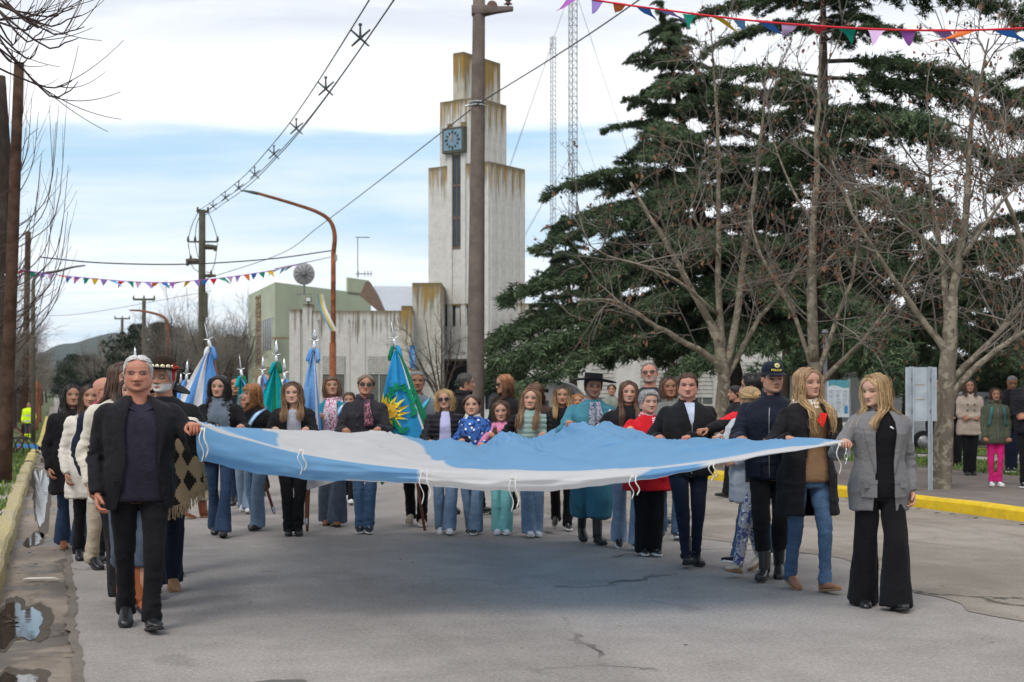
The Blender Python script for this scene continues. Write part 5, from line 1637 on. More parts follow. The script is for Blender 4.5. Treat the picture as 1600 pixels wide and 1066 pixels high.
wire([(744, 165, 37.8), (600, 277, 50), (500, 353, 60), (440, 396, 68), (322, 436, 70)], .016, 'single overhead wire from the big pole down to the far utility pole')
wire([(62, 402, 45), (160, 411, 47), (290, 413, 49), (420, 405, 50), (517, 392, 50)], .022, 'dark telephone line crossing above the bunting to the rusty lamp post')
wire([(516, 402, 50), (470, 412, 45), (430, 420, 40)], .012, 'thin stay line tied to the rusty lamp post', 10)
wire([(-40, 470, 60), (100, 493, 80), (330, 455, 70)], .012, 'thin faint wire low above the far trees', 20)
wire([(150, 0, 60), (60, 40, 50), (20, 98, 30)], .008, 'faint drop wire reaching the wooden pole top', 20) if False else None
# rusty lamp post
lp_, o2 = rpole('street_lamp', 520, 521, 392, 50, .10, .085, m_rust, label='rust brown street lamp with long curved arm beside the white wing', cat='street lamp')
L2 = lambda px, py: P(px, py, 50) - o2
b = Buf(); tube(b, smooth_path([L2(521, 396), L2(523, 368), L2(516, 346), L2(497, 332), L2(460, 319), L2(402, 302)], 26), np.linspace(.085, .05, 26), 10); obj('arm', b, m_rust, lp_, True)
b = Buf(); tube(b, [L2(404, 303), L2(396, 301), L2(380, 298)], [.05, .06, .03], 8); obj('lamp_head', b, paint('lamp_green', (.05, .09, .08), .5), lp_, True)
b = Buf(); tube(b, [L2(520, 700), L2(520, 536)], .12, 10); obj('sleeve', b, m_rust, lp_, True)
b = Buf(); box(b, L2(524, 403), (.12, .12, .2)); obj('bracket', b, m_steel, lp_)
# left lamp and posts
ll, o3 = rpole('street_lamp', 52, 52, 446, 58, .10, .08, m_poled, label='grey green street lamp with arm curving right above the left trees', cat='street lamp')
L3 = lambda px, py: P(px, py, 58) - o3
b = Buf(); tube(b, smooth_path([L3(52, 450), L3(53, 438), L3(62, 429), L3(90, 424), L3(112, 418), L3(133, 415)], 20), np.linspace(.08, .03, 20), 8); obj('arm', b, m_poled, ll, True)
rl, o4 = rpole('street_lamp', 262, 262, 512, 85, .12, .1, m_rust, label='short rusty lamp post far down the street beside the pines', cat='street lamp')
b = Buf(); L4 = lambda px, py: P(px, py, 85) - o4
tube(b, smooth_path([L4(262, 514), L4(260, 500), L4(248, 492), L4(222, 486), L4(203, 485)], 16), np.linspace(.1, .05, 16), 8); obj('arm', b, m_rust, rl, True)
for px, py, w, Y, lab in ((225, 468, 17, 120, 'far T shaped power pole behind the pines, the taller of two'), (191, 498, 12, 170, 'farthest T shaped power pole above the hill')):
    e, oo = rpole('power_pole', px, px, py, Y, .2, .16, m_poled, label=lab, cat='pole')
    b = Buf(); tube(b, [P(px - w, py, Y) - oo, P(px + w, py, Y) - oo], .1, 6); obj('crossarm', b, m_poled, e)
    for dx in (-w, 0, w):
        b = Buf(); lathe(b, [(.03, 0), (.09, .1), (.05, .3), (.02, .35)], 8, c=P(px + dx * .95, py, Y) - oo); obj('insulator', b, m_poled, e)
wp, o5 = rpole('wooden_pole', 6, 30, 98, 22, .11, .075, m_wood, label='leaning dark wooden pole at the left edge', cat='pole')
b = Buf(); tube(b, [P(18, 430, 22) - o5 - [.1, 0, 0], P(18, 430, 22) - o5 + [.1, 0, 0]], .02, 6); obj('bolt', b, m_steel, wp)
rpole('wooden_pole', 38, 44, 362, 62, .15, .12, m_wood, label='shorter wooden pole just right of the leaning one', cat='pole')
rpole('red_post', 43, 44, 555, 66, .08, .08, m_rust, label='rust red post among the left trees, nearest of three', cat='post')
rpole('red_post', 58, 58, 595, 75, .08, .08, m_rust, label='rust red post among the left trees, middle of three', cat='post')
rpole('red_post', 63, 63, 600, 95, .08, .08, m_rust, label='rust red post among the left trees, farthest of three', cat='post')
# lattice masts
def mast(px, pyt, w, Y, lab, rm):
    g = gp(px, Y); e = empty('radio_mast', tuple(g), label=lab, cat='mast'); top = P(px, pyt, Y)[2] - g[2]
    mm = paint('mast_paint', (.16, .17, .19), .6)
    pts = [np.array([w * math.cos(a), w * math.sin(a), 0]) for a in (0.4, 2.5, 4.6)]
    for p in pts:
        b = Buf(); tube(b, [p, p + [0, 0, top]], rm, 4); obj('leg', b, mm, e)
    b = Buf(); st = w * 1.5; z = 0; k = 0
    while z < top:
        for i in range(3):
            a, c = pts[i], pts[(i + 1) % 3]
            tube(b, [a + [0, 0, z], c + [0, 0, min(z + st, top)]], rm * .55, 3, caps=False); tube(b, [a + [0, 0, z], c + [0, 0, z]], rm * .5, 3, caps=False)
        z += st
    obj('bracing', b, mm, e, kind='stuff')
    for sx, zt in ((-1, .98), (1, .98), (-1, .6), (1, .6)):
        b = Buf(); tube(b, [[0, 0, top * zt], [sx * top * .35, 8, 0]], .02, 3); obj('guy_wire', b, m_wire, e)
mast(895, -40, .40, 120, 'tall lattice radio mast rising beyond the top edge left of the cedar', .035)
mast(864, 57, .42, 190, 'fainter lattice mast with pointed tip between tower and tall mast', .035)

# ================================================================== bunting
PENC = {'r': (.62, .015, .03), 'g': (.0, .25, .17), 'b': (.03, .16, .50), 'y': (.70, .42, .01), 'o': (.70, .16, .03), 'p': (.35, .10, .42), 'v': (.32, .22, .58), 'l': (.62, .42, .66), 'c': (.15, .36, .66)}
def bunting(pts, cols, sp_, w, h, lab, seed, rope, ropec, blow):
    e = empty('bunting', (0, 0, 0), label=lab, cat='bunting')
    P3 = smooth_path([P(*p) for p in pts], 200)
    b = Buf(); tube(b, P3, rope, 5, flat=1); obj('cord', b, paint('cord_' + ropec, PENC[ropec] if ropec in PENC else (.3, .2, .3), .7), e)
    d = np.r_[0, np.cumsum(np.linalg.norm(np.diff(P3, axis=0), axis=1))]
    rg = np.random.default_rng(seed); t = sp_ * .5; i = 0
    while t + w < d[-1]:
        A_ = np.array([np.interp(t, d, P3[:, j]) for j in range(3)]); B_ = np.array([np.interp(t + w, d, P3[:, j]) for j in range(3)])
        bl = blow * (rg.random() * 1.3 - .1); dn = np.array([rg.normal(0, .15), bl * h, -h * math.cos(min(bl, 1.35))])
        n = 6; V = []
        for r in range(n):
            f = r / (n - 1)
            for q in range(4):
                g = q / 3; p = (A_ * (1 - g) + B_ * g) * (1 - f) + ((A_ + B_) / 2) * f + dn * f
                p = p + np.array([0, .03 * math.sin(g * 5 + i) * f * w * 3, .012 * math.sin(f * 6 + i)]); V.append(p)
        B = Buf(); B.add(V, grid_faces(n, 4, False)); c = cols[i % len(cols)]
        m = MATS.get('pennant_' + c)
        if not m:
            m, N, bb = material('pennant_' + c, .6, .3); setcol(N, bb, PENC[c]); bb.inputs['Transmission Weight'].default_value = 0; MATS['pennant_' + c] = m
        obj('pennant', B, m, e, True); t += sp_; i += 1
bunting([(26, 421, 34), (110, 432, 34.5), (225, 441, 35), (300, 439, 35.5), (400, 427, 36), (466, 414, 36.5)], 'rgvlobpgyvcrglvobpgyvbrglvobgyccgpll', .205, .165, .165, 'far string of coloured pennants crossing over the street', 3, .008, 'p', .25)
bunting([(880, -12, 13.2), (940, 2, 12.9), (1047, 17, 12.5), (1180, 33, 12.0), (1330, 44, 11.6), (1480, 48, 11.3), (1640, 43, 11)], 'pvobvgycblrglpvobr', .243, .150, .13, 'near string of coloured pennants on a red ribbon at the top right', 8, .009, 'r', 1.15)
# ================================================================== trees
def bark_mat(name, c1, c2, patch=None, sc=5):
    m, N, b = material(name, .92, .15)
    co = N.coord()
    n = N.noise(N.mapping(co, (1, 1, .35)), sc, 6, .7)
    c = N.mix(N.rng(n, .35, .65), c1, c2)
    if patch:
        v = N.noise(co, 7, 4, .6, .8)
        c = N.mix(N.rng(v, .52, .57), c, patch)
    setcol(N, b, c); bump(N, b, N.noise(N.mapping(co, (1, 1, .3)), 26, 4), .6, .012)
    return m
m_cbark = bark_mat('cedar_bark', (.035, .026, .020), (.075, .058, .045))
m_pbark = bark_mat('plane_bark', (.105, .088, .068), (.185, .158, .122), (.25, .22, .165))
m_dbark = bark_mat('dark_bark', (.035, .026, .022), (.075, .058, .05))
m_twig = paint('twig_brown', (.19, .168, .145), .95, .1, .3, 1)
m_twigd = paint('twig_dark', (.075, .055, .046), .95, .1, .3, 1)
m_needle = attr_mat('cedar_needles', .75, .2)
m_deadleaf = attr_mat('dead_leaf', .85, .15)

def cedar_branch(seed, L=4.0, wid=1.15, dens=1.0, droop=.2):
    rg = np.random.default_rng(seed)
    b = Buf()
    n = 12; t = np.linspace(0, 1, n)
    main = np.stack([L * t, .25 * np.sin(t * 4 + seed) * t, L * (.06 * np.sin(t * math.pi) - droop * t ** 2.2)], 1)
    tube(b, main, np.interp(t, [0, 1], [.055, .008]), 6, 0)
    paths = []; tips = []
    nsec = int(30 * dens)
    for i in range(nsec):
        q = .10 + .9 * (i + rg.random()) / nsec
        p0 = np.array([np.interp(q, t, main[:, j]) for j in range(3)])
        side = 1 if i % 2 else -1
        ln = wid * (1.0 - .72 * q) * (.65 + .6 * rg.random()) * (1 if q > .2 else .6)
        a = R(rg.uniform(38, 70)) * side
        d = np.array([math.cos(a), math.sin(a), rg.normal(.02, .12)])
        s = np.linspace(0, 1, 6)[:, None]
        pth = p0 + d * ln * s + np.array([0, 0, -.30]) * ln * s ** 2
        paths.append(pth); k = max(5, int(ln * 20))
        for j in range(k):
            f = (j + .5) / k
            tips.append((p0 + d * ln * f + np.array([0, 0, -.30 * ln * f * f]) + rg.normal(0, .05, 3), d, i))
    for j in range(10): 
        tips.append((main[-1] + rg.normal(0, .07, 3), np.array([1, 0, -.3]), -1)); tips.append((main[-3] + rg.normal(0, .1, 3), np.array([1, 0, -.3]), -1))
    for j in range(24):
        q = rg.uniform(.2, 1); tips.append((np.array([np.interp(q, t, main[:, k]) for k in range(3)]) + rg.normal(0, .06, 3), np.array([1, 0, 0]), -2))
    many_tubes(b, np.array(paths), np.tile(np.linspace(.014, .004, 6), (len(paths), 1)), 3, 1, 0)
    V = []; C = []
    lum = rg.random(nsec + 3)
    for p, d, i in tips:
        m_ = 15
        dd = rg.normal(0, .55, (m_, 3)) + d * .75 + [0, 0, -.45 * (rg.random() < .5)]
        dd /= np.linalg.norm(dd, axis=1)[:, None]
        ln = rg.uniform(.07, .20, (m_, 1)); w = np.cross(dd, rg.normal(0, 1, (m_, 3))); w /= np.linalg.norm(w, axis=1)[:, None]; w *= .013 + .012 * rg.random((m_, 1))
        o = p + rg.normal(0, .035, (m_, 3))
        V.append(np.stack([o - w, o + w, o + dd * ln], 1).reshape(-1, 3))
        base = np.array([.036, .062, .030]) * (1 - lum[i]) + np.array([.105, .15, .075]) * lum[i]
        c = base * (.6 + .8 * rg.random((m_, 1))); C.append(np.repeat(c, 3, 0))
    V = np.concatenate(V); C = np.concatenate(C)
    b.add(V, np.arange(len(V)).reshape(-1, 3), 1, C)
    me = b.mesh('branch'); me.materials.append(m_cbark); me.materials.append(m_needle)
    return me
CB = [cedar_branch(100 + i, 4.0, (1.2, 1.0, 1.35, 1.1, 1.25)[i], 1.0, (.16, .24, .12, .30, .05)[i]) for i in range(5)]
def cedar(base, top, prof, label, seed, whorl=.34, z0=1.8, explicit=(), skip=None, lim=None):
    rg = np.random.default_rng(seed)
    base = np.asarray(base, float); top = np.asarray(top, float)
    e = empty('cedar_tree', tuple(base), label=label, cat='tree', group='cedars in the park')
    ax = top - base; H = ax[2]
    b = Buf(); t = np.linspace(0, 1, 14)
    pts = ax[None] * t[:, None] + np.stack([.12 * np.sin(t * 5 + seed), .1 * np.cos(t * 4), 0 * t], 1) * (1 - t[:, None])
    tube(b, pts, np.interp(t, [0, .1, .6, 1], [.36, .26, .14, .015]) * H / 12, 10); obj('trunk', b, m_cbark, e, True)
    z = z0; k = 0; a = rg.random() * 6
    while z < H * .985:
        f = z / H
        r = np.interp(f, [p[0] for p in prof], [p[1] for p in prof])
        cnt = 2 if f < .9 else 3
        for c in range(cnt):
            a += 2.4 + rg.normal(0, .35)
            if skip and skip(f, a % (2 * math.pi), rg): continue
            L = r * rg.uniform(.72, 1.12)
            o = bpy.data.objects.new('branch', CB[rg.integers(len(CB))]); o.parent = e
            o.location = tuple(pts[0] * 0 + np.array([np.interp(f, t, pts[:, j]) for j in range(3)]) + [0, 0, rg.normal(0, .12)])
            pitch = np.interp(f, [0, .5, .85, 1], [.06, .0, -.22, -1.0]) + rg.normal(0, .10)
            o.rotation_euler = (rg.normal(0, .18), pitch, a)
            s = L / 4.0; w = max(s, min(.8, s * 1.5)) * rg.uniform(.85, 1.2); o.scale = (s, w, max(s, .5))
            link(o)
        z += whorl * (1.0 if f < .75 else .6) * rg.uniform(.7, 1.3)
    for (zf, az, L, dz, pt) in explicit:
        o = bpy.data.objects.new('branch', CB[rg.integers(3)]); o.parent = e
        o.location = tuple(np.array([np.interp(zf, t, pts[:, j]) for j in range(3)])); o.rotation_euler = (0, pt, R(az)); o.scale = (L / 4, L / 4 * .75, L / 4 * .8); link(o)
    return e
PY = lambda px, py, Y: P(px, py, Y)
c1b = gp(1165, 41); c1t = P(1033, 10, 41)
ex1 = [(.22, 178, 7.4, 0, -.02), (.24, 200, 7.0, 0, -.05), (.30, 185, 6.8, 0, .0), (.33, 165, 6.6, 0, .02), (.40, 190, 6.0, 0, .04), (.43, 172, 5.8, 0, -.02), (.24, 215, 7.0, 0, .0), (.50, 182, 4.8, 0, 0), (.56, 175, 4.2, 0, .02), (.62, 186, 4.2, 0, -.04), (.26, 190, 7.6, 0, .05)]
cedar(c1b, c1t, [(0, 5.4), (.25, 5.4), (.5, 4.8), (.62, 3.7), (.73, 2.8), (.81, 1.7), (.9, .85), (1, .2)], 'tall pointed cedar with drooping limbs reaching toward the clock tower', 1, .30, 3.5, ex1)
ex2 = [(.835, 175, 3.6, 0, -.02), (.80, 188, 3.4, 0, .08), (.70, 182, 4.6, 0, -.02), (.86, 5, 5.4, 0, .02), (.73, -4, 6.0, 0, .12), (.70, 8, 5.6, 0, .14), (.62, 0, 5.6, 0, .15), (.92, 178, 2.8, 0, .0), (.55, 180, 4.4, 0, .05)]
cedar(gp(1292, 39), P(1285, -130, 39), [(0, 5.0), (.3, 5.0), (.5, 4.4), (.66, 3.2), (.8, 3.0), (.92, 2.4), (1, .3)], 'massive cedar with thick bare trunk and tiered limbs, crown cut by the top edge', 2, .42, 3.2, ex2, skip=lambda f, a, rg: .55 < f < .84 and rg.random() < .62)
cedar(gp(1690, 40), P(1680, -120, 40), [(0, 5.2), (.4, 4.4), (.7, 3.0), (1, .4)], 'cedar at the far right whose limbs enter over the edge', 3, .46, 2.0)
cedar(gp(905, 60), P(880, 345, 60), [(0, 3.5), (.5, 2.6), (1, .5)], 'smaller cedar in front of the hall wing below the radio mast', 4, .34, 4.6)
cedar(gp(1420, 56), P(1415, 330, 56), [(0, 7), (.5, 5.6), (.8, 3.5), (1, .4)], 'dark cedar deep in the park between the two right plane trees', 5, .40, 3.0)
cedar(gp(1225, 60), P(1225, 330, 60), [(0, 7.5), (.5, 5.6), (.8, 3.2), (1, .4)], 'dark cedar deep in the park behind the massive one', 6, .40, 4.0)
cedar(gp(1560, 50), P(1570, 400, 50), [(0, 5.5), (.5, 4.6), (.8, 3), (1, .4)], 'dark cedar deep in the park behind the spectators', 7, .40, 1.4)
cedar(gp(1050, 58), P(1050, 330, 58), [(0, 6.0), (.5, 4.8), (.8, 2.5), (1, .4)], 'dark cedar behind the tall pointed one', 8, .42, 5.0)

# ---- bare branching trees
def branchy(limbs, seed, depth=3, twig_len=(1.4, .8, .45), n1=7, n2=4, n3=4, up=.25, rad_floor=.006, spread=.9):
    """limbs: list of (points, r0, r1). returns limb buffer, twig buffer, ends"""
    rg = np.random.default_rng(seed)
    LB = Buf(); T = [[], [], []]; ends = []
    def sub(p, d, L, lev):
        S = 6; s = np.linspace(0, 1, S)
        perp = rg.normal(0, 1, 3); perp -= d * (perp @ d)
        k = rg.normal(0, .16)
        pth = p + d * (L * s)[:, None] + perp * (k * L * s ** 2)[:, None] + np.array([0, 0, 1]) * (up * L * s ** 2 * rg.uniform(-.3, 1))[:, None] + rg.normal(0, .025 * L, (S, 3)) * s[:, None]
        T[lev].append(pth)
        if lev < 2:
            for _ in range((n2, n3)[lev]):
                q = rg.uniform(.2, 1.0); pp = np.array([np.interp(q, s, pth[:, j]) for j in range(3)])
                dd = d + rg.normal(0, spread * .75, 3); dd /= np.linalg.norm(dd)
                sub(pp, dd, twig_len[lev + 1] * rg.uniform(.5, 1.25), lev + 1)
        else: ends.append(pth[-1]); ends.append(pth[3])
    for pts, r0, r1, nn in limbs:
        sp_ = smooth_path(pts, 18)
        sp_ = sp_ + rg.normal(0, r0 * .12, sp_.shape) * np.sin(np.linspace(0, math.pi, 18))[:, None]
        tube(LB, sp_, np.linspace(r0, r1, 18), 10)
        tg = np.gradient(sp_, axis=0); tg /= np.linalg.norm(tg, axis=1)[:, None]
        for i in range(max(3, int(nn * .66))):
            q = rg.uniform(.25, 1); j = int(q * 17)
            dd = tg[j] * .6 + rg.normal(0, spread, 3) * [1, 1, .7] + [0, 0, up]; dd /= np.linalg.norm(dd)
            sub(sp_[j], dd, twig_len[0] * rg.uniform(.6, 1.2) * (1.15 - .4 * q), 0)
    TB = Buf()
    for lev, (ra, rb_) in enumerate(((.0135, .007), (.0075, .004), (.0045, .0028))):
        if T[lev]: many_tubes(TB, np.array(T[lev]), np.tile(np.linspace(ra, max(rb_, .003), 6), (len(T[lev]), 1)), 4 if lev < 2 else 3, 1)
    return LB, TB, np.array(ends)
def leaves_on(ends, n, rg, size=.05):
    k = len(ends); idx = rg.integers(0, k, n); p = ends[idx] + rg.normal(0, .03, (n, 3)) + [0, 0, -.03]
    a = rg.normal(0, 1, (n, 3)); a /= np.linalg.norm(a, axis=1)[:, None]; c = np.cross(a, rg.normal(0, 1, (n, 3))); c /= np.linalg.norm(c, axis=1)[:, None]
    s = size * rg.uniform(.5, 1.2, (n, 1)); d = np.array([0, 0, -1]) * s * .5
    V = np.stack([p, p + a * s * .5 + d, p + d * 2 + c * s * .3, p - a * s * .5 + d], 1).reshape(-1, 3)
    col = np.array([.15, .075, .045]) * (.5 + 1.0 * rg.random((n, 1)))
    b = Buf(); b.add(V, np.arange(4 * n).reshape(-1, 4), 0, np.repeat(col, 4, 0)); return b
def seedballs(ends, n, rg):
    b = Buf(); idx = rg.integers(0, len(ends), n)
    o = np.array([[1, 0, 0], [0, 1, 0], [-1, 0, 0], [0, -1, 0], [0, 0, 1], [0, 0, -1]]) * .022
    f = np.array([[0, 1, 4], [1, 2, 4], [2, 3, 4], [3, 0, 4], [1, 0, 5], [2, 1, 5], [3, 2, 5], [0, 3, 5]])
    for i in idx:
        p = ends[i]; q = p - [0, 0, rg.uniform(.08, .18)]
        tube(b, [p, q], .002, 3, 0, caps=False); b.add(o + q, f)
    return b
def plane_tree(base, Y, trunk, limbs, seed, label, rt, nleaf=700, dY=1.0):
    rg = np.random.default_rng(seed)
    o = gp(*base[:1], Y)
    e = empty('plane_tree', tuple(o), label=label, cat='tree', group='bare plane trees along the right pavement')
    def cv(l, k=0):
        n = len(l); dd = rg.uniform(-1, 1) * dY
        return [P(px, py, Y + dd * i / max(1, n - 1)) - o for i, (px, py) in enumerate(l)]
    rt = rt * .88; b = Buf(); tp_ = smooth_path([np.array([0, 0, -.1])] + [P(px, py, Y) - o for px, py in trunk], 16)
    rr = np.linspace(rt, rt * .74, 16); rr[0] *= 1.25; rr[1] *= 1.12
    main = max(limbs, key=lambda l: l[1])
    q_ = smooth_path([P(px, py, Y) - o for px, py in main[0][:3]], 6)[1:4]
    tp_ = np.vstack([tp_, q_]); rr = np.concatenate([rr, np.linspace(rt * .70, main[1] * .7, 3)])
    tube(b, tp_ + np.random.default_rng(seed).normal(0, rt * .05, tp_.shape), rr, 14, up=(0, 1, 0)); obj('trunk', b, m_pbark, e, True)
    ll = [(cv(l), r0 * .74, r1 * .8, nn) for (l, r0, r1, nn) in limbs]
    LB, TB, ends = branchy(ll, seed)
    obj('limbs', LB, m_pbark, e, True, kind='stuff'); obj('twigs', TB, m_twig, e, True, kind='stuff')
    obj('dead_leaves', leaves_on(ends, nleaf, rg, .075), m_deadleaf, e, kind='stuff')
    obj('seed_balls', seedballs(ends, 130, rg), m_twigd, e, kind='stuff')
    return e
plane_tree((1128,), 26.5, [(1128, 650), (1130, 610), (1132, 578)], [
    ([(1131, 585), (1118, 520), (1085, 460), (1050, 395), (1010, 330), (985, 285)], .12, .03, 12),
    ([(1130, 588), (1112, 560), (1060, 530), (1010, 500), (960, 470), (905, 470)], .10, .02, 11),
    ([(1132, 582), (1124, 480), (1122, 380), (1123, 250), (1117, 140), (1112, 60)], .10, .015, 15),
    ([(1133, 585), (1150, 500), (1163, 400), (1178, 300), (1190, 200), (1196, 120)], .11, .015, 14),
    ([(1134, 590), (1152, 560), (1185, 500), (1225, 450), (1260, 400)], .09, .02, 10),
    ([(1120, 490), (1060, 440), (1000, 415), (950, 400), (915, 380)], .05, .012, 10),
    ([(1122, 400), (1090, 350), (1060, 300), (1050, 250)], .04, .012, 7)], 31, 'bare pale plane tree behind the police officer, leftmost of the pavement row', .17, 750)
plane_tree((1277,), 25.0, [(1277, 650), (1275, 600), (1272, 560)], [
    ([(1272, 565), (1268, 470), (1271, 370), (1275, 260), (1279, 150), (1284, 70)], .13, .018, 17),
    ([(1274, 590), (1262, 555), (1240, 490), (1215, 445), (1190, 400), (1170, 340)], .07, .015, 11),
    ([(1276, 590), (1292, 545), (1310, 490), (1330, 440), (1340, 370), (1335, 300)], .075, .015, 13),
    ([(1280, 600), (1310, 570), (1350, 530), (1388, 480), (1430, 430)], .08, .018, 11),
    ([(1270, 440), (1300, 400), (1340, 370), (1380, 330)], .05, .012, 9),
    ([(1271, 350), (1240, 300), (1215, 240), (1200, 190)], .04, .01, 8)], 32, 'bare plane tree with very upright stem between the two blonde women', .15, 750)
plane_tree((1468,), 20.6, [(1472, 700), (1476, 640), (1482, 560)], [
    ([(1481, 575), (1475, 545), (1440, 500), (1400, 440), (1365, 390), (1330, 330), (1300, 250)], .085, .015, 14),
    ([(1484, 570), (1487, 480), (1500, 400), (1512, 300), (1516, 200), (1530, 130), (1545, 60)], .11, .015, 18),
    ([(1483, 570), (1478, 470), (1468, 380), (1455, 300), (1450, 220)], .08, .015, 13),
    ([(1478, 640), (1500, 600), (1540, 560), (1590, 525), (1640, 500)], .085, .03, 9),
    ([(1482, 600), (1510, 570), (1560, 520), (1600, 470), (1650, 420)], .08, .02, 12),
    ([(1505, 400), (1540, 350), (1580, 300), (1620, 270)], .05, .012, 11),
    ([(1500, 430), (1450, 380), (1400, 340), (1380, 280)], .04, .012, 9)], 33, 'bare plane tree with mottled trunk rooted at the yellow kerb beside the steel sign', .185, 850)
plane_tree((1640,), 24, [(1640, 640), (1640, 560)], [
    ([(1640, 570), (1620, 460), (1590, 360), (1560, 280), (1530, 180)], .10, .015, 14),
    ([(1640, 570), (1645, 450), (1630, 300), (1600, 180)], .1, .015, 14),
    ([(1640, 600), (1600, 540), (1560, 470), (1530, 430)], .07, .015, 12)], 34, 'bare plane tree outside the right edge with twigs reaching in', .17, 600)

# small shrubby tree in front of the white wing
o = gp(700, 58); e = empty('bare_tree', tuple(o), label='small bare fan shaped tree before the town hall door', cat='tree')
ll = []
for px, py in ((640, 520), (665, 500), (690, 490), (705, 520), (655, 560), (635, 545), (680, 540), (720, 530)):
    ll.append(([P(692, 640, 58) - o, P(690 + (px - 690) * .35, 600, 58) - o, P(690 + (px - 690) * .75, (600 + py) / 2, 58) - o, P(px, py, 58) - o], .05, .012, 6))
LB, TB, ends = branchy(ll, 41, twig_len=(1.1, .6, .35), spread=.6)
obj('limbs', LB, m_twigd, e, kind='stuff'); obj('twigs', TB, m_twigd, e, kind='stuff')

# ---- winter trees down the street: shared meshes, dense brown brush
def brush_tree(seed, H=6.5, W=3.0, tall=1.0, mat=None, nl=9, whips=False):
    rg = np.random.default_rng(seed); ll = []
    tr = np.array([[0, 0, -.2], [rg.normal(0, .1), 0, H * .18], [rg.normal(0, .2), rg.normal(0, .1), H * .36]])
    b = Buf(); tube(b, smooth_path(tr, 8), np.linspace(.24, .19, 8), 10)
    for i in range(nl):
        a = i * 2.4; r = W * rg.uniform(.5, 1) * .5
        t0 = tr[2]; z1 = H * rg.uniform(.65, 1.0)
        ll.append(([t0, t0 + [r * .45 * math.cos(a), r * .45 * math.sin(a), (z1 - t0[2]) * .35], t0 + [r * math.cos(a), r * math.sin(a), (z1 - t0[2])]], .10, .02, 11))
    LB, TB, ends = branchy(ll, seed, twig_len=(1.3, .8, .55) if not whips else (1.8, .9, .5), n2=6, n3=5, up=.55 if whips else .3, spread=.7)
    me1 = b.merge(LB).mesh('trunk', True); me1.materials.append(m_dbark)
    me2 = TB.mesh('twigs'); me2.materials.append(m_twig)
    return me1, me2
LABN = {}
ORD = 'nearest second third fourth fifth sixth seventh eighth ninth tenth eleventh twelfth thirteenth fourteenth fifteenth sixteenth seventeenth eighteenth nineteenth twentieth twenty-first twenty-second twenty-third twenty-fourth twenty-fifth farthest'.split()
BT = [brush_tree(51 + i, (6.5, 7.2, 5.8)[i], (4.0, 3.6, 4.4)[i]) for i in range(3)]
PT = [brush_tree(61 + i, 6.0, 3.0, whips=True, nl=7) for i in range(2)]
def place(meshes, x, y, sc, rz, label, group, nm='bare_tree'):
    LABN[label] = LABN.get(label, 0) + 1
    e = empty(nm, (x, y, float(gz(y))), rz, label=label.replace('#', 'first' if 'from the left' in label and LABN[label] == 1 else ORD[min(LABN[label] - 1, 25)]), cat='tree', group=group)
    for me, n_ in zip(meshes, ('trunk', 'twigs')):
        o = bpy.data.objects.new(n_, me); o.parent = e; link(o)
        if n_ == 'twigs': o['kind'] = 'stuff'
    e.scale = (sc, sc, sc)
    return e
rgT = np.random.default_rng(77)
u = 50.0; i = 0
while u < 300:
    p = SU(-2.1 + rgT.normal(0, .25), u)
    place(BT[i % 3], p[0], p[1], .80 + .2 * rgT.random(), rgT.random() * 6.3, 'bare winter tree, # in the receding row along the left verge', 'bare trees along the left verge'); i += 1; u += 6.5 * (1 + u / 250)
for j in range(9):
    p = SU(-6.5 + rgT.normal(0, 1.2), 55 + j * 16)
    place(BT[j % 3], p[0], p[1], 1.05 + .2 * rgT.random(), rgT.random() * 6.3, 'bare winter tree, # of those behind the left verge row', 'bare trees behind the left verge')
for px, Y, sc in ((272, 84, 1.1), (296, 92, 1.15), (330, 80, .98), (352, 98, 1.15), (372, 84, 1.0), (392, 106, 1.0)):
    q = gp(px, Y); place(PT[int(px) % 2], q[0], q[1], sc, px, 'pollarded bare tree with upright whips, # from the left of its group' , 'pollarded trees across the street', 'pollarded_tree')
THK = {}
for px, Y, sc in sorted(((150, 170, 1.2), (168, 200, 1.3), (185, 160, 1.15), (205, 185, 1.45), (222, 150, 1.2), (240, 170, 1.4), (258, 140, 1.1), (285, 170, 1.4), (310, 150, 1.3), (335, 165, 1.45), (360, 150, 1.3), (385, 160, 1.3), (130, 300, 1.5), (112, 330, 1.3), (96, 360, 1.2), (180, 290, 1.9), (215, 300, 2.0))):
    q = gp(px, Y); place(BT[int(px) % 3], q[0], q[1], sc, px, 'far brown bare tree right of the road end, # from the left in its thicket', 'far bare trees in the thicket')
# far evergreens as clumps of foliage cards
def evergreen(seed, H, W, col):
    rg = np.random.default_rng(seed); V = []; C = []
    for c in range(46):
        zc = rg.uniform(.25, 1) * H; rr = W * .5 * (1 - .5 * abs(zc / H - .55)) * rg.random() ** .5; a = rg.random() * 6.3
        cen = np.array([rr * math.cos(a), rr * math.sin(a), zc]); s = rg.uniform(.5, 1.0) * W * .16; lum = rg.uniform(.6, 1.3)
        m_ = 90; d = rg.normal(0, 1, (m_, 3)); d /= np.linalg.norm(d, axis=1)[:, None]; o = cen + d * s * rg.random((m_, 1)) ** .4 * [1.3, 1.3, .7]
        w = rg.normal(0, .12, (m_, 3)); w2 = rg.normal(0, .12, (m_, 3)); V.append(np.stack([o - w, o + w, o + w2 * 1.6], 1).reshape(-1, 3)); C.append(np.repeat(np.array(col) * lum * (.6 + .8 * rg.random((m_, 1))), 3, 0))
    b = Buf(); V = np.concatenate(V); b.add(V, np.arange(len(V)).reshape(-1, 3), 0, np.concatenate(C)); return b
eg = [evergreen(1, 8, 7, (.022, .036, .02)), evergreen(2, 9, 5, (.018, .03, .02)), evergreen(3, 7, 8, (.03, .042, .022))]
egm = [b_.mesh('crown') for b_ in eg]
for me in egm: me.materials.append(m_needle)
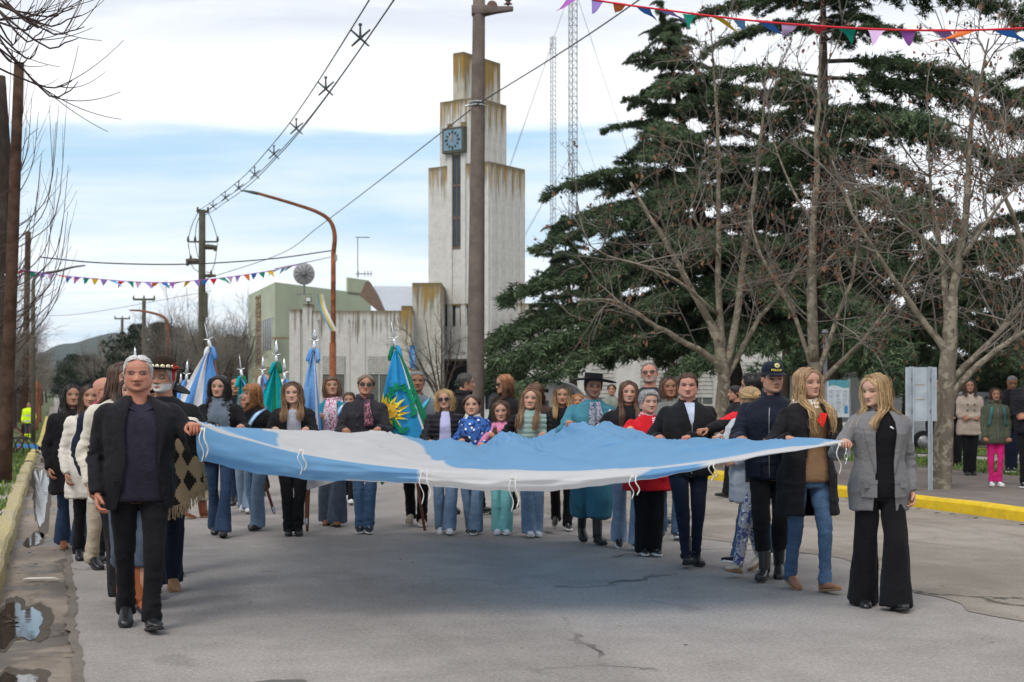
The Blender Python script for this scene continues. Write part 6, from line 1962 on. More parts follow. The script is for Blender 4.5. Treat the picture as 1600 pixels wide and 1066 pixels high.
tb_ = Buf(); tube(tb_, [[0, 0, -.3], [.1, 0, 3], [0, .1, 6]], [.28, .22, .12], 8); tm_ = tb_.mesh('trunk', True); tm_.materials.append(m_dbark)
EGL = ['tall dark pine behind the T shaped poles', 'dark pine just right of the taller T pole', 'dark pine left of the taller T pole', 'dark evergreen left of the concrete utility pole', 'dark pine above the short rusty lamp arm',
       'low dark evergreen behind the concrete utility pole', 'low dark evergreen right of the utility pole', 'low dark evergreen touching the green building', 'dark evergreen at the road end, nearest one', 'dark evergreen at the road end, middle one', 'small dark evergreen at the very end of the road', 'dark evergreen below the hill top']
for i, (px, Y, sc) in enumerate(((228, 140, 1.05), (248, 135, .98), (205, 160, .9), (285, 125, .82), (266, 150, .95), (320, 125, .70), (346, 130, .75), (372, 120, .78), (112, 210, .85), (122, 240, 1.0), (104, 400, 1.3), (140, 260, .9))):
    q = gp(px, Y); e = empty('evergreen_tree', tuple(q), px, label=EGL[i], cat='tree', group='far dark evergreens')
    e.scale = (sc,) * 3
    for me, n_ in ((tm_, 'trunk'), (egm[i % 3], 'crown')):
        o = bpy.data.objects.new(n_, me); o.parent = e; link(o)

# ---- nearest left tree with long curving whips
def whip_tree(o, trunk, whips, label, seed, rt):
    e = empty('bare_tree', tuple(o), label=label, cat='tree')
    b = Buf(); tube(b, smooth_path([np.asarray(p) - o for p in trunk], 14), np.linspace(rt, rt * .7, 14), 12); obj('trunk', b, m_dbark, e, True)
    rg = np.random.default_rng(seed); T1 = []; T2 = []
    for pts in whips:
        w = smooth_path([np.asarray(p) - o for p in pts], 12); T1.append(w)
        for _ in range(3):
            j = rg.integers(3, 10); d = w[j + 1] - w[j]; d /= np.linalg.norm(d); d = d + rg.normal(0, .45, 3) + [0, 0, .25]; L = rg.uniform(.2, .6)
            s = np.linspace(0, 1, 12)[:, None]; T2.append(w[j] + d * L * s + np.array([0, 0, .4]) * L * s * s)
    B = Buf(); many_tubes(B, np.array(T1), np.tile(np.linspace(.013, .004, 12), (len(T1), 1)), 5, 1); many_tubes(B, np.array(T2), np.tile(np.linspace(.005, .0025, 12), (len(T2), 1)), 4, 1)
    obj('whips', B, m_twigd, e, True, kind='stuff')
rw = random.Random(12)
W1 = []
for (px, py) in ((118, 12), (132, 42), (126, 24), (62, 34), (122, 60), (113, 126), (122, 128), (60, 70), (92, 24), (30, 50), (66, 50), (93, 18), (45, 88), (70, 16), (20, 80), (55, 8)):
    y0 = rw.uniform(-140, 60); sag = rw.uniform(20, 50); Yr = 12.5 + rw.uniform(-.6, .6)
    W1.append([P(-90, y0, Yr), P(-30, (y0 + py) / 2 + sag * .4, Yr), P(px * .55, py + sag * .35, Yr), P(px * .85, py + sag * .42 if py > 60 else py + 6, Yr), P(px, py, Yr)])
whip_tree(gp(-95, 12.5), [gp(-95, 12.5) - [0, 0, .2], P(-93, 500, 12.5), P(-85, 200, 12.5), P(-92, -200, 12.5)], W1, 'bare tree outside the left edge with curved twigs hanging into the top corner', 5, .17)
W2 = []
for (px, py, y0) in ((105, 150, 330), (92, 165, 300), (60, 175, 260), (107, 258, 390), (90, 262, 380), (84, 300, 420), (106, 330, 430), (96, 362, 440), (65, 240, 330), (58, 300, 380), (75, 345, 450), (50, 150, 240), (88, 190, 320), (48, 330, 410), (100, 420, 480), (70, 440, 500), (110, 350, 455), (40, 200, 260), (35, 380, 440)):
    Yr = 24 + rw.uniform(-1.5, 1.5)
    W2.append([P(-6 + rw.uniform(-4, 8), y0 + 70, Yr), P(px * .45, y0 + 45, Yr), P(px * .85, y0 - 5, Yr), P(px, py, Yr)])
for (px, py) in ((-4, 100), (10, 140), (30, 60), (45, 120), (-10, 60), (20, 20), (60, 200)):
    Yr = 24; W2.append([P(0, 470, Yr), P(4, 350, Yr), P(px * .6, 230, Yr), P(px, py, Yr)])
whip_tree(gp(-6, 24), [gp(-6, 24) - [0, 0, .2], P(-2, 560, 24), P(-2, 440, 24), P(4, 300, 24), P(-6, 120, 24)], W2, 'bare tree with whippy upturned twigs just behind the leaning wooden pole', 6, .22)
place(BT[0], *SU(-2.3, 31)[:2], .85, 1.0, 'bare tree behind the parked bicycle on the left verge', 'bare trees along the left verge')
place(BT[2], *SU(-2.6, 40)[:2], .85, 3.0, 'second bare tree on the left verge before the side street', 'bare trees along the left verge')
# ================================================================== the crowd
BLK = (.010, .010, .012)
c_black = cloth('cloth_black', (.012, .012, .014), var=.25)
c_blazer = cloth('cloth_blazer', (.011, .011, .014), var=.2, rough=.8)
c_blackw = cloth('wool_black', (.014, .013, .015), var=.3, rough=1)
c_navy = cloth('cloth_navy', (.010, .014, .030))
c_trblack = cloth('trouser_black', (.008, .008, .010))
c_polo = cloth('polo_dark', (.022, .020, .034), rough=.8)
c_white = cloth('cloth_white', (.62, .58, .52), var=.06)
c_cream = cloth('cloth_cream', (.60, .55, .47), var=.06)
c_jean = cloth('denim_mid', (.040, .080, .145), pattern='denim')
c_jeand = cloth('denim_dark', (.016, .034, .075), pattern='denim')
c_jeanl = cloth('denim_light', (.11, .165, .24), pattern='denim')
c_jeanll = cloth('denim_pale', (.18, .24, .32), pattern='denim')
c_charc = cloth('wool_charcoal', (.030, .028, .034), rough=1)
c_greyb = cloth('blazer_grey', (.13, .127, .13), pattern='melange', col2=(.22, .215, .22), var=.06)
c_red = cloth('coat_red', (.50, .012, .020), var=.1)
c_teal = cloth('shirt_teal', (.055, .20, .26), var=.1)
c_teald = cloth('bombacha_teal', (.045, .15, .20), var=.1)
c_tealp = cloth('trouser_teal', (.17, .42, .42), var=.08)
c_lav = cloth('shirt_lavender', (.42, .42, .62), var=.06)
c_pink = cloth('jacket_pink', (.62, .22, .36), var=.08)
c_mint = cloth('vest_mint', (.26, .36, .33), var=.06)
c_bluep = cloth('jacket_blueprint', (.05, .14, .42), pattern='blotch', col2=(.015, .03, .12))
c_yellow = cloth('jacket_yellow', (.75, .42, .02), var=.06)
c_beige = cloth('trousers_beige', (.42, .35, .26), var=.08)
c_trench = cloth('trench_beige', (.42, .34, .28), var=.06)
c_olive = cloth('parka_olive', (.085, .095, .065), var=.15)
c_magenta = cloth('trousers_magenta', (.55, .02, .16), var=.08)
c_maroon = cloth('trousers_maroon', (.12, .012, .03))
c_camel = cloth('sweater_camel', (.24, .14, .075), var=.1)
c_vestg = cloth('vest_grey', (.13, .15, .18), var=.08)
c_greyk = cloth('cardigan_grey', (.42, .43, .45), var=.06)
c_floral = cloth('trousers_floral', (.42, .40, .40), pattern='blotch', col2=(.07, .09, .22), var=.06)
c_checks = cloth('shirt_check', (.50, .50, .55), pattern='check', col2=(.18, .19, .24))
c_scarfg = cloth('scarf_grey', (.18, .22, .27), pattern='check', col2=(.06, .08, .10))
c_scarfp = cloth('scarf_pinkwhite', (.66, .62, .70), pattern='print', col2=(.55, .12, .22))
c_scarfr = cloth('scarf_pinkstripe', (.60, .10, .20), pattern='stripe', col2=(.65, .50, .52))
c_scarfd = cloth('scarf_dark', (.06, .03, .05), pattern='print', col2=(.40, .16, .20))
c_scarfw = cloth('scarf_whitered', (.72, .68, .62), pattern='print', col2=(.60, .30, .06))
c_scarfred = cloth('scarf_red', (.60, .02, .015))
c_neck = cloth('neckerchief', (.35, .36, .42), pattern='print', col2=(.08, .09, .16))
c_poncho = None
c_tveil = cloth('vest_tealdark', (.02, .18, .26))
c_slate = cloth('trousers_slate', (.07, .09, .13))
c_polyn = cloth('police_navy', (.006, .009, .020), rough=.7)
s_lblue = cloth('sash_blue', (.16, .40, .72), var=.05)
s_white = cloth('sash_white', (.72, .72, .72), var=.04)
s_green = cloth('sash_green', (.02, .20, .10), var=.05)
s_cyan = cloth('sash_cyan', (.10, .45, .70), var=.05)
c_hiv = cloth('hivis_yellow', (.62, .85, .02), var=.05)
c_felt = cloth('felt_black', (.010, .010, .011), rough=1)
c_feltb = cloth('felt_brown', (.022, .014, .010), rough=1)
c_band = cloth('band_black', (.02, .02, .02))
p_shb = paint('shoe_black', (.012, .012, .013), .35, .5)
p_solb = paint('sole_black', (.02, .02, .02), .8)
p_solw = paint('sole_white', (.65, .65, .63), .7)
p_shbr = paint('shoe_brown', (.22, .07, .03), .5, .4)
p_shbl = paint('boot_russet', (.30, .085, .025), .45, .4)
p_tan = paint('boot_tan', (.30, .17, .09), .8, .2)
p_solt = paint('sole_tan', (.25, .15, .08), .8)
p_shg = paint('shoe_beige', (.32, .27, .21), .8, .2)
p_shw = paint('sneaker_white', (.60, .60, .62), .6)
paint('lace_white', (.7, .7, .68), .8)
b_dark = paint('button_dark', (.02, .018, .02), .4, .5)
SH_BLACK = ('lace', p_shb, p_solb); SH_SNB = ('sneaker', p_shb, p_solw); SH_SNW = ('sneaker', p_shw, p_solw)
SH_BROWN = ('boot', p_shbr, p_solt); SH_RUS = ('tallboot', p_shbl, p_solb); SH_TAN = ('boot', p_tan, p_solt); SH_BBOOT = ('boot', p_shb, p_solb)
SH_BEIGE = ('sneaker', p_shg, p_solw); SH_FLAT = ('flat', p_shb, p_solb)
SK_L = (.50, .285, .205); SK_M = (.42, .225, .150); SK_T = (.30, .150, .092); SK_R = (.50, .25, .18); SK_P = (.55, .335, .25)
H_BLK = (.010, .008, .008); H_DBR = (.030, .016, .010); H_BR = (.075, .035, .018); H_CHE = (.13, .06, .03); H_GIN = (.32, .14, .05)
H_BLO = (.42, .27, .12); H_BLD = (.26, .15, .07); H_GRY = (.22, .22, .22); H_WHT = (.62, .62, .62); H_GD = (.09, .085, .08)
BLAZER = dict(mat=c_blazer, hem=.44, ease=.032, open=[(.44, .15), (.5, .12), (.62, .098), (.74, .108), (.80, .085), (.835, .055), (.86, .05)], lapel=.60, fold=.006)
CROWD = []
def add(**k):
    k['seed'] = len(CROWD) + 1
    k['Y'] = k.get('Y') or Yfeet(k['py'])
    k.setdefault('yaw', 10)
    k['yaw'] += [0, 6, -5, 3, -8, 8, -2][k['seed'] % 7]
    st = k.get('step', (.12, -.14)); amp = 1.7 if k['Y'] < 22 else 1.0
    k['step'] = (max(-.3, min(.3, st[0] * amp)), max(-.3, min(.3, st[1] * amp)))
    k.setdefault('stance', (.045, .06, .04, .065)[k['seed'] % 4])
    for q in 'LR':
        if isinstance(k.get(q), tuple) and not k.get('far'):
            a = k[q]; k[q] = (a[0], a[1], max(a[2], k['Y'] - .40))
    CROWD.append(k)
# ------------------------------------------------ left side of the flag
add(px=217, py=981, H=1.775, sex='m', hi=True, old=True, yaw=14, hyaw=-16, skin=(.46, .215, .15), hair='short', hc=H_WHT, hl=.88, hl2=.875, hl3=.83, hth=.016, chubby=1, roll=0, J=(1.4, .9, 0, 1.0, 1.2, 0, .7, -.3, 0, -.9, -.8, -.6), shirt_top=.822, brow=(.12, .10, .09), fat=1.1, belly=.012, shw=1.04,
    top=BLAZER, shirt=c_polo, tm=c_trblack, legs='straight', shoe=SH_BLACK, L=(304, 668, 9.0), R='hang', step=(.10, -.12), nod=2,
    label='white haired older man in open black blazer and dark polo shirt gripping a flag corner')
add(px=186, Y=10.45, H=1.75, yaw=40, hyaw=20, skin=SK_L, hair='long', hc=H_BR, hlen=1.1, top=dict(mat=c_cream, hem=.42, ease=.028, flare=.1, name='coat'), tm=c_black, legs='wide', shoe=('tallboot', p_shb, p_solb),
    L=(322, 668, 10.2), step=(-.02, .10), label='woman in cream coat, straight brown hair hiding her face, just behind the white haired man')
add(px=256, Y=10.9, H=1.76, sex='m', yaw=14, skin=SK_M, hair='short', hc=H_WHT, beard=((.6, .6, .58), .85), top=dict(mat=c_black, hem=.45, name='shirt'), tm=c_navy, legs='wide', shoe=SH_TAN, L=(330, 670, 10.6),
    hat=dict(kind='gaucho', mat=c_feltb, band=c_band, conchos=True, dome=True, brim=.70, z=.80, wave=.03), poncho=True, step=(-.1, .16),
    label='bearded gaucho in patterned poncho and black hat with silver conchos and red ribbon')
add(px=238, Y=10.15, H=1.60, yaw=20, skin=SK_L, hair='short', hc=H_BR, hs=.9, top=dict(mat=c_navy, hem=.45, name='jacket'), tm=c_jeanl, legs='straight', hem=.30, shoe=SH_RUS, step=(-.04, .1),
    label='person in russet boots and pale jeans mostly hidden behind the white haired man') if False else None
add(px=262, Y=12.0, H=1.60, sex='m', yaw=30, skin=SK_M, hair='short', hc=H_BLK, top=dict(mat=c_black, hem=.42, name='coat'), tm=c_slate, legs='straight', shoe=SH_RUS, L=(336, 672, 11.6), hat=dict(kind='gaucho', mat=c_felt, band=c_band, brim=.9, z=.72, wave=.18), step=(.06, -.1),
    label='gaucho in a plain wide brimmed black hat half hidden behind the bearded gaucho')
add(px=207, Y=9.95, H=1.64, yaw=16, skin=SK_L, hair='bob', hc=H_DBR, hs=.9, top=dict(mat=c_black, hem=.46, name='jacket'), tm=c_slate, legs='wide', hem=.34, shoe=SH_RUS, step=(.02, -.06), R='fold', L='fold',
    label='person in tall russet boots and slate trousers walking hidden right behind the white haired man') 
add(px=165, Y=12.3, H=1.66, sex='m', yaw=50, hyaw=10, skin=SK_R, hair='bald', hc=H_GRY, glasses='clear', top=dict(mat=c_navy, hem=.45), scarf=(c_magenta, [], 1.1), tm=c_beige, legs='straight', shoe=SH_BLACK, R='hang', L=(335, 672, 12.0), step=(.05, -.1),
    label='bald man with clear glasses and magenta scarf behind the long haired woman in cream')
add(px=140, Y=12.9, H=1.60, yaw=28, hyaw=-10, skin=SK_M, hair='long', hc=H_BLK, hc2=H_BR, hlen=.6, part=.5, chubby=1, top=dict(mat=c_white, hem=.36, ease=.03, flare=.15, name='coat', collar=(c_white, .04, 1.1)), tm=c_black, legs='straight', shoe=SH_BLACK, L=(345, 672, 12.7), R='hang', step=(.08, -.12),
    label='dark haired woman in long off-white coat on the left edge of the march')
add(px=112, Y=13.8, H=1.60, yaw=24, hyaw=8, skin=SK_M, hair='wavy', hc=H_BLK, hlen=.55, top=dict(mat=c_blackw, hem=.34, ease=.035, flare=.1, name='coat', collar=(c_blackw, .07, 1.2)), tm=c_jeand, legs='flare', shoe=('lace', p_shbr, p_solt), L=(350, 672, 13.6), R='hang', step=(.06, -.12),
    label='woman with dark curls in long black coat and blue flared jeans, nearest the kerb')
# ------------------------------------------------ behind the flag, left to right
add(px=303, Y=17.2, H=1.62, yaw=120, hyaw=10, skin=SK_L, hair='long', hc=H_DBR, hlen=1.2, top=dict(mat=c_yellow, hem=.46), tm=c_beige, legs='wide', hem=.2, shoe=SH_BROWN, L='fold', R='fold', step=(.1, -.1),
    label='woman in yellow jacket and beige skirt trousers with very long dark hair, turned away')
add(px=343, py=838, H=1.70, yaw=6, hi=True, skin=SK_L, hair='curly', hc=H_BLK, hlen=.35, scarf=(c_scarfg, [(1, .22), (-1, .14)], 1.5), fringe_scarf=True, top=dict(mat=c_black, hem=.46, zip=.80), tm=c_jeand, legs='flare', shoe=SH_BLACK, L=(377, 668, 14.4), R=(336, 667, 14.4), step=(.10, -.14), nod=4,
    label='woman with black curly hair and fringed grey checked scarf over black jacket, dark flared jeans')
add(px=397, py=828, H=1.62, yaw=-14, hyaw=-38, skin=SK_L, hair='wavy', hc=H_GIN, hlen=.5, fringe=.66, top=dict(mat=c_black, hem=.5, name='sweater'), sash=([s_lblue, s_white, s_lblue], 1), tm=c_jeanl, legs='wide', shoe=SH_BLACK, L=(420, 690, 15.3), R='fold', step=(.02, -.12),
    label='ginger haired woman with fringe in black sweater with blue and white sash, looking left')
add(px=458, py=836, H=1.64, yaw=4, hi=True, chubby=1, skin=SK_P, hair='wavy', hc=H_BR, hc2=H_BLD, hlen=.75, part=.3, hs=1.06, top=dict(mat=c_black, hem=.44, ease=.032, open=[(.44, .10), (.6, .085), (.78, .075), (.86, .03)]), shirt=c_checks, shirt_top=.82, tm=c_trblack, legs='straight', shoe=SH_BLACK, fat=1.1, L=(478, 672, 14.7), R=(430, 672, 14.7), step=(.04, .02),
    label='woman with long brown hair, open black jacket over pale checked blouse, black trousers')
add(px=519, py=822, H=1.70, yaw=2, skin=SK_M, hair='bob', hc=H_CHE, hlen=.08, fringe=.74, top=dict(mat=c_tveil, hem=.46, ease=.024), scarf=(c_scarfp, [(1, .30), (-1, .3)], 1.2), sash=([s_lblue, s_white, s_lblue], 1), tm=c_slate, legs='palazzo', shoe=('ankle', paint('ankle_brown', (.22, .09, .03), .7), p_solb), L=(540, 676, 15.8), R=(500, 650, 15.9), step=(.02, -.1),
    label='woman with chestnut bob, pale pink scarf and sash over teal jacket beside plain blue flag')
add(px=570, py=833, H=1.72, yaw=4, hi=True, skin=SK_M, hair='tied', hc=(.20, .15, .11), glasses='dark', gbig=1.0, top=dict(mat=c_charc, hem=.44, ease=.034, flare=.2, buttons=((.62, .68, .74), (-.07, .07), b_dark), collar=(c_charc, .06, 1.35), fold=.006, name='coat'), scarf=(c_scarfd, [(1, .16)], 1.0), tm=c_jean, legs='straight', shoe=('lace', p_shb, p_solw), L=(590, 672, 14.9), R=(540, 674, 14.9), step=(.02, .0),
    label='woman with aviator sunglasses and tied back hair in charcoal double breasted coat and blue jeans')
add(px=650, py=822, H=1.76, sex='m', old=True, yaw=-6, hyaw=4, skin=SK_T, hair='short', hc=H_GRY, fat=1.15, belly=.015, top=dict(mat=c_vestg, hem=.46, ease=.03, collar=(c_black, .04, 1.1), zip=.7), sash=([s_cyan, s_cyan, s_green], 1), tm=c_trblack, legs='straight', shoe=SH_BEIGE, R=(632, 650, 16.0), L='hang', step=(.0, -.12),
    label='grey haired man in grey vest with blue and green sash beside the sun flag')
add(px=696, py=834, H=1.56, yaw=6, hi=True, skin=SK_L, hair='wavy', hc=H_BLO, hlen=.15, glasses='dark', gbig=1.08, top=dict(mat=cloth('puffer_black', (.014, .013, .018), rough=.55), puffer=True, hem=.47, ease=.034, open=[(.47, .065), (.7, .07), (.8, .06), (.86, .04)], collar=(cloth('puffer_black', BLK), .03, 1.15)), shirt=c_lav, tm=c_jeanl, legs='wide', shoe=SH_SNW, L=(722, 690, 14.9), R=(672, 692, 14.9), step=(.06, -.06),
    label='blonde woman with large dark sunglasses in black puffer jacket over lavender top, wide jeans')
add(px=727, Y=17.8, H=1.76, sex='m', yaw=60, hyaw=25, skin=SK_M, hair='short', hc=H_GD, top=dict(mat=c_black, hem=.45, collar=(c_black, .08, 1.3)), tm=c_trblack, shoe=SH_BLACK, R='fold', L='fold',
    label='man with dark grey hair in profile, black hooded jacket, behind the blonde woman in sunglasses')
add(px=738, py=835, H=1.50, child=True, yaw=-4, hi=True, skin=SK_L, chubby=1, hair='tied', hc=H_BR, hlen=.5, top=dict(mat=c_bluep, hem=.46, ease=.028, collar=(c_white, .05, 1.3)), tm=c_jeanl, legs='wide', shoe=SH_SNB, L=(752, 696, 15.0), R=(722, 694, 15.0), step=(.02, -.1),
    label='girl with tied brown hair in blue patterned jacket with white hood lining')
add(px=790, Y=17.6, H=1.74, yaw=-50, hyaw=-20, skin=SK_M, hair='wavy', hc=H_GIN, hc2=H_CHE, hlen=.35, glasses='dark', top=dict(mat=c_black, hem=.46), tm=c_trblack, shoe=SH_BLACK, L='fold', R='fold',
    label='woman with voluminous copper hair and sunglasses in black top, looking left')
add(px=784, py=835, H=1.44, child=True, yaw=4, hi=True, skin=SK_L, hair='long', hc=H_BR, hlen=.75, top=dict(mat=c_pink, hem=.46, ease=.026, zip=.80, collar=(c_pink, .05, 1.15)), tm=c_tealp, legs='wide', shoe=SH_SNW, L=(800, 680, 15.0), R=(768, 680, 15.0), step=(.02, .0),
    label='small girl with long brown hair in pink jacket and turquoise trousers')
add(px=838, Y=16.7, H=1.64, yaw=-20, hyaw=-20, skin=SK_M, hair='wavy', hc=H_CHE, hlen=.3, fringe=.5, top=dict(mat=cloth('jacket_brown', (.05, .03, .025)), hem=.46), tm=c_trblack, shoe=SH_BLACK, L='fold', R='fold', nod=14,
    label='woman with wavy chestnut hair falling over her face, behind the girl in the mint vest')
add(px=829, py=838, H=1.57, child=True, yaw=8, hi=True, hs=.96, skin=SK_L, hair='long', hc=H_CHE, hc2=(.24, .13, .06), hlen=.95, top=dict(mat=[c_mint, c_black], puffer=True, hem=.47, ease=.028, zip=.80, collar=(c_mint, .05, 1.15), split=lambda C, H, sw: np.abs(C[:, 0]) > sw * .98), tm=c_jeanl, legs='wide', shoe=SH_SNW, L=(848, 680, 14.9), R=(806, 684, 14.9), step=(.02, .06),
    label='girl with very long auburn hair in mint quilted vest with black sleeves')
add(px=878, py=828, H=1.60, yaw=4, hyaw=-2, skin=SK_M, hair='wavy', hc=H_DBR, hc2=H_BLO, hlen=.65, top=dict(mat=c_black, hem=.45, open=[(.45, .02), (.7, .03), (.8, .05), (.86, .03)]), shirt=c_black, tm=c_trblack, legs='straight', shoe=SH_SNB, L=(888, 664, 15.0), R=(850, 676, 15.2), step=(.05, -.25),
    label='woman with dark hair turning blonde at the ends, black jacket, beside the gaucho in teal')
add(px=925, py=850, H=1.70, sex='m', yaw=8, hi=True, skin=SK_M, hair='short', hc=H_BLK, beard=((.12, .08, .07), .35), top=dict(mat=c_teal, hem=.5, ease=.028, collar=(c_white, .03, 1.1), name='shirt', fold=.010), scarf=(c_neck, [(1, .20), (-1, .19)], .9), tm=c_teald, legs='baggy', shoe=('tallboot', p_shb, p_solb), L=(946, 664, 13.8), R=(890, 662, 13.9), hat=dict(kind='gaucho', mat=c_felt, band=c_band, brim=1.0, z=.76, wave=.07, strap=True), step=(.04, -.16),
    label='gaucho in teal shirt and baggy teal trousers with flat black hat and patterned neckerchief')
add(px=981, py=858, H=1.64, yaw=14, skin=SK_L, hair='long', hc=H_BR, hc2=H_CHE, hlen=1.1, hs=.97, top=dict(mat=c_black, hem=.45, ease=.026, stripe=True), tm=c_jeanll, legs='wide', shoe=SH_SNB, R=(945, 668, 13.9), L=(1000, 674, 14.2), step=(.06, -.12), nod=3,
    label='young woman with long straight brown hair in black jacket with white sleeve stripes')
add(px=1017, Y=16.4, H=1.86, sex='m', yaw=6, skin=SK_R, hair='crop', hl=.9, hc=(.2, .17, .14), beard=((.30, .26, .24), .7), glasses='dark', gbig=.85, top=dict(mat=c_charc, hem=.46), tm=c_trblack, shoe=SH_BLACK, L='fold', R='fold',
    label='tall balding man with grey beard and sunglasses standing behind the curly grey haired woman')
add(px=1046, Y=14.9, H=1.69, yaw=0, skin=SK_T, hair='bob', hc=H_DBR, hc2=H_CHE, hlen=.02, old=True, top=dict(mat=cloth('coat_grey', (.16, .16, .15)), hem=.45, collar=(cloth('coat_grey', BLK), .06, 1.2)), tm=c_jean, shoe=SH_SNB, L='hang', R='hang', step=(.1, -.1),
    label='woman with short brown hair and grey coat behind the man in the zip sweater')
add(px=1013, py=868, H=1.54, yaw=12, hyaw=12, hi=True, old=True, chubby=1, skin=SK_P, hair='shortcurly', hc=(.30,.30,.30), hc2=H_WHT, hl=.80, fat=1.22, top=dict(mat=c_red, hem=.40, ease=.03, flare=.15, name='coat', collar=(c_red, .04, 1.2), fold=.006), scarf=(c_scarfr, [(1, .1)], .95), tm=c_trblack, legs='wide', shoe=SH_SNB, L=(1040, 684, 13.0), R=(985, 672, 13.2), step=(.02, -.02),
    label='elderly woman with curly grey hair in bright red coat and pink striped scarf')
add(px=1075, py=882, H=1.70, sex='m', yaw=-2, hyaw=-8, hi=True, skin=SK_R, chubby=1, hair='short', hc=H_BR, fat=1.15, top=dict(mat=c_black, hem=.47, ease=.032, open=[(.47, .0), (.72, .0), (.76, .02), (.84, .045), (.86, .05)], zip=.75, collar=(c_black, .05, 1.2), fold=.006, name='sweater'), shirt=cloth('shirt_paleblue', (.45, .50, .62)), tm=c_navy, legs='slim', shoe=SH_BBOOT, L=(1072, 686, 12.1), R=(1030, 686, 12.4), step=(.02, .16),
    label='dark haired man in black half zip sweater with pale blue shirt collar and navy trousers')
add(px=1178, Y=12.6, H=1.70, yaw=-55, hyaw=-60, skin=SK_M, hair='short', hc=H_BLK, top=dict(mat=[c_black, cloth('stripe_red', (.6, .02, .03))], hem=.47, ease=.03, split=lambda C, H, sw: (C[:, 2] > .76 * H) & (C[:, 2] < .80 * H) & (C[:, 0] < -.05)), tm=c_jean, legs='straight', shoe=('sneaker', cloth('canvas_black', (.012, .012, .02)), p_solw), R=(1068, 686, 12.1), L='fold', step=(.15, -.2),
    label='person in black jacket with red shoulder stripe stretching an arm along the flag, face hidden')
add(px=1172, Y=12.0, H=1.58, yaw=-50, hyaw=-100, skin=SK_L, hair='bun', hc=H_BLO, top=dict(mat=c_greyk, hem=.38, ease=.026, flare=.1, name='cardigan'), tm=c_floral, legs='slim', shoe=('heel', paint('boot_cream', (.5, .44, .33), .5), p_solt), R=(1118, 686, 11.8), L='fold', step=(.2, -.16),
    label='woman with pinned up blonde hair in long grey cardigan and blue floral trousers')
add(px=1205, py=905, H=1.76, sex='m', yaw=-8, hyaw=20, hi=True, skin=SK_M, hair='crop', hc=H_DBR, top=dict(mat=c_polyn, hem=.47, ease=.032, collar=(c_polyn, .07, 1.15), zip=.80), tm=c_trblack, legs='tucked', shoe=SH_BBOOT, hat=dict(kind='cap', mat=c_polyn), R=(1158, 688, 11.0), L=(1200, 690, 10.9), step=(-.10, .06), pouch=True,
    label='police officer in navy jacket and peaked cap with emblem')
add(px=1262, py=922, H=1.72, yaw=10, hyaw=6, hi=True, skin=SK_L, hair='wavy', hc=(.30, .18, .09), hc2=H_BLO, hlen=1.15, part=-.3, top=dict(mat=c_blackw, hem=.34, ease=.04, flare=.22, name='coat', open=[(.34, .115), (.5, .10), (.7, .082), (.8, .075), (.86, .05)], lapel=.60, fold=.008), shirt=c_camel, shirt_hem=.49, scarf=(c_scarfw, [], 1.25), bandana=True, tm=c_jean, legs='slim', shoe=('ankle', paint('boot_brown', (.28, .13, .07), .6), p_solt), R=(1236, 688, 10.3), L='back', step=(.10, -.10), nod=2,
    label='woman with very long wavy blonde hair, red neck scarf, camel sweater and long black coat')
add(px=1374, py=950, H=1.665, yaw=4, hyaw=-46, hi=True, skin=SK_P, hair='long', hc=(.36, .23, .11), hc2=(.55, .38, .20), hlen=.62, brow=(.18, .11, .06), top=dict(mat=c_greyb, hem=.42, ease=.034, flare=.05, bulk=1.05, open=[(.42, .085), (.5, .075), (.62, .066), (.74, .082), (.80, .078), (.835, .05), (.86, .045)], lapel=.58, fold=.005, name='blazer'), shirt=c_trblack, tm=c_trblack, legs='palazzo', hem=.01, shoe=SH_FLAT, R=(1320, 693, 9.65), L='hang', step=(.08, -.08), stance=.085,
    label='straight haired blonde woman in grey blazer and wide black trousers holding a flag corner')
add(px=1150, Y=20.5, H=1.62, yaw=-80, hyaw=0, skin=SK_M, hair='tied', hc=H_BLK, top=dict(mat=c_black, hem=.46), tm=c_trblack, shoe=SH_BLACK, L='fold', R='fold',
    label='distant dark haired woman in profile beside the plane tree behind the march')
# ------------------------------------------------ background marchers
add(px=371, Y=19.0, H=1.74, sex='m', yaw=4, skin=SK_M, hair='short', hc=H_BLK, top=dict(mat=c_black, hem=.46), tm=c_jeand, shoe=SH_BLACK, L='fold', R='fold', label='young man with thick black hair behind the ginger haired woman')
add(px=412, Y=21, H=1.78, sex='m', yaw=-8, skin=SK_R, hair='bald', hc=H_BLK, top=dict(mat=c_black, hem=.46), tm=c_trblack, shoe=SH_BLACK, L='fold', R='fold', label='bald man in black beside the teal and green flag')
add(px=384, Y=18.0, H=1.52, yaw=4, skin=SK_M, hair='bob', hc=H_GRY, hlen=.1, top=dict(mat=c_slate, hem=.46), tm=c_jeanll, legs='wide', shoe=SH_SNW, L='fold', R='fold', label='grey haired woman hidden behind the curly haired woman with the scarf')
add(px=546, Y=19.4, H=1.52, yaw=4, skin=SK_M, hair='short', hc=H_BR, top=dict(mat=c_black, hem=.46), tm=c_trblack, shoe=SH_SNW, L='fold', R='fold', label='short brown haired person in black between the scarf woman and the aviator sunglasses woman')
add(px=903, Y=19.0, H=1.5, yaw=4, skin=SK_M, hair='bob', hc=H_GIN, hlen=.1, top=dict(mat=c_black, hem=.46), tm=c_jeand, shoe=SH_SNB, L='fold', R='fold', label='fair haired person hidden behind the teal gaucho on his right side')
add(px=956, Y=30, H=1.70, yaw=4, skin=SK_M, hair='tied', hc=H_DBR, top=dict(mat=cloth('coat_greygreen', (.20, .22, .18)), hem=.46), tm=c_trblack, shoe=SH_SNB, L='fold', R='fold', label='far off woman in grey green jacket seen past the black hat of the teal gaucho')
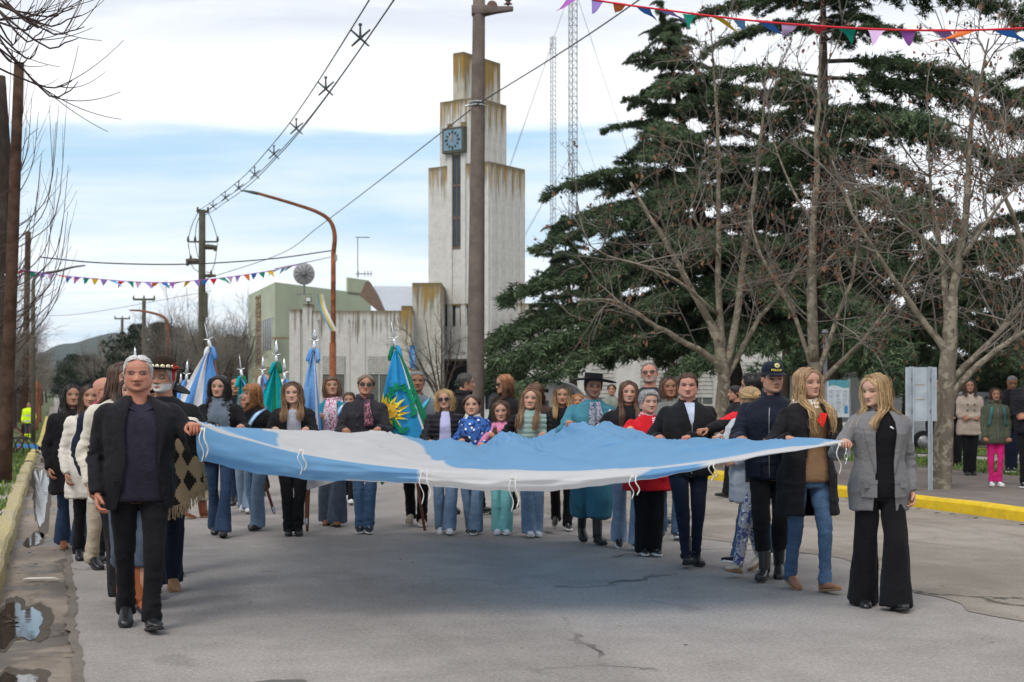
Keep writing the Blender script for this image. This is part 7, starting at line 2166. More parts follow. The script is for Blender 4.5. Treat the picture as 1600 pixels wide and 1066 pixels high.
add(px=240, Y=23, H=1.7, yaw=4, skin=SK_M, hair='short', hc=H_DBR, top=dict(mat=cloth('coat_sand', (.35, .28, .2)), hem=.46), tm=c_jeand, shoe=SH_SNB, L='fold', R='fold', label='flag bearer in sand coloured coat at the far left of the standards') 
add(px=288, Y=21, H=1.66, yaw=4, skin=SK_M, hair='short', hc=H_BLK, top=dict(mat=c_navy, hem=.46), tm=c_jeand, shoe=SH_SNB, L='fold', R='fold', label='flag bearer in navy jacket between the small blue flags on the left')
# ------------------------------------------------ spectators on the right pavement
KZ = .13
add(px=1515, Y=23.8, z=KZ, H=1.60, yaw=-4, hyaw=-10, skin=SK_M, hair='wavy', hc=H_DBR, hc2=H_BR, hlen=.35, top=dict(mat=c_trench, hem=.42, ease=.035, flare=.2, name='trench_coat', buttons=((.62, .68, .74), (-.06, .06), b_dark), collar=(c_trench, .05, 1.3)), scarf=(c_black, [], 1.0), tm=c_trblack, legs='straight', shoe=SH_BLACK, L='fold', R='fold', step=(.02, -.02), label='spectator in beige trench coat and black scarf with folded hands')
add(px=1555, Y=21.0, z=KZ, H=1.45, yaw=-6, skin=SK_M, hair='bob', hc=(.06, .02, .015), hlen=.12, top=dict(mat=c_olive, hem=.44, ease=.045, flare=.15, zip=.80, name='parka', collar=(c_olive, .09, 1.5), bulk=1.15), tm=c_magenta, legs='slim', shoe=SH_SNW, L=(1578, 690, 20.8), R=(1540, 692, 20.8), step=(.02, -.02), backpack=True, label='short woman in olive parka and magenta trousers with backpack straps')
add(px=1580, Y=24.5, z=KZ, H=1.68, sex='m', yaw=-10, skin=SK_T, hair='crop', hc=H_GRY, top=dict(mat=c_black, hem=.46), tm=c_navy, shoe=SH_SNB, L='fold', R='fold', nod=16, step=(.02, -.02), label='grey haired man in black looking down behind the woman in the olive parka')
add(px=1608, Y=20.6, z=KZ, H=1.74, sex='m', yaw=-30, skin=SK_M, hair='short', hc=H_BLK, beard=((.03, .02, .02), .9), glasses='dark', top=dict(mat=cloth('puffer_black', BLK), puffer=True, hem=.46, ease=.035), tm=c_trblack, shoe=SH_SNB, L='fold', R='fold', step=(.02, -.02), label='bearded man in black puffer jacket cut by the right edge of the view')
add(px=1466, Y=24.0, z=KZ, H=1.64, yaw=-8, skin=SK_M, hair='short', hc=H_BLK, top=dict(mat=c_navy, hem=.42, ease=.03, name='coat'), scarf=(c_lav, [], .9), tm=c_maroon, legs='wide', shoe=SH_BLACK, L='fold', R='fold', step=(.02, -.14), label='spectator in navy coat and maroon trousers standing between the sign and the plane tree')
add(px=1492, Y=27.0, z=KZ, H=1.50, yaw=-8, skin=SK_M, hair='short', hc=H_DBR, top=dict(mat=c_black, hem=.42, ease=.03), tm=c_trblack, legs='wide', shoe=SH_BLACK, L='fold', R='fold', step=(.02, -.04), label='short spectator in black behind the plane tree trunk')
# ------------------------------------------------ far down the street
YW = Yfeet(690)
add(px=45, Y=YW, H=1.70, yaw=0, hyaw=20, sex='m', skin=SK_M, hair='short', hc=H_BLK, fat=1.1, top=dict(mat=c_hiv, hem=.46, ease=.04, name='hivis_jacket', bulk=1.15), tm=cloth('trousers_grey', (.05, .06, .08)), legs='straight', shoe=SH_BBOOT, L='hang', R='hang', step=(.02, -.02), stance=.1, hivis=True,
    label='traffic worker in bright yellow high visibility jacket far down the left kerb')

def reflective(sp):
    surf, hx_, arms, legs, root, H, k, ease = sp['_fn']
    rf = paint('reflective_grey', (.5, .53, .55), .4)
    ny = c_hiv
    for z in (.52, .66):
        b = Buf(); th = np.arange(24) * math.pi / 12
        tz, ta, tb, tc = torso_tab(sp)
        a = np.interp(z, tz, ta) * H + ease + .012; bb = np.interp(z, tz, tb) * H + ease + .012; cc = np.interp(z, tz, tc) * H
        V = np.concatenate([np.stack([a * np.cos(th), cc + bb * np.sin(th), np.full(24, z * H + d)], 1) for d in (-.025, .025)])
        b.add(V, grid_faces(2, 24)); obj('reflective_band', b, rf, root, True)
    for s in (1, -1):
        Hp, K_, A2, pit = legs[s]
        for t in (.35, .6):
            b = Buf(); c = K_ + (A2 - K_) * t
            tube(b, [c, c - [0, 0, .07]], .082, 12); obj('reflective_band', b, ny, root, True)
def accessories(sp):
    surf, hx_, arms, legs, root, H, k, ease = sp['_fn']
    if sp.get('hivis'): reflective(sp)
    if sp['top'].get('stripe'):
        for s in (1, -1):
            S, E, W, hd, hn, cu = arms[s]
            for o in (-.018, 0, .018):
                pts = smooth_path([S + [s * .0, o, .07], S * .5 + E * .5 + [s * .062, o - .01, .0], E + [s * .058, o - .01, 0]], 10)
                b = Buf(); tube(b, pts, .006, 5, flat=.6); obj('sleeve_stripe', b, s_white, root, True)
    if sp.get('pouch'):
        b = Buf(); box(b, (-.185, -.02, .50 * H), (.04, .07, .17)); box(b, (-.185, -.02, .50 * H + .10), (.03, .05, .05), rz=.1); obj('holster', b, paint('leather_black', (.01, .01, .01), .5), root)
        b = Buf(); th = np.arange(24) * math.pi / 12
        V = np.concatenate([np.stack([.185 * np.cos(th), .135 * np.sin(th), np.full(24, .525 * H + d)], 1) for d in (-.02, .02)]); b.add(V, grid_faces(2, 24)); obj('belt', b, paint('leather_black', BLK), root, True)
    if sp.get('bandana'):
        b = Buf(); n = 9
        xs = np.linspace(-.075, .075, n)
        top = np.stack([xs, surf(xs, .80, ease) - .035, np.full(n, .80 * H)], 1)
        bot = np.stack([xs * .1, surf(xs * .1, .745, ease) - .045, np.full(n, .735 * H) + np.abs(xs) * .2], 1)
        mid = (top + bot) / 2 + [0, -.012, 0]
        strip(b, top, mid); strip(b, mid, bot); obj('bandana', b, c_scarfred, root, True)
    if sp.get('backpack'):
        for s in (1, -1):
            z = np.linspace(.81, .62, 8); x = s * np.linspace(.085, .125, 8)
            b = Buf(); tube(b, np.stack([x, surf(x, z, ease) - .018, z * H], 1), .022, 8, flat=.35); obj('strap', b, paint('strap_teal', (.05, .16, .16), .8), root, True)
    if sp.get('poncho'):
        poncho(sp)
    if sp['tm'] is c_trblack and sp['top']['mat'] is c_greyb:
        # pin on the chest and the steel clip hanging from the raised hand
        b = Buf(); tube(b, [[.035, float(surf(.035, .775, 0)) - .03, .777 * H], [.06, float(surf(.06, .77, 0)) - .03, .768 * H]], .007, 6); obj('brooch', b, paint('brooch_white', (.8, .8, .8), .3), root, True)
        b = Buf(); 
        for s, z in ((-1, .53), (1, .53)):
            x = s * .12; box(b, (x * k, float(surf(x * k, z, ease)) - .012, z * H), (.085, .012, .035), rz=-s * .45)
        obj('pocket_flap', b, c_greyb, root)
    if sp['seed'] == 1:
        b = Buf()
        for s in (-1, 1):
            n = 6; t = np.linspace(0, 1, n)
            A_ = np.stack([s * (.020 + .050 * t), -.055 - .02 * H + .06 * t ** 2 + 0 * t, (.822 + .026 * t) * H], 1)
            B_ = np.stack([s * (.022 + .085 * t), surf(s * (.022 + .085 * t), .80 + 0 * t, .02) - .010, (.795 + .022 * t) * H], 1)
            strip(b, A_, B_)
        obj('collar', b, c_polo, root, True)
        for z in (.79, .77):
            b = Buf(); lathe(b, [(.0055, 0), (.0055, .003), (.001, .004)], 8); b.xf(lambda v: np.stack([v[:, 0], -v[:, 2], v[:, 1]], 1)).move([0, float(surf(0, z, 0)) - .016, z * H]); obj('button', b, b_dark, root)
        for z in (.54,):
            x = -.13; b = Buf(); box(b, (x, float(surf(x, z, ease)) - .012, z * H), (.12, .012, .03), rz=.6); obj('pocket_flap', b, c_blazer, root)

def poncho(sp):
    surf, hx_, arms, legs, root, H, k, ease = sp['_fn']
    m, N, b_ = material('poncho_wool', 1.0, .1)
    x, y, z = N.xyz(N.coord())
    # stepped crosses: brown on tan
    def cell(v, s): return N.math('SUBTRACT', N.math('FRACT', N.math('MULTIPLY', v, s)), .5)
    ang = N.math('ARCTAN2', x, N.math('MULTIPLY', y, -1))
    u = N.math('ABSOLUTE', cell(ang, 1.9)); w = N.math('ABSOLUTE', cell(z, 5.2))
    q = .5 / 5
    us = N.math('FLOOR', N.math('MULTIPLY', u, 10)); ws = N.math('FLOOR', N.math('MULTIPLY', w, 10))
    tot = N.math('ADD', us, ws)
    setcol(N, b_, N.mix(N.math('LESS_THAN', tot, 3.5), (.26, .19, .11), (.018, .014, .012)))
    bump(N, b_, N.noise(N.coord(), 90, 3), .5, .006)
    b = Buf(); n, M = 16, 48
    zz = np.linspace(.85, .44, n); t = np.linspace(0, 1, n)
    th = np.arange(M) * 2 * math.pi / M
    rx = np.interp(t, [0, .12, .3, 1], [.07, .19, .25, .31]); ry = np.interp(t, [0, .12, .3, 1], [.065, .12, .19, .24])
    V = np.stack([rx[:, None] * np.cos(th), ry[:, None] * np.sin(th), (zz * H)[:, None] + 0 * th + (-.10 * t[:, None] * np.cos(2 * th + math.pi))], -1).reshape(-1, 3)
    f = (1 + .06 * np.sin(th * 9)[None] * t[:, None]).reshape(-1)
    V[:, 0] *= f; V[:, 1] *= f
    b.add(V, grid_faces(n, M))
    p = obj('poncho', b, m, root, True)
    fr = Buf(); last = V.reshape(n, M, 3)[-1]
    pr = smooth_path(np.vstack([last, last[:1]]), 240)
    P_ = np.stack([pr, pr + [0, 0, -.05], pr + [0, 0, -.10]], 1); P_[:, 1:] += np.random.default_rng(3).normal(0, .006, (240, 2, 3))
    many_tubes(fr, P_, np.full((240, 3), .004), 3, 1)
    obj('fringe', fr, cloth('fringe_tan', (.30, .22, .13)), p)

for sp in CROWD:
    person(sp)
    accessories(sp)
# ================================================================== the big flag
def surf_flag():
    rg = np.random.default_rng(3)
    root = empty('flag', (0, 0, 0), label='huge light blue and white flag carried flat by the crowd', cat='flag')
    NU, NV = 300, 150
    fr = [(309, 657, 9.05), (380, 680, 9.1), (467, 703, 9.15), (560, 720, 9.2), (655, 731, 9.25), (760, 737, 9.3), (860, 738, 9.35), (1000, 733, 9.4), (1100, 722, 9.45), (1200, 707, 9.55), (1318, 688, 9.65)]
    bk = [(336, 667, 14.7), (377, 668, 14.6), (430, 671, 14.6), (478, 672, 14.6), (540, 675, 14.9), (590, 673, 14.8), (622, 678, 14.8), (672, 689, 14.6), (697, 685, 14.6), (722, 689, 14.6), (752, 696, 14.7), (778, 677, 14.6), (800, 676, 14.6), (822, 684, 14.6), (848, 679, 14.5), (870, 668, 14.3), (888, 660, 14.0), (905, 664, 13.8), (925, 668, 13.7), (946, 661, 13.8)]
    rt = [(1318, 688, 9.65), (1236, 687, 10.4), (1200, 688, 10.95), (1158, 686, 11.1), (1118, 686, 11.6), (1072, 686, 12.1), (1032, 685, 12.3), (1000, 674, 13.0), (970, 668, 13.4), (946, 661, 13.8)]
    lf = [(309, 657, 9.05), (322, 668, 10.1), (330, 670, 10.7), (335, 670, 11.9), (345, 671, 12.7), (345, 670, 13.4), (336, 667, 14.7)]
    F = smooth_path([P(*p) for p in fr], NU); B = smooth_path([P(*p) for p in bk], NU)
    Rr = smooth_path([P(*p) for p in rt], NV); Lf = smooth_path([P(*p) for p in lf], NV)
    u = np.linspace(0, 1, NU)[None, :, None]; v = np.linspace(0, 1, NV)[:, None, None]
    S = (1 - v) * F[None] + v * B[None] + (1 - u) * Lf[:, None] + u * Rr[:, None] - ((1 - u) * (1 - v) * F[0] + u * (1 - v) * F[-1] + (1 - u) * v * B[0] + u * v * B[-1])
    uu, vv = u[..., 0] + 0 * v[..., 0], v[..., 0] + 0 * u[..., 0]
    sag = -.10 * np.sin(math.pi * uu) ** .8 * np.sin(math.pi * vv) ** .9
    # long tension folds running from the corners and hands
    p = np.stack([uu * 26 + vv * 9, vv * 3.0 - uu * 2, 0 * uu], -1).reshape(-1, 3)
    w1 = vnoise(p, 1).reshape(uu.shape) * .020
    p = np.stack([uu * 9 - vv * 14, vv * 4 + uu * 3, 0 * uu], -1).reshape(-1, 3)
    w2 = (1 - 2 * np.abs(vnoise(p, 2).reshape(uu.shape))) * .018
    p = np.stack([uu * 60, vv * 14, 0 * uu], -1).reshape(-1, 3)
    crump = (1 - 2 * np.abs(vnoise(p, 5).reshape(uu.shape))) * .024 * np.exp(-((uu - .62) / .16) ** 2) * ss(.70, .95, vv)
    edge = np.minimum(np.minimum(uu, 1 - uu) * 8, np.minimum(vv, 1 - vv) * 8).clip(0, 1)
    S[..., 2] += sag * .0 + (w1 + w2) * edge + crump * np.clip((1 - vv) * 30, .35, 1)
    # sharp creases fanning out from every hand that grips the edge
    hands_ = [(.05, 1), (.11, 1), (.16, 1), (.21, 1), (.26, 1), (.32, 1), (.37, 1), (.48, 1), (.53, 1), (.63, 1), (.74, 1), (.84, 1), (.91, 1), (.99, 1), (1, .12), (1, .3), (1, .45), (1, .56), (1, .67), (1, .78), (0, 0), (1, 0), (0, .2), (0, .4), (0, .6)]
    for q_, (hu, hv) in enumerate(hands_):
        du, dv = (uu - hu) * 4.3, (vv - hv) * 5.5
        r_ = np.sqrt(du ** 2 + dv ** 2); an = np.arctan2(dv, du)
        S[..., 2] += (.013 if hv == 1 else .022) * (1 - 2 * np.abs(np.sin(an * (4.5 + q_ % 3) + q_))) * np.exp(-r_ / (.55 if hu not in (0, 1) or hv > 0 else 1.3)) * np.clip(r_ * 5, 0, 1)
    # cowboys' raised peaks: pull the cloth along to two points
    for (cu, cv, hh, su, sv) in ((.91, .97, .035, .03, .10), (.99, .97, .03, .03, .10)):
        S[..., 2] += hh * np.exp(-((uu - cu) / su) ** 2 - ((vv - cv) / sv) ** 2)
    px = 800 + FPX * S[..., 0] / S[..., 1]; py = 610 - (S[..., 2] - CAMH) * FPX / S[..., 1]
    blue = np.array([.23, .475, .76]); white = np.array([.74, .74, .75])
    # white stripe between two sewn seams
    u1 = np.interp(vv, [0, .15, 1], [.165, .145, .085])
    u2 = np.interp(vv, [0, .02, .06, .10, .16, .24, .36, .55, .8, 1.0], [.80, .68, .57, .515, .47, .435, .405, .38, .35, .32])
    mask = ss(-.0022, .0022, uu - u1) * ss(.0022, -.0022, uu - u2)
    hem = ss(.012, .008, vv) * 1.0
    mask = np.maximum(mask, hem)
    C = blue * (1 - mask[..., None]) + white * mask[..., None]
    m, N, bb = material('flag_cloth', .75, .15)
    a = N.add('ShaderNodeAttribute', attribute_name='Col'); co = N.coord()
    dirt = N.noise(co, 3, 5, .7)
    setcol(N, bb, N.mix(N.rng(dirt, .55, .8, 0, .22), a.outputs['Color'], (.45, .42, .36)))
    bump(N, bb, N.math('ADD', N.noise(N.mapping(co, (8, 2, 8)), 2.0, 4, .6), N.math('MULTIPLY', N.noise(co, 300, 2), .1)), .3, .02)
    # thin cloth lets some light through
    tr = N.add('ShaderNodeBsdfTranslucent', {'Color': a.outputs['Color']}); mx = N.add('ShaderNodeMixShader', {0: .5, 1: bb.outputs[0], 2: tr.outputs[0]})
    N.l.new(mx.outputs[0], [n for n in N.n if n.type == 'OUTPUT_MATERIAL'][0].inputs[0])
    b = Buf(); b.add(S.reshape(-1, 3), grid_faces(NV, NU, False), 0, C.reshape(-1, 3))
    obj('cloth', b, m, root, True)
    # the border that hangs down along the front
    lo = [(318, 722), (400, 741), (470, 749), (560, 752), (655, 757), (740, 767), (860, 767), (940, 761), (1000, 752), (1060, 741), (1120, 727), (1200, 711), (1318, 693)]
    pxs = 800 + FPX * S[0, :, 0] / S[0, :, 1]
    lp = np.interp(pxs, [q[0] for q in lo], [q[1] for q in lo]) + vnoise(np.stack([pxs * .05, 0 * pxs, 0 * pxs], 1), 3) * 1.5
    K = 26; k = np.linspace(0, 1, K)[:, None]
    lpz = CAMH + (610 - lp) / FPX * S[0, :, 1]
    Hh = np.stack([S[0, :, 0] + 0 * k, S[0, :, 1] + k * .03 - .05 * np.sin(k * math.pi), S[0, :, 2] * (1 - k) + lpz * k], -1)
    fold_ = vnoise(np.stack([(pxs * .02 + 0 * k).ravel(), (k * 5 + pxs * .004).ravel(), 0 * (pxs + 0 * k).ravel()], 1), 6).reshape(K, NU)
    Hh[..., 1] += fold_ * .04 * k
    ub = 800 + FPX * Hh[..., 0] / Hh[..., 1]
    mk = ss(650, 657, ub) * ss(1004, 996, ub + (k - .5) * 40)
    mk = np.maximum(mk, ss(.06, .04, k + 0 * ub)); mk = np.maximum(mk, ss(.93, .95, k + 0 * ub) * (ub > 540)); mk = np.maximum(mk, ss(1085, 1110, ub))
    mk = np.maximum(mk, ss(.0, .02, (k - np.interp(ub, [520, 545, 655, 700], [1.3, .95, .75, .5]))) * (ub > 500) * (ub < 660) * .0)
    C = blue * .92 * (1 - mk[..., None]) + white * mk[..., None]
    b = Buf(); b.add(Hh.reshape(-1, 3), grid_faces(K, NU, False), 0, C.reshape(-1, 3)); obj('border', b, m, root, True)
    mt = cloth('tie_tape', (.62, .61, .58), var=.08)
    def tie(px_, y0, y1, Y, n=2, sp_=3):
        for j in range(n):
            x0 = px_ + j * sp_; ln = y1 - y0 - j * 6
            pts = [P(x0, y0, Y - .07), P(x0 - 5 + j * 4, y0 + ln * .35, Y - .09), P(x0 + 2 + j * 3, y0 + ln * .7, Y - .08), P(x0 - 1 + j * 2, y0 + ln, Y - .07)]
            b = Buf(); tube(b, smooth_path(pts, 12), .0048, 6, flat=.3); obj('tie', b, mt, root, True)
        b = Buf(); lathe(b, [(.001, -.013), (.010, -.009), (.012, 0), (.009, .010), (.001, .013)], 8, c=P(px_, y0 + 3, Y - .07)); obj('knot', b, mt, root, True)
    tie(470, 702, 742, 9.12, 2, 4); tie(660, 735, 788, 9.2, 2, 8); tie(800, 744, 800, 9.3, 2, 6); tie(988, 742, 780, 9.38, 2, 6); tie(1112, 722, 752, 9.45, 2, 4)
    tie(316, 668, 722, 8.95, 2, 4); tie(1312, 692, 742, 9.5, 1)
    return root
surf_flag()
# steel clip hanging in the grey blazer woman's hand
b = Buf(); c = P(1322, 705, 9.5)
for i in range(3):
    a = np.linspace(0, 2 * math.pi, 13); z = -.035 * i
    if i % 2: tube(b, np.stack([.010 * np.cos(a), 0 * a, .022 * np.sin(a) + z], 1) + c, .003, 5, caps=False)
    else: tube(b, np.stack([0 * a, .010 * np.cos(a), .022 * np.sin(a) + z], 1) + c, .003, 5, caps=False)
obj('snap_hook', b, paint('clip_steel', (.6, .6, .6), .25, .5, metal=.9), None, True, label='short steel chain clip dangling from the raised hand in grey blazer', cat='clip')

# ================================================================== standards (flags on spear poles)
m_fb = cloth('standard_blue', (.10, .27, .60), var=.06); m_fw = cloth('standard_white', (.66, .66, .68), var=.05); m_fteal = cloth('standard_teal', (.0, .30, .33), var=.06); m_fgreen = cloth('standard_green', (.01, .16, .08), var=.06)
m_flb = cloth('standard_light', (.16, .34, .62), var=.06); m_fsea = cloth('standard_sea', (.03, .28, .55), var=.06); m_silver = paint('spear_silver', (.62, .64, .66), .25, .5, metal=.85); m_staff = paint('staff_wood', (.20, .065, .03), .4, .5)
m_yel = cloth('sun_yellow', (.80, .60, .04), var=.05); m_leaf = cloth('leaf_green', (.01, .24, .12), var=.05)
def standard(tip, foot, Y, cols, label, spread, length, hangs, seed, ribbons=None, tipL=.30, group=None):
    """tip/foot pixels at distance Y; cloth hangs from below the tip"""
    o = P(foot[0], foot[1], Y); e = empty('standard', tuple(o), label=label, cat='flag', group=group)
    T = P(tip[0], tip[1], Y) - o; d = T / np.linalg.norm(T)
    J = T - d * tipL
    b = Buf(); tube(b, [[0, 0, 0], J], .016, 8); obj('staff', b, m_staff, e, True)
    b = Buf(); tube(b, [J - d * .04, J + d * .02, J + d * .06, J + d * .10], [.018, .022, .022, .01], 8); tube(b, [J + d * .09, J + d * .13, J + d * .2, T], [.008, .026, .018, .001], 8, flat=.4)
    r = np.cross(d, [0, 1, 0]); a = np.linspace(-2.3, -.84, 11)
    tube(b, J + d * .155 + r * (.06 * np.cos(a))[:, None] * 1.3 + d * (.06 * np.sin(a))[:, None], .006, 5); obj('spearhead', b, m_silver, e, True)
    rg = np.random.default_rng(seed)
    # draped cloth: n pleats in a fan hanging down
    NU, NV = 60, 30
    u = np.linspace(0, 1, NU)[None]; v = np.linspace(0, 1, NV)[:, None]
    x0, x1 = spread
    top = J - d * .03
    x0, x1 = x0 * 1.25, x1 * 1.25
    xx = (x0 + (x1 - x0) * u) * (v ** .75) * length * (1 + .06 * np.sin(v * 7 + seed))
    zz = -length * v * (1 - .12 * np.abs(u - .5)) 
    if hangs == 'staff':    # the inner edge follows the staff
        st_ = -d * length * 1.0
        xx = u * (x0 * length) * (v ** .8) + (1 - u) * st_[0] * v; zz = (1 - u) * st_[2] * v + u * (-length * .98) * v
    pl = np.sin(u * math.pi * 4.5 + 1.5 * np.sin(v * 3 + seed)) * .030 * (.3 + v) * min(1, length) + .012 * np.sin(u * 17 + seed + v * 4)
    V = np.stack([top[0] + xx, top[1] - .07 + pl + 0 * v, top[2] + zz + .01 * np.sin(u * 20 + v * 3)], -1)
    nb = len(cols); mats = [c for c, _ in cols]; edges = np.cumsum([w for _, w in cols]); edges = edges / edges[-1]
    b = Buf(); b.add(V.reshape(-1, 3), grid_faces(NV, NU, False))
    ui = (np.arange((NV - 1) * (NU - 1)) % (NU - 1) + .5) / (NU - 1)
    b.m[0] = np.searchsorted(edges, ui); 
    cl = obj('cloth', b, mats, e, True)
    # bow of ribbon ends under the spearhead
    rb = ribbons or mats[:2]
    b = Buf()
    for k_ in range(4):
        sx = (-1, 1)[k_ % 2]; q = [J + [0, 0, .02], J + [sx * .045, -.03, -.02], J + [sx * .06, -.05, -.09], J + [sx * (.03 + .07 * rg.random()), -.06, -.18 - .08 * rg.random()]]
        q = [J + (np.asarray(p_) - J) * [.75, .7, .62] for p_ in q]
        tube(b, smooth_path(q, 8), np.array([.012, .02, .024, .024, .026, .028, .028, .026]) * (.8 if k_ < 2 else 1), 5, k_ % 2, flat=.10, up=(0, 1, 0))
    obj('ribbon', b, rb if len(rb) > 1 else [rb[0], rb[0]], e, True)
    return e, V, cl
standard((319, 503), (352, 640), 16.0, [(m_fb, 1.1), (m_fw, .45), (m_fb, .5), (m_fw, .35)], 'blue and white flag on leaning brown staff behind the curly haired woman', (-.42, 0), 1.10, 'staff', 1, [m_fw, m_fb])
standard((293, 562), (287, 700), 20, [(m_fb, 1), (m_fw, .8), (m_fb, .7)], 'small blue and white flag behind the woman in yellow', (-.35, .08), .9, 'f', 2)
standard((283, 582), (279, 700), 23, [(m_fb, 1), (m_fw, .8), (m_fb, .7)], 'smallest blue and white flag, further back and left of the yellow jacket', (-.3, .15), .8, 'f', 3)
standard((262, 566), (258, 700), 24, [(m_flb, 1), (m_fw, .8)], 'pale flag tip showing right of the conchos hat', (-.2, .2), .8, 'f', 13)
standard((211, 541), (212, 700), 21, [(m_fteal, 1), (m_fb, .8)], 'teal flag whose spear rises left of the conchos hat', (-.12, .12), .9, 'f', 14)
standard((374, 553), (390, 700), 18.5, [(m_fteal, 1), (m_fgreen, .7), (m_fb, .5)], 'teal and green flag behind the young dark haired man', (-.1, .35), .9, 'f', 4, [m_fteal, m_fgreen])
standard((411, 556), (408, 700), 20.5, [(m_fw, .6), (m_fb, 1)], 'thin blue and white flag over the ginger haired woman', (-.1, .12), .8, 'f', 5)
standard((432, 529), (431, 720), 17.5, [(m_fteal, 1.3), (m_fgreen, .6), (m_fteal, .8), (m_fgreen, .3)], 'teal and green flag tied with gold cord left of the long haired woman', (-.22, .16), 1.35, 'f', 6, [m_fteal, m_fgreen])
standard((444, 558), (448, 700), 18.5, [(m_fw, .5), (m_fb, 1), (m_fw, .3)], 'slim blue and white flag right beside the teal and green one', (-.12, .16), 1.0, 'f', 7)
e, V, cl = standard((492, 515), (480, 830), 15.6, [(m_flb, 1), (m_flb, 1.2), (m_fb, .2), (m_fw, .22), (m_fb, .25)], 'large plain light blue flag beside the chestnut bobbed woman', (-.155, .07), 1.35, 'f', 8, [m_fb, m_flb], .22)
e2, V2, cl2 = standard((611, 500), (664, 830), 15.7, [(m_fsea, 3.2), (m_fw, .10), (m_fgreen, .55)], 'large blue provincial flag with golden sun and green leaves beside the grey vested man', (-.16, .30), 1.42, 'f', 9, [m_fgreen, m_fsea], .30)
o_e2 = P(664, 830, 15.7)
# sun and laurel as cloth applique following the flag
def onflag(pu, pv, V, off=-.055):
    NV, NU = V.shape[:2]; i = min(NV - 1, int(pv * (NV - 1))); j = min(NU - 1, int(pu * (NU - 1))); return V[i, j] + [0, off, 0]
def surfpt(V, pu, pv, off):
    NV, NU = V.shape[:2]; x = np.clip(pu, 0, 1) * (NU - 1.001); y = np.clip(pv, 0, 1) * (NV - 1.001); i, j = int(y), int(x); fy, fx = y - i, x - j
    return V[i, j] * (1 - fx) * (1 - fy) + V[i, j + 1] * fx * (1 - fy) + V[i + 1, j] * (1 - fx) * fy + V[i + 1, j + 1] * fx * fy + [0, off, 0]
def applique(V, cu, cv, pts, mat, nm, par, off, wu=.66, hv=1.42):
    """patch on the cloth: pts are (dx,dz) metres round the centre (cu,cv)"""
    def at(dx, dz):
        v = cv - dz / hv; return surfpt(V, cu + dx / (wu * max(v, .1) ** .85), v, off)
    P_ = []; 
    for k in (0, .34, .67, 1.0): P_ += [at(x * k, z * k) for x, z in pts]
    n = len(pts); b = Buf(); b.add(P_, grid_faces(4, n)); return obj(nm, b, mat, par)
def star(r, n, q): return [((r if i % 2 == 0 else r * q) * math.cos(i * math.pi / n), (r if i % 2 == 0 else r * q) * math.sin(i * math.pi / n)) for i in range(2 * n)]
applique(V2, .13, .50, star(.21, 16, .55), m_yel, 'sun', e2, -.02)
applique(V2, .13, .50, star(.10, 10, .97), cloth('sun_gold', (.70, .42, .05)), 'sun_face', e2, -.03)
for i in range(22):
    a = -.3 + i * .24; cx_, cz_ = .10 * math.cos(a), .24 * math.sin(a)
    th = a + 1.0 + (i % 2) * 1.0; el = [(.05 * math.cos(t) * math.cos(th) - .022 * math.sin(t) * math.sin(th) + cx_, .05 * math.cos(t) * math.sin(th) + .022 * math.sin(t) * math.cos(th) + cz_) for t in np.arange(8) * math.pi / 4]
    cu_, cv_ = .50, .46
    v_ = cv_ - cz_ / 1.42
    applique(V2, cu_ + cx_ / (.66 * max(v_, .1) ** .85), v_, [(x - cx_, z - cz_) for x, z in el], m_leaf, 'leaf', e2, -.022)
# lower ends of flags seen under the big cloth
b = Buf(); q = [P(478, 768, 15.0), P(560, 738, 14.9), P(560, 700, 14.9), P(470, 700, 15.0)]
def lower(pts, mat, nm, par, oo):
    A_ = smooth_path([np.array(p) for p in pts[0]], 12) - oo; B_ = smooth_path([np.array(p) for p in pts[1]], 12) - oo
    A_[:, 1] += .03 * np.sin(np.arange(12) * 1.3); b = Buf(); strip(b, A_, B_); obj(nm, b, mat, par, True)
oe = P(480, 830, 15.6)
lower(([P(474, 745, 15.45), P(500, 735, 15.45), P(540, 728, 15.45)], [P(480, 766, 15.45), P(510, 757, 15.45), P(545, 745, 15.45)]), m_fw, 'tail', e, oe)
lower(([P(540, 722, 15.45), P(560, 722, 15.45), P(572, 722, 15.45)], [P(545, 745, 15.45), P(560, 742, 15.45), P(578, 736, 15.45)]), m_fb, 'tail', e, oe)
lower(([P(470, 700, 15.45), P(473, 720, 15.45), P(478, 740, 15.45)], [P(474, 765, 15.5), P(478, 768, 15.5), P(482, 768, 15.5)]), m_fb, 'tail', e, oe)
lower(([P(588, 735, 15.3), P(598, 735, 15.3), P(608, 735, 15.3)], [P(594, 752, 15.3), P(597, 758, 15.3), P(604, 750, 15.3)]), m_fgreen, 'tail', e2, o_e2)
for (a, c, Y, lab) in (((408, 735), (428, 800), 15.9, 'brown leaning flag staff foot between the ginger and the long haired women'), ((480, 740), (478, 818), 15.5, 'brown flag staff foot beside the long haired woman'),):
    b = Buf(); tube(b, [P(*a, Y), P(*c, Y)], .017, 8); o_ = obj('staff', b, m_staff, label=lab, cat='pole'); b = Buf(); d = P(*c, Y) - P(*a, Y); d /= np.linalg.norm(d); tube(b, [P(*c, Y) - d * .06, P(*c, Y), P(*c, Y) + d * .03], [.02, .02, .006], 8); obj('ferrule', b, m_silver, o_)
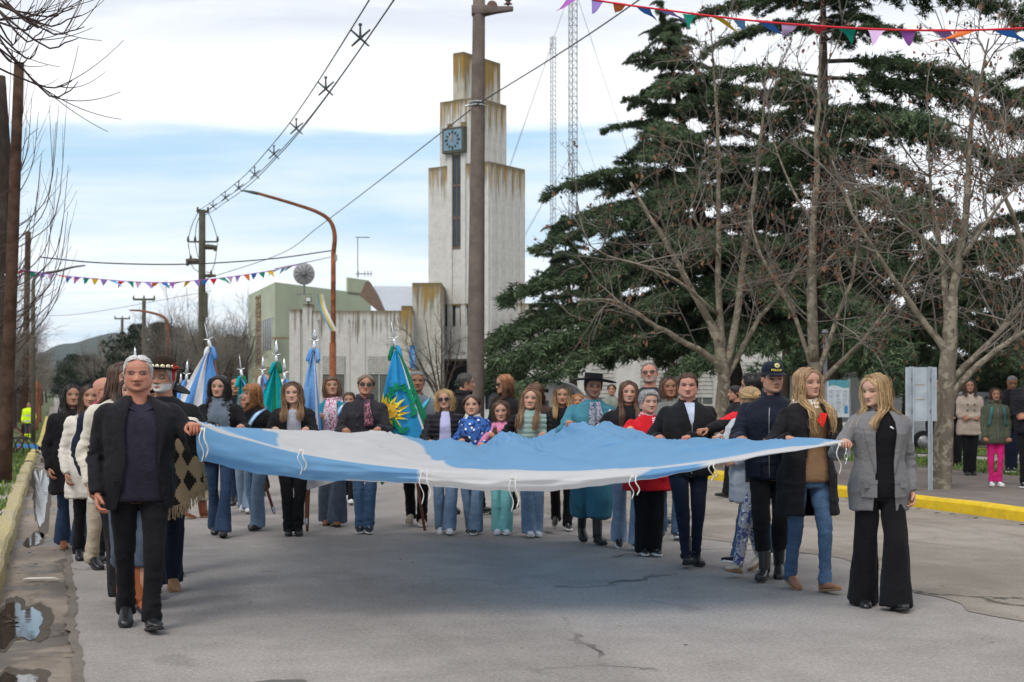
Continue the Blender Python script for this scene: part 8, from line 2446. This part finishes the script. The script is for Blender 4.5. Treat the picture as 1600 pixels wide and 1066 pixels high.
# small flags on the lamp post and by the hall door
def smallflag(pts, w, cols, Y, lab):
    A_ = smooth_path([P(p[0], p[1], Y) for p in pts], 14); n = 14
    e = empty('small_flag', tuple(A_[0]), label=lab, cat='flag'); A_ = A_ - A_[0]
    for i, m_ in enumerate(cols):
        f0, f1 = i / len(cols), (i + 1) / len(cols); wv = np.sin(np.arange(n) * .5) * .05
        p0 = A_ + np.stack([np.full(n, w * f0), wv, 0 * wv], 1); p1 = A_ + np.stack([np.full(n, w * f1), wv + .05, 0 * wv + .02], 1)
        b = Buf(); strip(b, p0, p1); obj('stripe', b, m_, e, True)
smallflag([(495, 460), (499, 480), (508, 500), (517, 518)], .22, [m_flb, m_yel, m_fw], 49.6, 'small limp flag with golden emblem hanging from the rusty lamp post')
smallflag([(640, 540), (639, 558), (641, 576)], .30, [m_fb, m_flb], 66, 'limp blue flag hanging on the town hall front left of the door')
smallflag([(730, 592), (729, 600), (731, 608)], .25, [m_fb], 60, 'scrap of blue flag beside the concrete pole base')

# ================================================================== vehicles, signs, park things
def car(name, px, Y, rz, L, H, W, prof, glass_spans, colr, label, van=False):
    """side profile along x, extruded with rounded sides"""
    o = gp(px, Y); e = empty(name, tuple(o), rz, label=label, cat='van' if van else 'pickup')
    m = paint(name + '_paint', colr, .25, .6, .03, 1)
    mg = paint('car_glass', (.03, .04, .045), .05, .6, .1, 1)
    px_ = np.array([p[0] for p in prof]) * L; zt = np.array([p[1] for p in prof]) * H; wb = np.array([p[2] for p in prof]) * W / 2
    b = Buf(); zl = .28
    loft(b, np.stack([px_, 0 * px_, (zt + zl) / 2], 1), np.stack([0 * wb, wb, 0 * wb], 1), np.stack([0 * zt, 0 * zt, (zt - zl) / 2], 1), 28, 5.5); obj('body', b, m, e, True)
    for (x0, x1, z0, z1, sl) in glass_spans:
        for s in (-1, 1):
            y = s * (W / 2 * .985); b = Buf()
            v = [[x0 * L, y, z0 * H], [x1 * L, y, z0 * H], [(x1 - sl) * L, y * .975, z1 * H], [(x0 + abs(sl) * .4) * L, y * .975, z1 * H]]
            b.add(v + [[q[0], q[1] - s * .05, q[2]] for q in v], [[0, 1, 2, 3], [0, 1, 5, 4], [1, 2, 6, 5], [2, 3, 7, 6], [3, 0, 4, 7]]); obj('window', b, mg, e)
    for x in (.18, .80):
        for s in (-1, 1):
            b = Buf(); lathe(b, [(.001, -.1), (.30, -.1), (.33, -.07), (.33, .07), (.30, .1), (.001, .1)], 20); b.xf(lambda v: np.stack([v[:, 0], v[:, 2], v[:, 1]], 1)).move([x * L, s * (W / 2 - .08), .33]); w_ = obj('wheel', b, paint('tyre', (.02, .02, .02), .9), e, True)
            b = Buf(); lathe(b, [(.001, -.11), (.19, -.11), (.2, -.09), (.2, .09), (.19, .11), (.001, .11)], 14); b.xf(lambda v: np.stack([v[:, 0], v[:, 2], v[:, 1]], 1)).move([x * L, s * (W / 2 - .08), .33]); obj('rim', b, paint('rim_grey', (.35, .35, .36), .3, .5, metal=.5), w_, True)
    for s in (-1, 1):
        b = Buf(); box(b, (L * .985, s * W * .36, H * .40), (.06, .25, .14)); obj('headlight', b, paint('lamp_lens', (.6, .62, .62)), e)
        b = Buf(); box(b, (L * .012, s * W * .40, H * .48), (.05, .14, .3)); obj('tail_light', b, paint('lamp_red', (.4, .01, .01), .3), e)
    b = Buf(); box(b, (L * .5, 0, .30), (L * .9, W * .9, .12)); obj('sill', b, paint('tyre', (.02, .02, .02)), e)
    return e
car('white_van', 742, 42, 0, 4.0, 2.12, 1.7, [(0, .55, .8), (.01, .93, .93), (.05, .985, .97), (.45, 1.0, .98), (.66, .985, .98), (.74, .93, .97), (.88, .66, .98), (.96, .60, .95), (1.0, .42, .8)], [(.08, .30, .60, .88, 0), (.36, .54, .60, .88, 0), (.57, .80, .60, .88, .09)], (.80, .81, .82), 'small white van parked behind the copper haired woman and the girls', True)
car('silver_pickup', 1380, 40.5, .05, 4.9, 1.75, 1.75, [(0, .52, .9), (.01, .60, .96), (.34, .60, .98), (.36, .96, .92), (.42, 1.0, .9), (.62, .99, .9), (.74, .66, .96), (.96, .58, .95), (1, .42, .85)], [(.38, .50, .62, .92, 0), (.51, .68, .62, .92, .07)], (.33, .35, .36), 'silver pickup parked beyond the park lawn behind the steel sign')
car('dark_car', 1452, 44, .05, 4.2, 1.45, 1.7, [(0, .55, .85), (.03, .66, .94), (.16, .68, .95), (.28, .96, .88), (.55, 1.0, .86), (.72, .70, .94), (.95, .60, .92), (1, .42, .8)], [(.22, .42, .68, .93, 0), (.44, .66, .68, .93, .08)], (.03, .035, .05), 'dark car mostly hidden behind the beige trench coat spectator')
# road sign seen from behind
o = gp(1440, 20.2) + [0, 0, .13]; e = empty('road_sign', tuple(o), label='blank grey steel back of a rectangular road sign on two posts', cat='sign')
m_sg = paint('sign_zinc', (.42, .47, .52), .45, .5, .12, 3, metal=.35); L5 = lambda px, py, Y=20.2: P(px, py, Y) - o
b = Buf(); c = (L5(1415.5, 574) + L5(1464.5, 658)) / 2; box(b, c + [0, .03, 0], (49 / FPX * 20.2, .012, 84 / FPX * 20.2)); pn = obj('panel', b, m_sg, e)
bm_ = [m for m in (0,)]
for px in (1424, 1453.5):
    for dx in (-.022, .022):
        b = Buf(); q = L5(px, 573); box(b, (q[0] + dx, 0.0, q[2] / 2 - .05), (.012, .03, q[2] + .1)); obj('post', b, m_sg, e)
    b = Buf(); box(b, (q[0], .02, q[2] / 2 - .05), (.052, .01, q[2] + .1)); obj('post_web', b, paint('post_web_steel', (.36, .40, .44), .5), e)
    for py in (590, 640):
        b = Buf(); z_ = L5(px, py)[2]; lathe(b, [(.001, -.03), (.012, -.03), (.012, 0), (.001, 0)], 6, c=(q[0], 0, z_)); obj('bolt', b, m_steel, e)
for py in (601, 624):
    b = Buf(); z_ = L5(1438, py)[2]; box(b, (L5(1438, py)[0], .02, z_), (.13, .006, .008)); obj('scratch', b, paint('scratch_rust', (.40, .30, .18), .7), e)
# park information board
o = gp(1308, 31) + [0, 0, .1]; e = empty('information_board', tuple(o), label='white information board with teal header and fine print between the two blonde women', cat='sign')
L6 = lambda px, py, Y=31.: P(px, py, Y) - o
def rectpx(x0, y0, x1, y1, dy, nm, mat, par, t=.02, Lf_=L6):
    a, c = Lf_(x0, y0), Lf_(x1, y1); b = Buf(); box(b, ((a[0] + c[0]) / 2, dy, (a[2] + c[2]) / 2), (abs(c[0] - a[0]), t, abs(a[2] - c[2]))); return obj(nm, b, mat, par)
bd = rectpx(1292, 596, 1326, 652, 0, 'panel', paint('board_white', (.52, .56, .60), .4, .4, .04), e, .05)
a_ = np.linspace(0, 1, 12); A_ = np.stack([L6(1294, 0)[0] + (L6(1326, 0)[0] - L6(1294, 0)[0]) * a_, np.full(12, -.03), np.full(12, L6(0, 594)[2])], 1); B_ = A_.copy(); B_[:, 2] = L6(0, 604)[2] + .03 * np.sin(a_ * 6)
b = Buf(); strip(b, A_, B_); strip(b, B_, B_ + [0, .05, 0]); strip(b, A_ + [0, .05, 0], A_); hd = obj('header', b, paint('board_teal', (.08, .28, .34), .4), e)
rg = random.Random(2)
for col in range(3):
    y = 610
    while y < 645:
        w = rg.uniform(5, 9); rectpx(1295 + col * 10.5, y, 1295 + col * 10.5 + w, y + .5, -.029, 'print_line', paint('print_grey', (.28, .34, .40), .6), bd, .004); y += rg.choice((1.6, 2.2, 3.4))
rectpx(1319, 635, 1324, 646, -.03, 'blue_square', paint('print_blue', (.02, .22, .45), .5), bd, .006)
for px in (1291, 1327):
    b = Buf(); q = L6(px, 592); tube(b, [[q[0], 0, -.1], [q[0], 0, q[2]]], .03, 6); obj('post', b, m_steel, e)
# tall thin park lamp post behind the upright plane tree
o = gp(1290, 33) + [0, 0, .1]; e = empty('lamp_post', tuple(o), label='thin grey post rising beside the upright plane tree', cat='post'); b = Buf(); tube(b, [[0, 0, 0], P(1289, 520, 33) - o], .05, 8); obj('shaft', b, paint('post_grey', (.13, .135, .15), .6), e); b = Buf(); tube(b, [P(1289, 520, 33) - o, P(1289, 515, 33) - o], [.09, .05], 8); obj('cap', b, paint('post_grey', (.13, .135, .15)), e)
# low baluster wall and white wall beyond
wl = empty('park_wall', (0, 0, 0), label='long low white wall behind the park at the far side', cat='wall')
def pb(px0, px1, py0, py1, Y, dep, m, nm, par):
    a, c = P(px0, py0, Y), P(px1, py1, Y); b = Buf(); box(b, ((a[0] + c[0]) / 2, Y + dep / 2, (a[2] + c[2]) / 2), (c[0] - a[0], dep, a[2] - c[2])); return obj(nm, b, m, par)
pb(1170, 1420, 586, 660, 62, .3, paint('wall_white', (.55, .56, .56), .9, .2, .08), 'wall', wl); pb(1168, 1422, 583, 586, 61.9, .5, paint('wall_cap', (.40, .40, .39), .9), 'coping', wl)
o = gp(1585, 27.5); e = empty('balustrade', (0, 0, 0), label='low pale baluster bench edge behind the pink trousered woman', cat='fence')
ms = paint('stone_pale', (.42, .38, .33), .9)
pb(1560, 1640, 712, 716, 29, .25, ms, 'rail', e); pb(1560, 1640, 731, 736, 29, .25, ms, 'base', e)
for i in range(11): pb(1562 + i * 7, 1565.5 + i * 7, 716, 731, 29.05, .12, ms, 'baluster', e)
# bicycle in a hoop rack on the left verge
YB = 35.5; o = np.array([*P(15, 600, YB)[:2], float(gz(YB)) + .1]); e = empty('bicycle', tuple(o), .25, label='pale green bicycle with red rimmed wheel leaning in the rack', cat='bicycle')
mfr = paint('bike_mint', (.40, .55, .50), .4); a = np.linspace(0, 2 * math.pi, 29)
for x in (-.98, .02):
    b = Buf(); tube(b, np.stack([x + .32 * np.cos(a), 0 * a, .34 + .32 * np.sin(a)], 1), .017, 6, caps=False); w_ = obj('wheel', b, paint('tyre', (.02, .02, .02)), e, True)
    b = Buf(); tube(b, np.stack([x + .295 * np.cos(a), 0 * a, .34 + .295 * np.sin(a)], 1), .012, 5, caps=False); obj('rim', b, paint('rim_red', (.35, .05, .09), .4), w_, True)
    b = Buf()
    for k_ in range(14): tube(b, [[x, 0, .34], [x + .29 * math.cos(k_ * .449), 0, .34 + .29 * math.sin(k_ * .449)]], .0022, 3)
    obj('spokes', b, m_steel, w_)
b = Buf()
for p, q in (((-.98, .34), (-.62, .36)), ((-.62, .36), (-.72, .80)), ((-.72, .72), (-.15, .80)), ((-.62, .36), (-.15, .72)), ((-.98, .34), (-.70, .72)), ((-.15, .92), (.02, .34))): tube(b, [[p[0], 0, p[1]], [q[0], 0, q[1]]], .015, 6)
obj('frame', b, mfr, e, True)
b = Buf(); tube(b, [[-.15, -.25, .98], [-.13, 0, .95], [-.15, .25, .98]], .012, 6); obj('handlebar', b, m_steel, e, True)
b = Buf(); loft(b, [[-.85, 0, .86], [-.72, 0, .87], [-.6, 0, .86]], [[0, .08, 0], [0, .06, 0], [0, .02, 0]], [[0, 0, .02]] * 3, 8); obj('saddle', b, paint('shoe_black', (.01, .01, .01)), e, True)
b = Buf(); lathe(b, [(.001, .0), (.06, .0), (.07, .08), (.05, .09), (.001, .09)], 10, c=(-.0, 0, 1.0)); obj('bell', b, paint('bell_white', (.6, .6, .6), .4), e, True)
o2_ = np.array([*P(27, 600, 34.8)[:2], float(gz(34.8)) + .1]); e = empty('bicycle_rack', tuple(o2_), .25, label='black hoop bicycle rack on the left verge', cat='rack')
for k_ in range(4):
    a = np.linspace(0, math.pi, 15); b = Buf(); x = -.25 + k_ * .14
    tube(b, np.stack([x + .26 * np.cos(a), np.full(15, -.15 + .1 * k_), .04 + .36 * np.sin(a)], 1), .016, 6); obj('hoop', b, paint('rack_black', (.015, .015, .015), .5), e, True)
b = Buf(); tube(b, [[-.55, -.2, .02], [.5, .2, .02]], .02, 6); obj('base_bar', b, paint('rack_black', (.015, .015, .015)), e)
# low blue board and rail lying by the worker
b = Buf(); p = gp(42, 44.5); box(b, p + [0, 0, .12], (.7, .05, .16)); obj('barrier_board', b, paint('board_blue', (.04, .18, .42), .6), label='low blue board on the ground by the traffic worker', cat='barrier')
# ------------------------------------------------------------------ link everything
coll = scene.collection
for o in PENDING:
    coll.objects.link(o)
